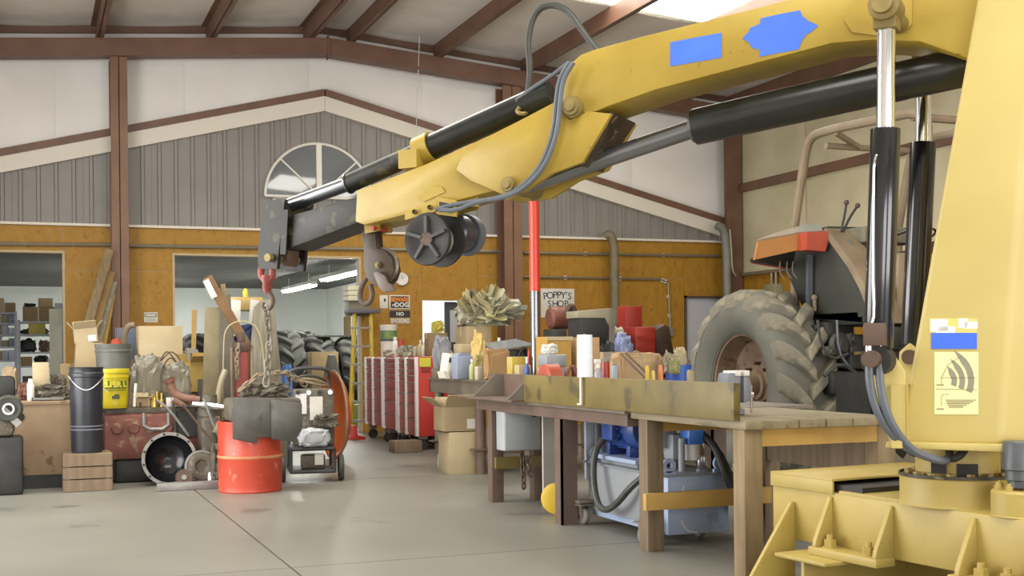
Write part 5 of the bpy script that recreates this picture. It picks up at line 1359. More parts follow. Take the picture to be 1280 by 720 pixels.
# welder cart
p = fl(390, 601); cw = .54
wc_ = thing('welder_cart', 'black two-wheeled welder cart with push handle and wire hoses', 'cart', (p.x, p.y, 0), -.15)
M_cart = color('cart_black', '#2e2e2f', '#3a3a3b', .5)
fr2 = MB()
for s_ in (-1, 1):
    fr2.tube([(s_ * .2, -.16, .1), (s_ * .2, -.16, .31), (s_ * .2, .25, .31), (s_ * .19, .33, 1.0)], .016, 8)
    fr2.tube([(s_ * .2, -.16, .1), (s_ * .2, .3, .1), (s_ * .2, .25, .31)], .016, 8)
fr2.tube([(-.2, -.16, .31), (.2, -.16, .31)], .016, 8).tube([(-.2, -.16, .1), (.2, -.16, .1)], .016, 8)
fr2.build('cart_frame', M_cart, wc_)
MB().tube([(-.19, .3, .95), (-.18, .22, 1.06), (.18, .22, 1.06), (.19, .3, .95)], .018, 8, smooth=2).build('push_handle', M_cart, wc_)
MB().bx(-.2, .2, -.16, .25, .31, .33).build('cart_deck', M_cart, wc_)
MB().bx(-.2, .2, -.16, .3, .1, .12).build('lower_shelf', M_cart, wc_)
for s_ in (-1, 1):
    wl = MB().lathe([(.085, -.02), (.12, -.022), (.125, -.01), (.125, .01), (.12, .022), (.085, .02), (.085, -.02)], (s_ * .27, -.02, .125), (1, 0, 0), 28).build('cart_wheel', M_dgrey, wc_)
    MB().lathe([(0, -.01), (.085, -.012), (.085, .012), (0, .01)], (s_ * .27, -.02, .125), (1, 0, 0), 20).build('wheel_disc', M_lab, wl)
MB().bx(-.1, .12, -.1, .1, .12, .25).build('gauge_box', M_grime, wc_, bevel=.02)
MB().bx(.02, .1, -.13, -.1, .16, .26).build('gauge_plate', M_lab, wc_)
for i in range(3): MB().tube([(-.17, .1 + i * .05, .95), (-.05, .0, 1.0 - i * .03), (.1, .05, .97 - i * .04), (.18, .2, .9)], .012, 8, smooth=2).build('welding_cable', M_tan if i else M_hose, wc_)
wl_ = thing('welding_machine', 'dusty welding machine with white labels on the black cart', 'welder', V(p.x + .03, p.y + .02, .331), -.15)
MB().bx(-.19, .19, -.02, .24, 0, .53).build('machine_case', M_grime, wl_, bevel=.015)
MB().bx(-.04, .08, -.028, -.02, .24, .46).build('label_plate', M_lab, wl_); MB().bx(-.17, -.07, -.028, -.02, .3, .49).build('control_panel', M_alu, wl_)
for i in range(4): MB().cyl((-.15 + i * .1, -.04, .5), (-.15 + i * .1, .0, .5), .02, seg=12).build('knob', M_chrome if i % 2 else M_dark, wl_)
crumple(371, 412, 534, p.y - .12, .332, color('bag_white', '#c3c6c9', '#adb2b8', .5), 'white_sack', 'white plastic sack sitting on the cart deck', 'sack', 9, dd=.2, amp=.2)
crumple(388, 424, 517, p.y - .1, .50, M_grime, 'dark_canvas', 'dark olive canvas scrap folded over the white sack', 'canvas', 11, dd=.18, amp=.5)
# orange round dish standing on edge
p = fl(419, 574)
od = thing('orange_dish', 'large round orange steel dish standing on edge behind the welder cart', 'dish', (p.x, p.y, 0))
ax = V(-1, -.08, 0).normalized()
MB().lathe([(0, -.1), (.25, -.09), (.42, -.02), (.475, .03), (.5, .03), (.5, .015), (.43, -.04), (.25, -.11), (0, -.12)], (0, 0, .5), ax, 48).build('dish_shell', color('dish_orange', '#c4602a', '#b85423', .45), od)
MB().lathe([(.498, .034), (.508, .03), (.508, .012), (.498, .01), (.498, .034)], (0, 0, .5), ax, 48).build('dish_rim', M_tan, od)

# ================================================================= back wall fittings
def wallat(x, y, dy=0.0): 
    p = aty(x, y, W - dy); p.y = W - dy; return p
def conduit(pts, r, label, m=M_conduit, clips=True):
    P = [wallat(x, y, .036) for x, y in pts]; o = P[0]
    c = thing('conduit', label, 'conduit', o)
    MB().tube([q - o for q in P], r, 8).build('conduit_run', m, c)
    if clips:
        for i in range(len(P) - 1):
            for f_ in (.3, .7):
                q = P[i].lerp(P[i + 1], f_) - o
                MB().box(q + V(0, .012, 0), (.05, .02, .06)).build('conduit_strap', M_alu, c)
    return c
conduit([(-20, 304.5), (139, 306)], .028, 'grey conduit along the wall above the storage room opening')
conduit([(162, 307), (320, 309.5), (520, 312.5), (628, 314.5)], .028, 'long grey conduit over the wide doorway')
conduit([(655, 316), (900, 320)], .024, 'grey conduit run between the brown column and the corner downpipe')
conduit([(654, 346), (825, 349), (835, 353), (838, 412)], .018, 'thin conduit that turns down to a switch box')
sw = wallat(838, 414, .04); one(MB().bx(-.05, .05, -.02, .04, -.08, .06), 'switch_box', M_alum, 'small grey switch box at the lower end of the thin conduit', 'switch', sw)
# exhaust duct
P = [wallat(x, y, .35) for x, y in ((762, 292), (766, 300), (768, 315))]; fo = V(P[2].x, P[2].y, 0)
dct = thing('exhaust_duct', 'tan upright exhaust pipe with a bent top against the wood wall', 'pipe', fo)
MB().tube([q - fo for q in (wallat(757, 296, .3), P[0], P[1], P[2])] + [V(0, 0, .0)], .075, 14, smooth=1).build('duct_pipe', color('duct_tan', '#7b7056', '#6c624a', .6), dct)
MB().lathe([(.075, 0), (.09, 0), (.09, .06), (.075, .06)], (0, 0, 1.55), seg=18).build('duct_collar', M_iron, dct)
# grey corner duct
P = [wallat(x, y, .45) for x, y in ((896, 281), (905, 288), (908, 310), (909, 365))]; fo = V(P[3].x, P[3].y, 0)
cd = thing('downpipe', 'grey downpipe in the corner by the white door', 'pipe', fo)
MB().tube([q - fo for q in P] + [V(0, 0, 0)], .07, 12, smooth=1).build('downpipe_tube', color('pipe_grey', '#7f8078', '#73746d', .5), cd)
P = [wallat(x, y, .5) - fo for x, y in ((912, 287), (914, 310), (915, 338), (920, 345))]
MB().tube(P, .02, 8, smooth=1).build('cable', M_conduit, cd)
# side wall conduit and box
p0, p1 = atx(922, 345, XR - .14), atx(962, 341, XR - .14)
jb = thing('junction_box', 'pale junction box on the side wall above the tractor tire', 'box', atx(966, 366, XR - .1))
MB().bx(-.06, .087, -.16, .16, -.14, .14).build('box_body', color('jbox', '#8f8a6e'), jb, bevel=.01)
MB().cyl((.02, -.06, .14), (.02, -.06, .36), .02, seg=10).cyl((.02, .06, .14), (.02, .06, .36), .02, seg=10).build('box_conduit', M_conduit, jb)
# signs
def sign(x0, y0, x1, y1, label, m, dy=.012):
    a, b = wallat(x0, y1), wallat(x1, y0); o = V((a.x + b.x) / 2, W - dy, (a.z + b.z) / 2)
    t = thing('wall_sign', label, 'sign', o); w, h = b.x - a.x, b.z - a.z
    MB().bx(-w / 2, w / 2, 0, dy, -h / 2, h / 2).build('sign_board', m, t, bevel=.002); return t, w, h
RT = (PI / 2, 0, 0)
M_sgn = color('sign_cream', '#d6d2c6', '#cbc7ba', .6); M_ltr = color('letter_slate', '#3b3f4e'); M_sblk = color('sign_black', '#2c2a27'); M_sor = color('sign_orange', '#d9812b')
t, w, h = sign(676, 361, 717.5, 397, "white board lettered POPPY'S SHOP on the wood wall", M_sgn)
# hand-painted letters on a slight arc
for i, c in enumerate("POPPY'S"):
    f_ = (-1.0, -.62, -.22, .1, .44, .70, .96)[i]; text(c, .16, M_ltr, t, (f_ * w * .37, -.004, h * .27 - .02 * f_ * f_), (PI / 2, f_ * .1, 0), ext=.002, bold=.0)
for i, c in enumerate('SHOP'):
    f_ = (i - 1.5) / 1.5; text(c, .15, M_ltr, t, (f_ * w * .25 - .0, -.004, -h * .03), RT, ext=.002, bold=.0)
t, w, h = sign(486.5, 369, 512, 386.5, 'BEWARE of DOG sign in black and orange', M_sgn)
MB().bx(-w * .44, w * .44, -.002, 0, -h * .42, h * .42).build('sign_field', M_sblk, t)
text('BEWARE', .088, M_sor, t, (0, -.004, h * .17), RT, bold=.004, sx=.82)
text('of', .06, M_sgn, t, (-w * .3, -.004, -h * .2), RT, bold=.002); text('DOG', .095, M_sgn, t, (w * .1, -.004, -h * .2), RT, bold=.004)
t, w, h = sign(487, 388, 512.5, 406, 'NO SMOKING sign under the dog sign', color('sign_tan', '#a8895c'))
MB().bx(-w * .5, w * .5, -.002, 0, 0, h * .48).build('sign_field', M_sblk, t)
text('NO', .075, M_sgn, t, (0, -.004, h * .24), RT, bold=.003); text('SMOKING', .09, M_sgn, t, (0, -.004, -h * .24), RT, bold=.004, sx=.72)
t, w, h = sign(474.5, 369, 484.5, 385.5, 'small white notice beside the dog sign', M_sgn)
MB().bx(0, w * .25, -.002, 0, 0, h * .25).build('notice_print', M_ltr, t)
t, w, h = sign(180, 390.5, 197, 403, 'small white notice board between the brown column and the wide doorway', M_sgn)
MB().bx(-w * .46, w * .46, -.002, 0, h * .02, h * .4).build('notice_print', M_ink, t)
MB().bx(-w * .34, w * .34, -.003, 0, h * .14, h * .3).build('notice_panel', M_sgn, t)
for k in range(3): MB().bx(-w * .34, w * .34, -.002, 0, -h * (.1 + .12 * k), -h * (.06 + .12 * k)).build('notice_line', M_ink, t)
c = wallat(501, 349)
ck = thing('wall_clock', 'round white clock on the wood wall', 'clock', V(c.x, W - .04, c.z))
MB().lathe([(0, .03), (.085, .03), (.095, .035), (.1, .02), (.1, -.04), (0, -.04)], (0, 0, 0), (0, -1, 0), 32).build('clock_case', color('clock_white', '#d4d0cc'), ck)
MB().bar((0, -.034, 0), (.04, -.034, .03), .006, .003).bar((0, -.034, 0), (-.01, -.034, .06), .006, .003).build('clock_hands', M_ltr, ck)
# flood lamp and meter panel by the doorway
c = wallat(441, 366, .25)
lp = thing('flood_lamp', 'boxy white flood lamp at the doorway corner', 'lamp', c)
for k in range(3): MB().bx(-.1, .1, -.12, .2, -.12 + k * .075, -.05 + k * .075).build('lamp_louver', color('lamp_cream', '#cfcaae'), lp, bevel=.006)
MB().bx(-.02, .02, .1, .25, -.02, .06).build('lamp_bracket', M_iron, lp)
one(MB().bx(-.22, .12, -.08, .15, -.13, .1), 'meter_panel', color('panel_olive', '#7d7a66', '#6f6c59'), 'olive grey steel panel mounted under the flood lamp', 'panel', wallat(452, 384, .16), bevel=.01)
# stepladder
b0, b1 = aty(452, 551, W - .75), aty(461, 392, W - .2)
ld = thing('step_ladder', 'folded yellow fibreglass stepladder leaning by the doorway', 'ladder', V(b0.x + .08, b0.y, 0))
M_lad = color('ladder_yellow', '#c3ab2b', '#b79f22', .5); lo = V(b0.x + .08, b0.y, 0)
ht = 1.78
for x, dy, dx in ((-.17, 0, .1), (.14, 0, .06), (-.1, .14, .1), (.2, .14, .06)):
    MB().bar((x - dx, dy, 0), (x * .8 + .04, dy + .3, ht), .075, .03, up=(1, 0, 0)).build('side_rail', M_lad, ld)
for k in range(6):
    z = .2 + k * .27; f_ = z / ht
    MB().bx(-.24 + .1 * f_, .1 + .04 * f_, .3 * f_ - .04, .3 * f_ + .05, z, z + .03).build('tread', color('ladder_grey', '#8c8678'), ld)
MB().bx(-.2, .28, .2, .5, ht, ht + .06).build('top_cap', color('ladder_cap', '#5c5764'), ld, bevel=.01)
# boards leaning on the column
for i, (x0, y0, x1, y1, w_, m) in enumerate(((108, 412, 137, 312, .075, M_wood), (118, 412, 139, 340, .07, color('board_tan', '#8f7347', '#7f643b', .8)), (124, 412, 140, 352, .09, M_grayw), (131, 416, 140, 368, .06, M_ywood))):
    a, b = aty(x0, y0, W - .9 + i * .08), aty(x1, y1, W - .46 - i * .01)
    d_ = (b - a); k_ = a.z / d_.z; f0 = a - d_ * k_
    one(MB().bar(V(0, 0, .02), b - f0, w_ * 1.5, .035, up=(0, 1, 0)), 'leaning_board', m, ('long pale board leaning on the brown column', 'tan board leaning next to the long pale board', 'grey weathered board leaning on the brown column', 'short yellow pine board leaning against the brown column')[i], 'board', f0, 0, 'boards leaning at the column')
# hanging cord
p = aty(524, 0, W - .5)
one(MB().cyl((0, 0, 0), (.02, .3, -1.5), .006, seg=6), 'hanging_cord', M_lab, 'thin pale cord hanging from the ceiling near the ridge', 'cord', V(p.x, p.y, min(p.z, zceil(p.x) - .02)))

# ================================================================= back room
def lamp_fixture(x, y, z, L, rz, label):
    t = thing('strip_light', label, 'light', (x, y, z), rz, 'strip lights in the back room')
    MB().prism([(-.09, 0), (.09, 0), (.06, .07), (-.06, .07)], (0, -L / 2, 0), (1, 0, 0), (0, 0, 1), L, (0, 1, 0)).build('housing', color('lamp_housing', '#c9c9c4'), t)
    for s_ in (-1, 1): MB().cyl((s_ * .05, -L / 2 + .03, -.02), (s_ * .05, L / 2 - .03, -.02), .019, seg=10).build('tube', emit('tube_glow', '#fafbf5', 150), t)
    for s_ in (-1, 1): MB().cyl((0, s_ * L * .35, .07), (0, s_ * L * .35, 2.73 - z), .006, seg=6).build('hanger', M_alu, t)
lamp_fixture(5.0, 24.2, 2.5, 2.5, .02, 'lit strip light hanging beyond the wide doorway')
lamp_fixture(4.9, 20.1, 2.5, 2.6, .02, 'lit strip light hanging nearer the doorway jamb')
lamp_fixture(1.5, 22.6, 2.55, 2.2, 0, 'strip light above the storage shelves')
lamp_fixture(2.2, 26.5, 2.55, 2.2, 0, 'strip light deep in the back room')
# tires stored in the back room
def store_tire(px_, Y, R, half, label, rz=0.0, ph=0.0):
    x = aty(px_, 440, Y).x; t = thing('stored_tire', label, 'tire', (x, Y, 0), rz, 'tractor tires stored in the back room')
    make_wheel(t, V(0, 0, R), R=R, half=half, Ri=R * .55, nl=15, phase=ph, rim=False, lh=.07)
_k = (M_tire, M_tirew)
M_tire, M_tirew = color('tire_black', '#34342f', '#42413b', .8), color('tire_black_wall', '#262624', '#2f2e2b', .8)
store_tire(354, 21.2, .80, .26, 'big black tractor tire standing behind the grey slab', .04, .1)
store_tire(397, 21.5, .76, .24, 'black tractor tire standing in the middle of the stored row', -.03, .3)
store_tire(438, 21.3, .74, .25, 'black tractor tire standing next to the doorway jamb', -.03, .2)
store_tire(376, 23.4, .82, .25, 'tractor tire standing in the second row of stored tires', .05, .0)
store_tire(421, 23.6, .72, .25, 'smaller tractor tire in the second row of stored tires', -.05, .5)
store_tire(250, 21.5, .78, .27, 'black tire behind the timber pole in the wide doorway', .1, .4)
store_tire(290, 22.0, .76, .25, 'black tire hidden behind the weathered slabs', .2, .2)
M_tire, M_tirew = _k
l, w, h = item(386, 420, 438, 20.2, 0)
carton_at(l, w, .4, h * .98, 'brown carton in front of the stored tires', 0, M_kraft3, 0)
l, w, h = item(404, 428, 443, 19.4, 0)
stt = thing('tractor_chair', 'rounded dark grey tractor chair standing before the tires', 'chair', l)
MB().prism([(-w / 2, .45), (-w * .42, h * .75), (-w * .2, h), (w * .15, h), (w * .42, h * .72), (w / 2, .45)], (0, 0, 0), (1, 0, 0), (0, 0, 1), .1, (0, 1, 0)).build('seat_back', color('seat_grey', '#4d4d46', '#43433d', .7), stt, bevel=.03)
MB().bx(-w / 2, w / 2, -.35, .05, .36, .46).build('seat_pad', MATS['seat_grey'], stt, bevel=.03); MB().bx(-.08, .08, -.2, -.04, 0, .36).build('seat_post', M_dark, stt)
l, w, h = item(352, 365, 456, 19.2, 0)
one(MB().lathe([(0, 0), (w * .5, 0), (w * .5, h * .93), (w * .4, h), (0, h)], seg=20), 'blue_barrel', color('barrel_blue', '#4a76b8', '#3f69aa', .4), 'blue plastic barrel behind the slabs in the doorway', 'barrel', l)
for i, (x, y, w_, c) in enumerate(((330, 476, 14, '#6c7a34'), (443, 505, 10, '#8d8b2d'))):
    l, w, h = item(x, x + w_, y, 19.3, 0); one(MB().bx(-w / 2, w / 2, -.12, .12, 0, h), 'fuel_jug', color('jug%d' % i, c), ('olive jug beside the stored tires' if i == 0 else 'dull yellow jug at the foot of the doorway jamb'), 'jug', l, .2, bevel=.03)
one(MB().bx(-.03, 0, -.28, .28, 0, .42), 'wall_cabinet', color('cab_brown', '#7a6433', '#6a5529'), 'small brown cabinet fixed to the back room wall', 'cabinet', V(6.66, 26.9, atx(417, 420, 6.6).z), bevel=.01)
one(MB().bx(-.6, .6, -.2, .2, 0, .025), 'flat_sheet', M_dgrey, 'dark flat sheet resting across the stored tires', 'sheet', V(aty(437, 420, 21.3).x, 21.3, 1.482))
# storage shelves
M_shelf = color('shelf_grey', '#8b8f98', '#7f838c', .5)
def shelf(px0, px1, Y, zs2, label, d=.5):
    a, b = aty(px0, 440, Y).x, aty(px1, 440, Y).x; c = V((a + b) / 2, Y, 0); w = b - a
    t = thing('storage_shelf', label, 'shelf', c)
    for sx_ in (-1, 1):
        for sy_ in (-1, 1): MB().bx(sx_ * w / 2 - .02, sx_ * w / 2 + .02, sy_ * d / 2 - .02, sy_ * d / 2 + .02, 0, zs2[-1] + .02).build('upright', M_shelf, t)
    for z in zs2: MB().bx(-w / 2, w / 2, -d / 2, d / 2, z - .03, z).build('shelf_board', M_shelf, t)
    return c, w
def zat(y, Y, px_): 
    p = aty(px_, y, Y); return p.z
YH = 21.3
zB = [.15, .5, zat(457, YH, 42), zat(440, YH, 42), zat(418, YH, 42), zat(402, YH, 42)]
cB, wB = shelf(24, 66, YH, zB, 'grey steel shelving unit with brown cartons on top')
zA = [.15, .5, zat(450, YH, 8), zat(433, YH, 8), zat(418, YH, 8), zat(404, YH, 8), zat(391, YH, 8)]
cA, wA = shelf(-25, 20, YH, zA, 'grey steel shelving unit filled with small parts')
def on_shelf(px0, px1, ytop, z, label, m, kind='carton', seed=0, dd=.35, **k):
    l, w, h = item(px0, px1, ytop, YH - .05, z)
    if kind == 'carton': return carton_at(l, w * .94, dd, h, label, 0, m, **k)
    return one(crumple_mb(w, dd, h, seed, amp=.5, freq=4, sub=3), kind, m, label, kind.replace('_', ' '), l, smooth=28)
on_shelf(29, 48, 384, zB[5], 'squarish dark brown carton on the top shelf under the wire coil', M_kraft3)
on_shelf(49, 74, 384, zB[5], 'wide dark brown carton on the top shelf under a small carton', M_kraft3)
l, w, h = item(49, 66, 373, YH - .05, zB[5] + item(49, 74, 384, YH - .05, zB[5])[2] + .003); carton_at(l, w, .25, h, 'small carton sitting on the wide top shelf carton', 0, M_kraft, 0)
on_shelf(30, 46, 379, zB[5] + item(29, 48, 384, YH - .05, zB[5])[2] + .005, 'black wire coil on the squarish top shelf carton', M_black, 'wire_coil', 2, .2)
on_shelf(36, 57, 404, zB[4], 'yellow-green crate on the second shelf', color('crate_lime', '#9d8e2c', '#8d7f24'), dd=.3)
on_shelf(24, 64, 410, zB[4] + .0, 'dark parts lying along the second shelf', M_dgrey, 'machine_parts', 5, .3)
on_shelf(24, 46, 422, zB[3], 'black machine parts on the third shelf', M_dark, 'machine_parts', 6)
on_shelf(47, 64, 424, zB[3], 'brown machine parts on the third shelf', M_iron, 'machine_parts', 7)
on_shelf(26, 40, 446, zB[2], 'brown carton on the fourth shelf', M_kraft3)
on_shelf(42, 62, 444, zB[2], 'coil of dark hose on the fourth shelf', M_dark, 'hose_coil', 9)
on_shelf(28, 60, 470, zB[1], 'dark box on the lower shelf', M_dgrey)
on_shelf(-14, 6, 373, zA[6], 'brown carton on the parts shelf top', M_kraft)
on_shelf(7, 20, 379, zA[6], 'smaller brown carton on the parts shelf top', M_kraft3)
rr_ = random.Random(5); cols_ = [color('sp%d' % i, c) for i, c in enumerate(('#c6c9d2', '#9aa0ae', '#7b6a4a', '#b9b39c', '#5f6673', '#8d9098'))]
nm = ('white', 'pale blue', 'brown', 'cream', 'slate', 'grey')
for li, z in enumerate(zA[2:6]):
    for k in range(4):
        x0 = -14 + k * 8.4; hh = rr_.uniform(7, 12); ci = (li * 3 + k * 2 + k // 2) % 6
        pz = item(x0, x0 + 7.5, 400, YH - .05, z)
        one(MB().bx(-pz[1] / 2, pz[1] / 2, -.15, .15, 0, hh * .0136), 'parts_box', cols_[ci], '%s parts box on shelf %s of the parts shelving' % (nm[ci], ('four', 'three', 'two', 'one')[li]), 'box', pz[0], 0, 'small parts boxes', bevel=.006)
one(MB().bx(-.09, .09, -.01, .01, 0, 1.9), 'leaning_sheet', color('sheet_pale', '#a8a796', '#9b9a8a'), 'narrow pale sheet standing beside the storage shelves', 'sheet', aty(70, 440, 19.6).xy.to_3d())
one(MB().bx(-.07, .07, -.01, .01, 0, 2.0), 'leaning_sheet', color('sheet_grey2', '#8f9495', '#848989'), 'narrow grey sheet standing at the storage room jamb', 'sheet', aty(75, 440, 19.9).xy.to_3d())

# ================================================================= clutter on benches and chests
ZCH = 1.145
def on_chest(px0, px1, ytop, Y): return item(px0, px1, ytop, Y, ZCH)
l, w, h = item(475, 497, 406, 16.55, ZCH)
wb = thing('white_bucket', 'white bucket with a green printed band on the far tool chest', 'bucket', l)
MB().lathe([(0, 0), (w * .44, 0), (w * .48, h * .9), (w * .5, h * .92), (w * .5, h), (0, h)], seg=28).build('bucket_wall', M_lab, wb)
MB().lathe([(w * .472, h * .55), (w * .485, h * .58), (w * .487, h * .78), (w * .478, h * .82)], seg=28).build('printed_band', color('band_green', '#6f8a4c', '#54634a'), wb)
MB().lathe([(w * .468, h * .48), (w * .477, h * .5), (w * .479, h * .55)], seg=28).build('printed_slate_band', color('band_slate', '#4d525e'), wb)  # slate band printed just below the green one
bottle(489, 499, 421, 15.9, ZCH, color('jug_white', '#d6d2ca'), 'white plastic jug tilted by the red cup', M_lab)
revolve(497, 506, 424, 15.75, ZCH, [(0, 0), (.7, 0), (1, 1), (.9, 1), (.6, .05), (0, .04)], color('cup_red', '#a8493f'), 'cup', 'red plastic cup on the tool chest', 'cup')
crumple(478, 500, 437, 16.0, ZCH, color('rag_pale', '#b9b4a4', '#a39e8e', .8), 'shop_rag', 'pale rags spread on the tall tool chest', 'rag', 31, dd=.35, amp=.5)
crumple(497, 522, 431, 15.2, ZCH, color('rag_grey', '#a8a392', '#8e8a7b', .8), 'shop_rag', 'greyish rags and papers on the middle of the chests', 'rag', 32, dd=.4, amp=.6, freq=4)
for i, (x, y, Y) in enumerate(((510, 432, 15.25), (523, 425, 15.0), (527, 428, 14.9), (516, 434, 14.8))):
    bottle(x, x + 5, y, Y, ZCH, color('bt%d' % i, ('#c9c4b2', '#b7b09a', '#d2cfc6', '#a19a82')[i]), ('cream oil bottle among the chest rags', 'tall tan bottle at the chest end', 'white bottle at the chest end', 'squat tan bottle on the near chest')[i], M_lab)
carton(520, 531, 432, 14.98, ZCH, 'small cream carton at the near chest end', m=color('carton_cream', '#b8ad8d', '#aa9f80', .8), dd=.12)
# table stuff
ZT2 = ZB + .002
can(540, 552, 460, 12.55, ZT2, color('tin_grey', '#6f6a5b', '#5e594c', .4), 'open grey tin can on the table edge', lidm=M_dark)
bottle(545, 550, 448, 12.72, ZT2, M_lab, 'slim white tube bottle behind the grey tin', M_lab)
l, w, h = item(545, 566, 437, 12.35, ZT2)
cp_ = thing('paper_cup', 'tilted white paper tub with a dark mark', 'cup', l, .2); cp_.rotation_euler.y = .25
MB().lathe([(0, 0), (w * .36, 0), (w * .46, h * .85), (w * .44, h * .85), (w * .34, .01), (0, .01)], seg=24).build('cup_wall', M_lab, cp_)
MB().bx(-w * .2, -w * .06, -w * .47, -w * .42, h * .55, h * .72).build('cup_mark', M_ltr, cp_)
for i, (x0, x1, y, Y, a) in enumerate(((554, 566, 459, 12.05, .8), (548, 559, 464, 12.25, .2), (541, 553, 456, 12.7, .1))):
    l, w, h = item(x0, x1, y, Y, ZT2)
    o = one(MB().bx(-w / 2, w / 2, -.003, .003, 0, w * .9), 'paper_card', M_lab, ('white card standing on its corner', 'curled white receipt on the table edge', 'white paper sheet leaning on the tub')[i], 'paper', l, a); o.rotation_euler.x = -.5
l, w, h = item(566, 589, 441, 11.75, ZT2)
gb = thing('grey_canister', 'pale blue-grey square canister on the steel table', 'canister', l, .15)
MB().bx(-w / 2, w / 2, -w * .35, w * .35, 0, h * .88).build('canister_body', color('canister_blue', '#8f97ab', '#848da2', .5), gb, bevel=.012)
MB().prism([(-w * .42, 0), (w * .42, 0), (w * .25, h * .12), (-w * .25, h * .12)], (0, -w * .3, h * .88), (1, 0, 0), (0, 0, 1), w * .6, (0, 1, 0)).build('canister_top', MATS['canister_blue'], gb)
bottle(586, 594, 449, 11.55, ZT2, color('bottle_lime', '#aeb277', '#a2a66b', .4), 'pale green bottle with white cap beside the grey canister', M_lab)
l, w, h = item(604, 638, 435, 11.2, ZT2)
pbg = one(crumple_mb(w, w * .5, h, 17, amp=.16, freq=3, sq=.3), 'paper_bag', color('bag_kraft', '#a07f56', '#8f6f48', .8), 'upright crumpled brown paper bag on the steel table', 'paper bag', l, .1, smooth=18)
carton(562, 602, 441, 12.5, ZT2, 'low wide carton behind the canister', m=M_kraft, dd=.3)
carton(570, 600, 430, 12.55, ZT2 + item(562, 602, 441, 12.5, ZT2)[2] + .003, 'flat pale carton on the low wide carton', m=M_kraft2, dd=.28)
ztp = ZT2 + item(562, 602, 441, 12.5, ZT2)[2]
crumple(540, 564, 418, 12.72, ZT2 + .0, color('grey_bag', '#8a8c92', '#75777e', .5), 'grey_bag', 'crumpled grey plastic bag beside the low carton', 'plastic bag', 41, amp=.25, smooth=18)
crumple(587, 610, 411, 12.0, ZT2, color('manila', '#c3a667', '#b5985a', .8), 'manila_wrap', 'pointed manila paper wrap behind the paper bag', 'paper', 43, dd=.2, amp=.3, freq=2, sq=.9, smooth=18)
crumple(590, 606, 440, 11.65, ZT2, color('straw', '#b3a46c', '#a09159', .8), 'straw_wad', 'straw coloured wad beside the brown paper bag', 'packing', 44, amp=.6, freq=4)
# side counter carrying the big bundle
l, w, h = item(568, 642, 450, 13.75, 0)
sc = thing('side_counter', 'brown wooden counter behind the steel table', 'counter', V(l.x, l.y, 0))
MB().bx(-w / 2, w / 2, -.45, .45, .95, 1.0).build('counter_top', M_wood2, sc)
for sx_ in (-1, 1): MB().bx(sx_ * (w / 2 - .05) - .03, sx_ * (w / 2 - .05) + .03, -.4, .4, 0, .95).build('counter_side', M_wood2, sc)
ZCo = 1.003
l, w, h = item(530, 560, 416, 14.72, ZCH); zbc = ZCH + h; carton_at(l, w * .8, .2, h, 'brown carton on the near end of the tool chests', 0, M_kraft3, 0)
l, w, h = item(560, 604, 408, 13.75, ZCo); l.x += .1; carton_at(l, w * .75, .4, h, 'tan carton under the crinkled plastic bundle', 0, M_kraft, 0); zct = ZCo + h
ctx = l.x
# crinkled plastic bundle: many thin bent sheets fanned out
bn = thing('plastic_bundle', 'fanned bundle of yellowed crinkled plastic sheets on a carton', 'plastic bundle', V(ctx + .1, 13.7, zct + .002))
M_pl = [color('film_a', '#b3aa85', '#9f966f', .35), color('film_b', '#a8a48f', '#94907b', .3), color('film_c', '#c0b78d', '#aaa176', .4)]
rb_ = random.Random(11)
tipx = aty(610, 380, 13.7) - V(ctx + .1, 13.7, zct)
for i in range(46):
    a = rb_.uniform(-.1, 2.1); L = rb_.uniform(.22, .42); wd2 = rb_.uniform(.12, .24); yy = rb_.uniform(-.3, .2)
    dirv = V(math.cos(a), rb_.uniform(-.35, .2), max(.02, math.sin(a) * .75)).normalized()
    sid = V(-dirv.z * .4, -1 if i % 2 else .8, dirv.x * .8).normalized()
    ph = rb_.uniform(0, 6)
    org = V(rb_.uniform(-.3, .12), yy, rb_.uniform(0.05, .2))
    mb = MB()
    mb.grid(lambda u, v: org + dirv * (L * u) + sid * (wd2 * (v - .5) * (.7 + .5 * u)) + V(0, .015 * math.sin(v * 11 + ph), .02 * math.sin(u * 6 + ph) - .12 * u * u * L + .014 * math.sin(v * 17 + ph + u * 3)), 6, 8)
    for v_ in mb.bm.verts: v_.co.z = max(.003, v_.co.z)
    mb.build('film_sheet', M_pl[i % 3], bn, smooth=14)
mb = crumple_mb(.72, .45, .34, 19, amp=.5, freq=3); o = mb.build('film_core', M_pl[1], bn, smooth=14); o.location = (.0, 0, 0)
crumple(538, 556, 400, 14.72, zbc + .003, color('yellow_mesh', '#b8ad4c', '#a59a3c', .7), 'mesh_wad', 'yellow-green mesh wad on the brown carton', 'mesh', 47, amp=.5, freq=4)
# glass sheet, black cable arch and small things near the pole
l, w, h = item(604, 656, 433, 11.95, 1.2)
sg_ = thing('pane_stack', 'grey acrylic sheets lying tilted on a dark machine case', 'sheets', V(l.x, l.y, 1.225))
for i in range(3):
    s_ = MB().bx(-w / 2, w / 2, -.22, .22, 0, .006).build('acrylic_sheet', color('acrylic%d' % i, ('#8f969b', '#a3a8aa', '#7d858b')[i], None, .12), sg_); s_.location = (.01 * i, -.02 * i, .02 + .012 * i); s_.rotation_euler = (.1 + .02 * i, -.12, .05 * i)
l2, w2, h2 = item(612, 655, 445, 11.95, ZT2)
mc = thing('machine_case', 'dark machine case under the grey acrylic sheets', 'machine', V(l2.x, l2.y, ZT2))
MB().bx(-w2 * .45, w2 * .45, -.2, .2, 0, 1.215 - ZT2).build('case_body', M_dark, mc, bevel=.02)
MB().tube([(w2 * .05, -.22, .1), (w2 * .12, -.24, .27), (w2 * .3, -.24, .32), (w2 * .44, -.22, .24), (w2 * .46, -.2, .03)], .014, 8, smooth=2).build('cable', M_black, mc)
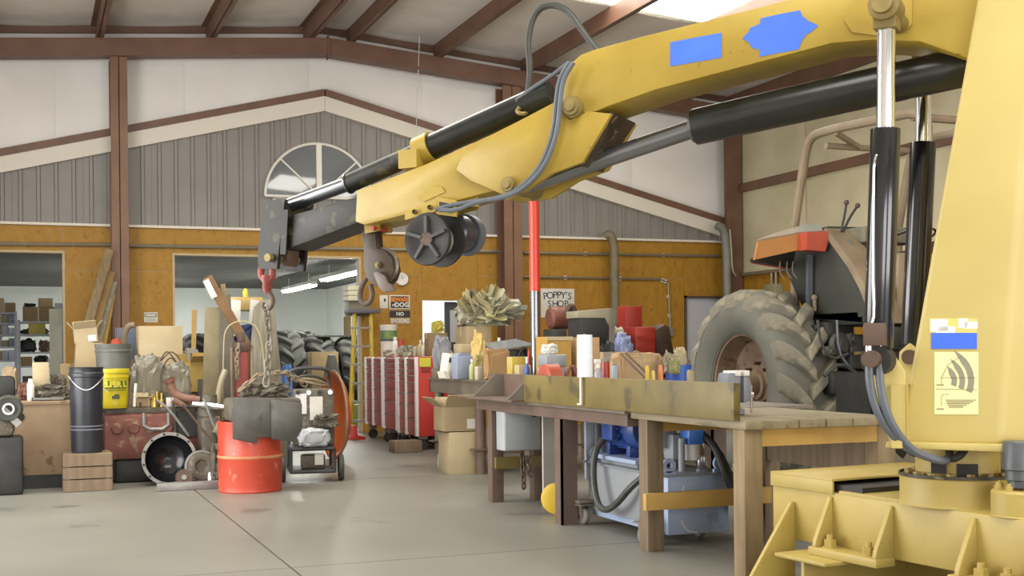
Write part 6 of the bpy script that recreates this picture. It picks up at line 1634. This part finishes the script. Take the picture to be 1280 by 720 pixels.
carton(644, 662, 456, 9.2, ZT + .0, 'little brown carton before the round pole', m=M_kraft2, dd=.1)
bottle(655, 662, 446, 9.05, ZT, color('bottle_royal', '#3f5fa8', '#37549a', .4), 'royal blue bottle beside the round pole', color('cap_white', '#d8d8d4'))
revolve(657, 665, 437, 9.52, ZT, [(0, 0), (.9, 0), (1, .1), (.9, .75), (.4, .85), (.3, 1), (0, 1)], color('funnel_red', '#c2452f'), 'funnel', 'red funnel standing behind the royal blue bottle', 'funnel')
carton(635, 656, 446, 9.5, ZT, 'yellow manila carton behind the little brown carton', m=color('manila2', '#b8a049', '#a8913d', .8), dd=.12)
one(MB().lathe([(0, 0), (.05, 0), (.06, .03), (.06, .09), (.04, .12), (0, .12)], seg=16), 'brown_jar', color('jar_brown', '#5a3524'), 'small brown jar on the bench beside the manila carton', 'jar', item(640, 648, 452, 9.2, ZT)[0])
# red and grey pole standing on the bench
l, w, h = item(660, 676, 236, 9.9, ZT)
l.y = 9.5
l = aty(669.5, 440, 9.45); l.z = ZT
m9 = (l.x * _s + l.y * _c) / F_PX
zr_, zm_ = EYE + (438.7 - 225) * m9, EYE + (438.7 - 364) * m9
pl = thing('lift_pole', 'upright pole red above and polished grey below standing on the bench', 'pole', l)
MB().cyl((0, 0, .012), (0, 0, zm_ - ZT), .041, seg=24).build('lower_tube', mat('pole_grey', '#76777b', rough=.2, metal=.8), pl)
MB().cyl((0, 0, zm_ - ZT), (0, 0, zr_ - ZT), .044, seg=24).build('upper_tube', color('pole_red', '#c23a27', None, .3), pl)
MB().bx(-.08, .08, -.08, .08, 0, .012).build('foot_plate', M_steelb, pl)
# bench A clutter
def onA(px0, px1, ytop, Y): return item(px0, px1, ytop, Y, ZT)
l, w, h = item(676, 708, 421, 9.2, ZT)
wbx = thing('plywood_box', 'open plywood box on the steel bench', 'box', l)
for (x0, x1, y0, y1) in ((-w / 2, w / 2, -.12, -.105), (-w / 2, w / 2, .105, .12), (-w / 2, -w / 2 + .015, -.105, .105), (w / 2 - .015, w / 2, -.105, .105)):
    MB().bx(x0, x1, y0, y1, 0, h).build('box_side', color('plywood', '#b08a45', '#a07c3a', .7), wbx)
MB().bx(-w / 2 - .01, w / 2 + .01, -.13, -.12, h - .03, h).build('box_lip', M_kraft2, wbx)
carton(713, 746, 422, 9.15, ZT, 'tall tan carton behind the paper towel roll', m=color('carton_pink', '#b9946c', '#ab875f', .8), dd=.2)
l, w, h = item(676, 704, 443, 8.75, ZT)
tb = thing('tool_box', 'small grey metal tool box on the bench', 'tool box', l)
MB().bx(-w / 2, w / 2, -.09, .09, 0, h * .7).build('box_body', M_hgrey, tb, bevel=.006); MB().bx(-w / 2, w / 2, -.092, .092, h * .72, h).build('box_lid', M_hgrey, tb, bevel=.015)
MB().bx(-.02, .02, -.1, -.09, h * .55, h * .8).build('latch', M_chrome, tb)
crumple(676, 698, 429, 8.78, ZT + h + .004, color('cloth_white', '#d5d3cc', '#c2c0b8', .8), 'cloth_wad', 'white cloth bundled on the small grey tool box', 'cloth', 51, dd=.14, amp=.4)
l, w, h = item(677, 698, 455, 8.4, ZT)
rdm = thing('red_grinder', 'red motor body of a grinder lying on the bench', 'grinder', l)
MB().lathe([(0, -w * .5), (h * .4, -w * .5), (h * .5, -w * .4), (h * .5, w * .4), (h * .38, w * .5), (0, w * .5)], (0, 0, h * .5), (1, 0, 0), 20).build('motor_body', color('grinder_red', '#a24a35', '#93402d', .45), rdm)
MB().bx(-w * .3, w * .3, -h * .4, h * .4, 0, h * .15).build('motor_foot', M_dark, rdm)
MB().cyl((w * .5, 0, h * .5), (w * .7, 0, h * .5), h * .12, seg=12).build('spindle', M_alum, rdm)
l, w, h = item(705, 723, 455, 8.3, ZT)
rc_ = thing('rusty_clamp', 'rusty brown pipe clamp on the bench beside the towel roll', 'clamp', l)
MB().tube([(-w * .4, 0, .02), (-w * .45, 0, h * .7), (0, 0, h), (w * .45, 0, h * .7), (w * .4, 0, .02)], .018, 8, smooth=1).build('clamp_bow', M_rust, rc_)
MB().bx(-w * .5, w * .5, -.04, .04, 0, .03).build('clamp_base', M_iron, rc_)
# paper towel roll on a rod clipped to the beam
tl = V(3.335, 7.22, ZT + .197)
tl = aty(731, 440, 7.2); tl = V(3.38, aty(731, 440, 7.2).y, ZT + .197)
k_ = ray(731, 440); tl.y = tl.x / k_.x * k_.y
tw = thing('paper_towel_roll', 'tall white paper towel roll standing on the olive beam', 'paper towel', tl)
MB().lathe([(.012, .0), (.05, .0), (.05, .275), (.012, .275), (.012, 0)], seg=32).build('paper_roll', mat('towel_paper', '#dfe6ef', rough=.85), tw)
MB().cyl((0, 0, .0), (0, 0, .28), .012, seg=12).build('roll_core', M_kraft, tw)
hd_ = thing('towel_rod', 'thin cream rod hanging in front of the olive beam below the towels', 'rod', tl + V(-.04, 0, -.003))
MB().cyl((.0, -.02, 0), (0, -.02, -.17), .009, seg=10).bx(-.006, .006, -.03, .03, -.178, -.168).build('rod', M_lab, hd_)
bottle(742, 753, 449, 7.6, ZT, color('spray_clear', '#9a97a0', '#8a8790', .2), 'spray bottle with white trigger head beside the towels', M_lab, True)
l = can(751, 762, 451, 7.75, ZT, color('can_red', '#8f2f26', '#7d271f', .35), 'dark red aerosol can beside the spray bottle')
l, w, h = item(760, 831, 440, 8.1, ZT)
one(crumple_mb(w, w * .45, h, 23, amp=.14, freq=2.2, sq=.28), 'paper_sack', color('sack_kraft', '#a58a67', '#957a58', .8), 'wide flattened brown paper sack lying on the bench', 'paper sack', l, 0, smooth=18)
for i, (x0, y0, x1, y1) in enumerate(((776, 442, 806, 472), (782, 441, 812, 470))):
    a, b = aty(x0, y0, 7.85), aty(x1, y1, 7.7); b.z = max(b.z, ZT + .012)
    one(MB().cyl(a - b, V(0, 0, 0), .008, seg=8), 'steel_rod', M_steelb, ('dark rod leaning on the wide paper sack' if i == 0 else 'second dark rod leaning beside the first on the sack'), 'rod', b)
a = [aty(x, y, 7.9) for x, y in ((788, 443), (797, 437), (803, 448), (804, 466))]; a[-1].z = ZT + .008
one(MB().tube([q - a[-1] for q in a], .006, 6, smooth=2), 'bent_wire', M_tan, 'bent tan wire hooked over the paper sack', 'wire', a[-1])
for i, (x0, x1, y, m) in enumerate(((806, 812, 457, color('hdl_yellow', '#c2a52f')), (813, 819, 463, color('hdl_cream', '#c9b56a')), (822, 829, 456, color('hdl_orange', '#c47a50')))):
    l, w, h = item(x0, x1, y, 7.15, ZT)
    sd = thing('screwdriver', ('yellow handled screwdriver standing tip down in the rack', 'cream handled screwdriver in the rack', 'orange handled pliers standing in the rack')[i], 'tool', l)
    MB().lathe([(0, h * .4), (w * .3, h * .4), (w * .5, h * .5), (w * .45, h * .9), (w * .3, h), (0, h)], seg=12).build('handle', m, sd)
    MB().cyl((0, 0, 0), (0, 0, h * .42), w * .12, seg=8).build('blade', M_chrome, sd)
l, w, h = item(831, 864, 456, 7.9, ZT)
bb = thing('blue_tub', 'shallow royal blue tub of papers on the bench', 'tub', l)
MB().lathe([(0, 0), (w * .42, 0), (w * .5, h), (w * .47, h), (w * .4, .015), (0, .012)], seg=32).build('tub_wall', color('tub_blue', '#2f55a8', '#284b9a', .4), bb)
for i, (a_, b_, y, Y, s_) in enumerate(((828, 846, 437, 7.9, 61), (840, 860, 433, 7.95, 62), (836, 850, 447, 7.8, 63))):
    crumple(a_, b_, y, Y, ZT + h * .75, color('paper_olive%d' % i, ('#98907a', '#a79d80', '#8b8a5c')[i], ('#857d68', '#948a6e', '#7a794e')[i], .8), 'paper_wad', ('brown paper wad in the blue tub', 'tan crumpled paper heaped on the blue tub', 'olive leaf of paper over the blue tub rim')[i], 'paper', s_, amp=.6, freq=3, smooth=15)
one(MB().lathe([(0, 0), (.045, 0), (.048, .003), (.048, .018), (.044, .02), (0, .02)], seg=28), 'jar_cover', M_alu, 'round silver jar cover on the bench front of the blue tub', 'cover', item(840, 852, 470, 7.0, ZT)[0])
# vise on the plank table
l, w, h = item(893, 936, 455, 6.15, ZT)
l = aty(911, 440, 6.0); l.z = ZT + .004
vs = thing('bench_vise', 'grey cast bench vise bolted on the plank table', 'vise', l, .1); vs.scale = (1.15, 1.15, 1.22)
M_vis = color('vise_grey', '#7e828c', '#71757f', .4)
MB().lathe([(0, 0), (.075, 0), (.075, .02), (.055, .03), (.05, .06), (0, .06)], seg=24).build('swivel_base', M_vis, vs)
MB().prism([(-.14, .075), (.035, .06), (.035, .12), (.04, .19), (-.03, .19), (-.05, .12), (-.14, .11)], (0, -.045, 0), (1, 0, 0), (0, 0, 1), .09, (0, 1, 0)).build('fixed_jaw', M_vis, vs, bevel=.006)
MB().prism([(.055, .05), (.1, .06), (.105, .12), (.085, .19), (.055, .19)], (0, -.045, 0), (1, 0, 0), (0, 0, 1), .09, (0, 1, 0)).build('moving_jaw', M_vis, vs, bevel=.006)
for x in (.0, .053): MB().bx(x, x + .035, -.05, .05, .175, .2).build('jaw_plate', M_alu, vs, bevel=.003)
MB().cyl((-.05, 0, .085), (.14, 0, .085), .016, seg=14).build('screw', M_chrome, vs)
MB().cyl((.135, 0, .13), (.135, 0, .0), .006, seg=8).build('handle_bar', M_chrome, vs)

# rear bench with machines
rbn = thing('rear_bench', 'dark wooden rear bench carrying the red cases', 'bench', (6.3, 11.75, 0))
MB().bx(-.95, .85, -.5, .5, .86, .9).build('bench_top', M_wood2, rbn)
for x in (-.88, .78):
    for y in (-.43, .43): MB().bx(x - .04, x + .04, y - .04, y + .04, 0, .86).build('leg', M_wood2, rbn)
ZR = .902
YR = 11.6
l, w, h = item(690, 742, 424, 11.7, ZR)
l, w, h = item(711, 762, 386, YR, ZR)
hm = thing('chain_hoist', 'black hoist motor with dusty white hood on the rear bench', 'hoist', l)
MB().prism([(-w * .48, h * .45), (w * .2, h * .45), (w * .42, h * .62), (w * .2, h * .86), (-w * .46, h * .86)], (0, -.2, 0), (1, 0, 0), (0, 0, 1), .3, (0, 1, 0)).build('motor_box', M_dark, hm, bevel=.012)
MB().prism([(-w * .5, h * .86), (w * .22, h * .86), (w * .45, h * .6), (w * .5, h * .64), (w * .36, h), (-w * .5, h * .96)], (0, -.19, 0), (1, 0, 0), (0, 0, 1), .3, (0, 1, 0)).build('hood', color('hood_dusty', '#9a927d', '#8b836e', .7), hm, bevel=.01)
MB().prism([(w * .3, h * .5), (w * .42, h * .5), (w * .44, h), (w * .34, h)], (0, -.24, 0), (1, 0, 0), (0, 0, 1), .06, (0, 1, 0)).build('strap_bracket', M_steel, hm)
MB().bx(-w * .1, w * .38, -.16, .16, 0, h * .5).build('gear_base', M_dark, hm, bevel=.03)
l, w, h = item(683, 716, 381, 12.0, ZR)
l.x = min(l.x, 5.3) if False else l.x
cmp_ = thing('rusty_compressor', 'rusty red compressor head on a stand below the shop sign', 'compressor', V(l.x, 12.95, 0))
l2, w2, h2 = item(683, 717, 382, 12.95, 0)
cmp_.location = l2
MB().lathe([(0, -w2 * .45), (.1, -w2 * .45), (.13, -w2 * .35), (.13, w2 * .3), (.1, w2 * .45), (0, w2 * .45)], (0, 0, h2 - .14), (1, 0, 0), 24).build('cylinder_head', M_rust, cmp_)
MB().bx(-w2 * .5, w2 * .1, -.14, .14, h2 - .5, h2 - .27).build('lower_case', M_dgrey, cmp_, bevel=.02)
MB().bx(-w2 * .45, w2 * .45, -.16, .16, 0, h2 - .5).build('stand', M_wood2, cmp_)
MB().tube([(w2 * .1, -.1, h2 - .1), (w2 * .3, -.12, h2 + .02), (w2 * .5, -.1, h2 - .1), (w2 * .45, -.1, h2 - .4)], .035, 10, smooth=2).build('intake_pipe', M_iron, cmp_)
def red_case(px0, px1, ytop, Y, z, label, lid=False, zb=None):
    l, w, h = item(px0, px1, ytop, Y, z); t = thing('red_case', label, 'case', l)
    MB().bx(-w / 2, w / 2, -.13, .13, 0, h).build('case_shell', color('case_red', '#9e2f22', '#90281c', .45), t, bevel=.01)
    for k in range(4): MB().bx(-w * .42, w * .42, -.137, -.13, h * (.15 + .2 * k), h * (.22 + .2 * k)).build('case_rib', MATS['case_red'], t)
    return l, w, h
red_case(786, 814, 409, YR - .1, ZR, 'upright ribbed red case on the rear bench')
l, w, h = item(776, 799, 383, YR + .25, ZR)
rs = thing('red_sheet_case', 'taller red steel box standing behind the ribbed case', 'box', l)
MB().bx(-w / 2, w / 2, -.1, .1, 0, h).build('box_shell', MATS['case_red'], rs, bevel=.006)
MB().bx(-w * .3, w * .3, -.14, -.1, h * .08, h * .2).build('box_handle', M_dark, rs)
l, w, h = item(812, 840, 405, YR + .1, ZR)
ch_ = thing('leather_case', 'dark brown leather case slumped beside the red case', 'case', l)
MB().prism([(-w / 2, 0), (w / 2, 0), (w * .46, h * .35), (w * .2, h * .95), (-w * .05, h), (-w / 2, h * .9)], (0, -.12, 0), (1, 0, 0), (0, 0, 1), .24, (0, 1, 0)).build('case_body', color('leather', '#4b3428', '#3f2a20', .55), ch_, bevel=.025)
MB().bx(-w * .3, w * .15, -.128, -.12, h * .3, h * .6).build('case_pocket', MATS['leather'], ch_, bevel=.003)
crumple(764, 791, 415, YR - .25, ZR, color('film_blue', '#8a93b5', '#747ea3', .3), 'plastic_bag', 'bluish plastic bag in front of the red case', 'plastic bag', 71, dd=.2, amp=.25, smooth=16)
crumple(760, 783, 407, YR + .05, ZR + .3, color('bag_cream', '#c9c4b4', '#b5b0a0', .6), 'white_sack', 'small white sack between the hoist and red case', 'sack', 72, dd=.2, amp=.4)
crumple(745, 768, 424, YR - .3, ZR, M_dark, 'dark_cloth', 'black cloth heap at the foot of the hoist', 'cloth', 73, dd=.22, amp=.5)
carton(748, 790, 440, YR - .38, ZR, 'low grey carton at the front of the rear bench', m=color('carton_grey', '#8c8474', '#7d7566', .8), dd=.12)

# cartons under the steel table
p = fl(580, 592); lc_ = V(p.x + .0, p.y + .1, 0)
mpp = .0080
carton_at(lc_, .345, .34, .415, 'tall plain carton at the bottom of the stack beside the steel table', 0, M_kraft2, 0)
carton_at(lc_ + V(-.02, 0, .418), .40, .34, .245, 'middle carton with open flap and shipping label', 0, M_kraft, 1, True)
carton_at(lc_ + V(-.05, 0, .666), .33, .3, .085, 'low carton on top of the stack beside the steel table', 0, M_kraft2, 0)
# blue crate and far things under the table
l, w, h = item(1080, 1100, 545, 6.9, 0); one(MB().bx(-w * .6, w * .6, -.15, .15, 0, .3), 'blue_crate', color('crate_navy', '#24386e', '#1e3060', .5), 'dark blue crate under the plank table end', 'crate', l + V(.25, .4, 0), bevel=.01)

ls = Yp(522.5)
stc = thing('lime_note', 'lime yellow note pad hanging on the side of the near tool chest', 'note', V(XF + .09, ls - .012, 1.02))
MB().bx(-.07, .07, -.006, .01, 0, .11).build('note_sheet', color('lime_pad', '#c4c03c'), stc)
MB().bx(-.05, .06, -.006, .01, -.06, -.01).build('note_clip', M_cred, stc)

# ================================================================= small loose things that fill the heaps
def gear(loc, r, th, m, label, axis=(0, -1, .25), teeth=18):
    t = thing('cog', label, 'cog', loc)
    ax = V(axis).normalized(); a = ax.orthogonal().normalized(); b = ax.cross(a); c = V(0, 0, r * 1.1)
    mb = MB(); pts = []
    for i in range(teeth * 4):
        rr = r * (1.08 if i % 4 in (0, 1) else .94); th_ = 2 * PI * i / (teeth * 4)
        pts.append((rr * math.cos(th_), rr * math.sin(th_)))
    mb.prism(pts, c - ax * th / 2, a, b, th, ax); mb.build('gear_rim', m, t)
    MB().lathe([(0, th * .8), (r * .3, th * .8), (r * .34, th * .5)], c, ax, 20).build('gear_hub', M_alum, t)
    return t
gear(fl(231, 609) + V(0, .05, 0), .075, .03, M_iron, 'small rusty gear wheel on the floor between bell housing and drum')
gear(V(*item(196, 210, 500, YA + .3, ZE)[0]), .06, .025, M_grime, 'greasy gear wheel lying behind the small parts on the engine', (0, -.4, 1))
# greasy parts in front of the engine
for i, (a, b, y, Y, lab) in enumerate(((262, 277, 552, YA - .75, 'oily linkage heap beside the red drum'),)):
    crumple(a, b, y, Y, 0, M_grime, 'oily_casting', lab, 'machine parts', 81 + i, dd=.22, amp=.35, freq=3)
def pipe(pts, Y, r, m, label, cat='pipe', z0=None, name='scrap_pipe'):
    P = [aty(x, y, Y) for x, y in pts]
    if z0 is not None:
        k = min(range(len(P)), key=lambda i: P[i].z); dz = z0 + r - P[k].z
        for q in P: q.z += dz
    o = V(P[0].x, P[0].y, 0 if z0 in (None, 0) else z0)
    return one(MB().tube([q - o for q in P], r, 10, smooth=1), name, m, label, cat, o)
pipe([(196, 500), (212, 512), (236, 545)], YA - .3, .012, M_alum, 'thin grey control rod leaning across the engine side', 'rod', None, 'control_rod')
pipe([(228, 505), (240, 520), (262, 548), (270, 560)], YA - .66, .01, M_iron, 'rusty thin rod sloping down beside the gearbox', 'rod', None, 'control_rod')
pipe([(168, 507), (169, 488), (170, 478)], YA - .2, .014, M_lab, 'white plastic pipe standing beside the yellow pail', 'pipe', ZE)
pipe([(245, 440), (252, 433), (263, 433), (270, 440)], YB - .35, .01, M_lab, 'white plastic hoop behind the yellow carton', 'hoop', .8, 'plastic_hoop')
# wooden offcuts around the tub and cartons
for i, (x0, y0, x1, y1, Y, lab) in enumerate(((160, 462, 176, 446, YA + .62, 'splintered offcut sticking out from under the grey tub'), (100, 452, 122, 440, YB - .35, 'dark offcut lying before the battered carton'), (98, 448, 126, 452, YB - .42, 'second dark offcut below the battered carton'), (82, 458, 92, 436, YB - .36, 'short upright offcut beside the small brown carton'))):
    a, b = aty(x0, y0, Y), aty(x1, y1, Y); lo_ = min(a.z, b.z); zb2 = .8 if Y > 13 else 1.04
    a.z += zb2 + .03 - lo_; b.z += zb2 + .03 - lo_
    one(MB().bar(a - V(a.x, a.y, zb2), b - V(a.x, a.y, zb2), .03, .06), 'timber_offcut', M_wood2 if i else M_wood, lab, 'offcut', V(a.x, a.y, zb2))
crumple(62, 84, 466, YA + .14, ZC, M_grime, 'parts_heap', 'dark heap of brackets beside the plain tan carton', 'machine parts', 91, dd=.2, amp=.5, freq=4)
crumple(22, 40, 476, YA + .05, ZC, color('rust_heap', '#74503f', '#5f4234', .7), 'parts_heap', 'rusty reddish heap on the tan cabinet beside the white tube', 'machine parts', 92, dd=.2, amp=.5, freq=4)
one(MB().lathe([(0, 0), (.03, 0), (.032, .02), (.032, .15), (.02, .17), (.02, .2), (0, .2)], seg=16), 'glue_tube', M_lab, 'white tube standing beside the plain tan carton', 'tube', item(36, 40, 470, YA - .1, ZC)[0])
# more small things on the steel table and chests
tbl = ((551, 562, 464, 12.55, 'crumple', '#cfcdc6', 'white crumpled receipt in front of the paper tub'), (566, 580, 468, 11.95, 'box', '#77705f', 'flat grey tin box at the table edge'), (594, 604, 458, 11.4, 'box', '#b8b09a', 'small cream carton beside the straw wad'),
       (597, 605, 463, 11.5, 'bottle', '#5c564c', 'short dark bottle before the brown paper bag'), (556, 566, 428, 12.75, 'bottle', '#d5d2c9', 'white bottle standing behind the paper tub'),
       (606, 616, 428, 12.45, 'box', '#8a7350', 'brown carton behind the brown paper bag'), (620, 628, 422, 12.5, 'bottle', '#aaa595', 'tall grey bottle behind the acrylic sheets'))
for i, (a, b, y, Y, kind, c, lab) in enumerate(tbl):
    m = color('bits%d' % i, c)
    zz = ZT2
    if kind == 'crumple': crumple(a, b, y, Y, zz, m, 'paper_scrap' if i == 0 else 'cloth_scrap', lab, 'paper' if i == 0 else 'cloth', 100 + i, amp=.4, freq=3)
    elif kind == 'box':
        l, w, h = item(a, b, y, Y, zz); one(MB().bx(-w / 2, w / 2, -w * .4, w * .4, 0, h), 'small_box', m, lab, 'box', l, .2, bevel=.004)
    else: bottle(a, b, y, Y, zz, m, lab, M_lab)
for i, (a, b, y, Y, lab) in enumerate(((482, 492, 441, 15.65, 'folded cream paper on the tall tool chest'), (503, 515, 440, 14.95, 'cream cloth fold at the front of the near tool chest'), (512, 520, 436, 15.55, 'grey-white paper wad between the chest bottles'))):
    crumple(a, b, y, Y, ZCH, color('chbit%d' % i, ('#c6c1b2', '#b7b19e', '#bdbab0')[i], None, .8), 'paper_wad', lab, 'paper', 120 + i, dd=.2, amp=.5, freq=3)
# bench things right of the towel roll
for i, (a, b, y, Y, lab, c) in enumerate(((700, 712, 448, 9.2, 'dark brown glass jar behind the rusty clamp', '#5b3b2c'), (764, 772, 455, 7.35, 'pale blue tub cap jar beside the aerosol can', '#8d97a5'), (858, 868, 462, 7.6, 'small tan tin at the end of the blue tub', '#8c7d5d'))):
    can(a, b, y, Y, ZT, color('jarx%d' % i, c), lab, name='jar')
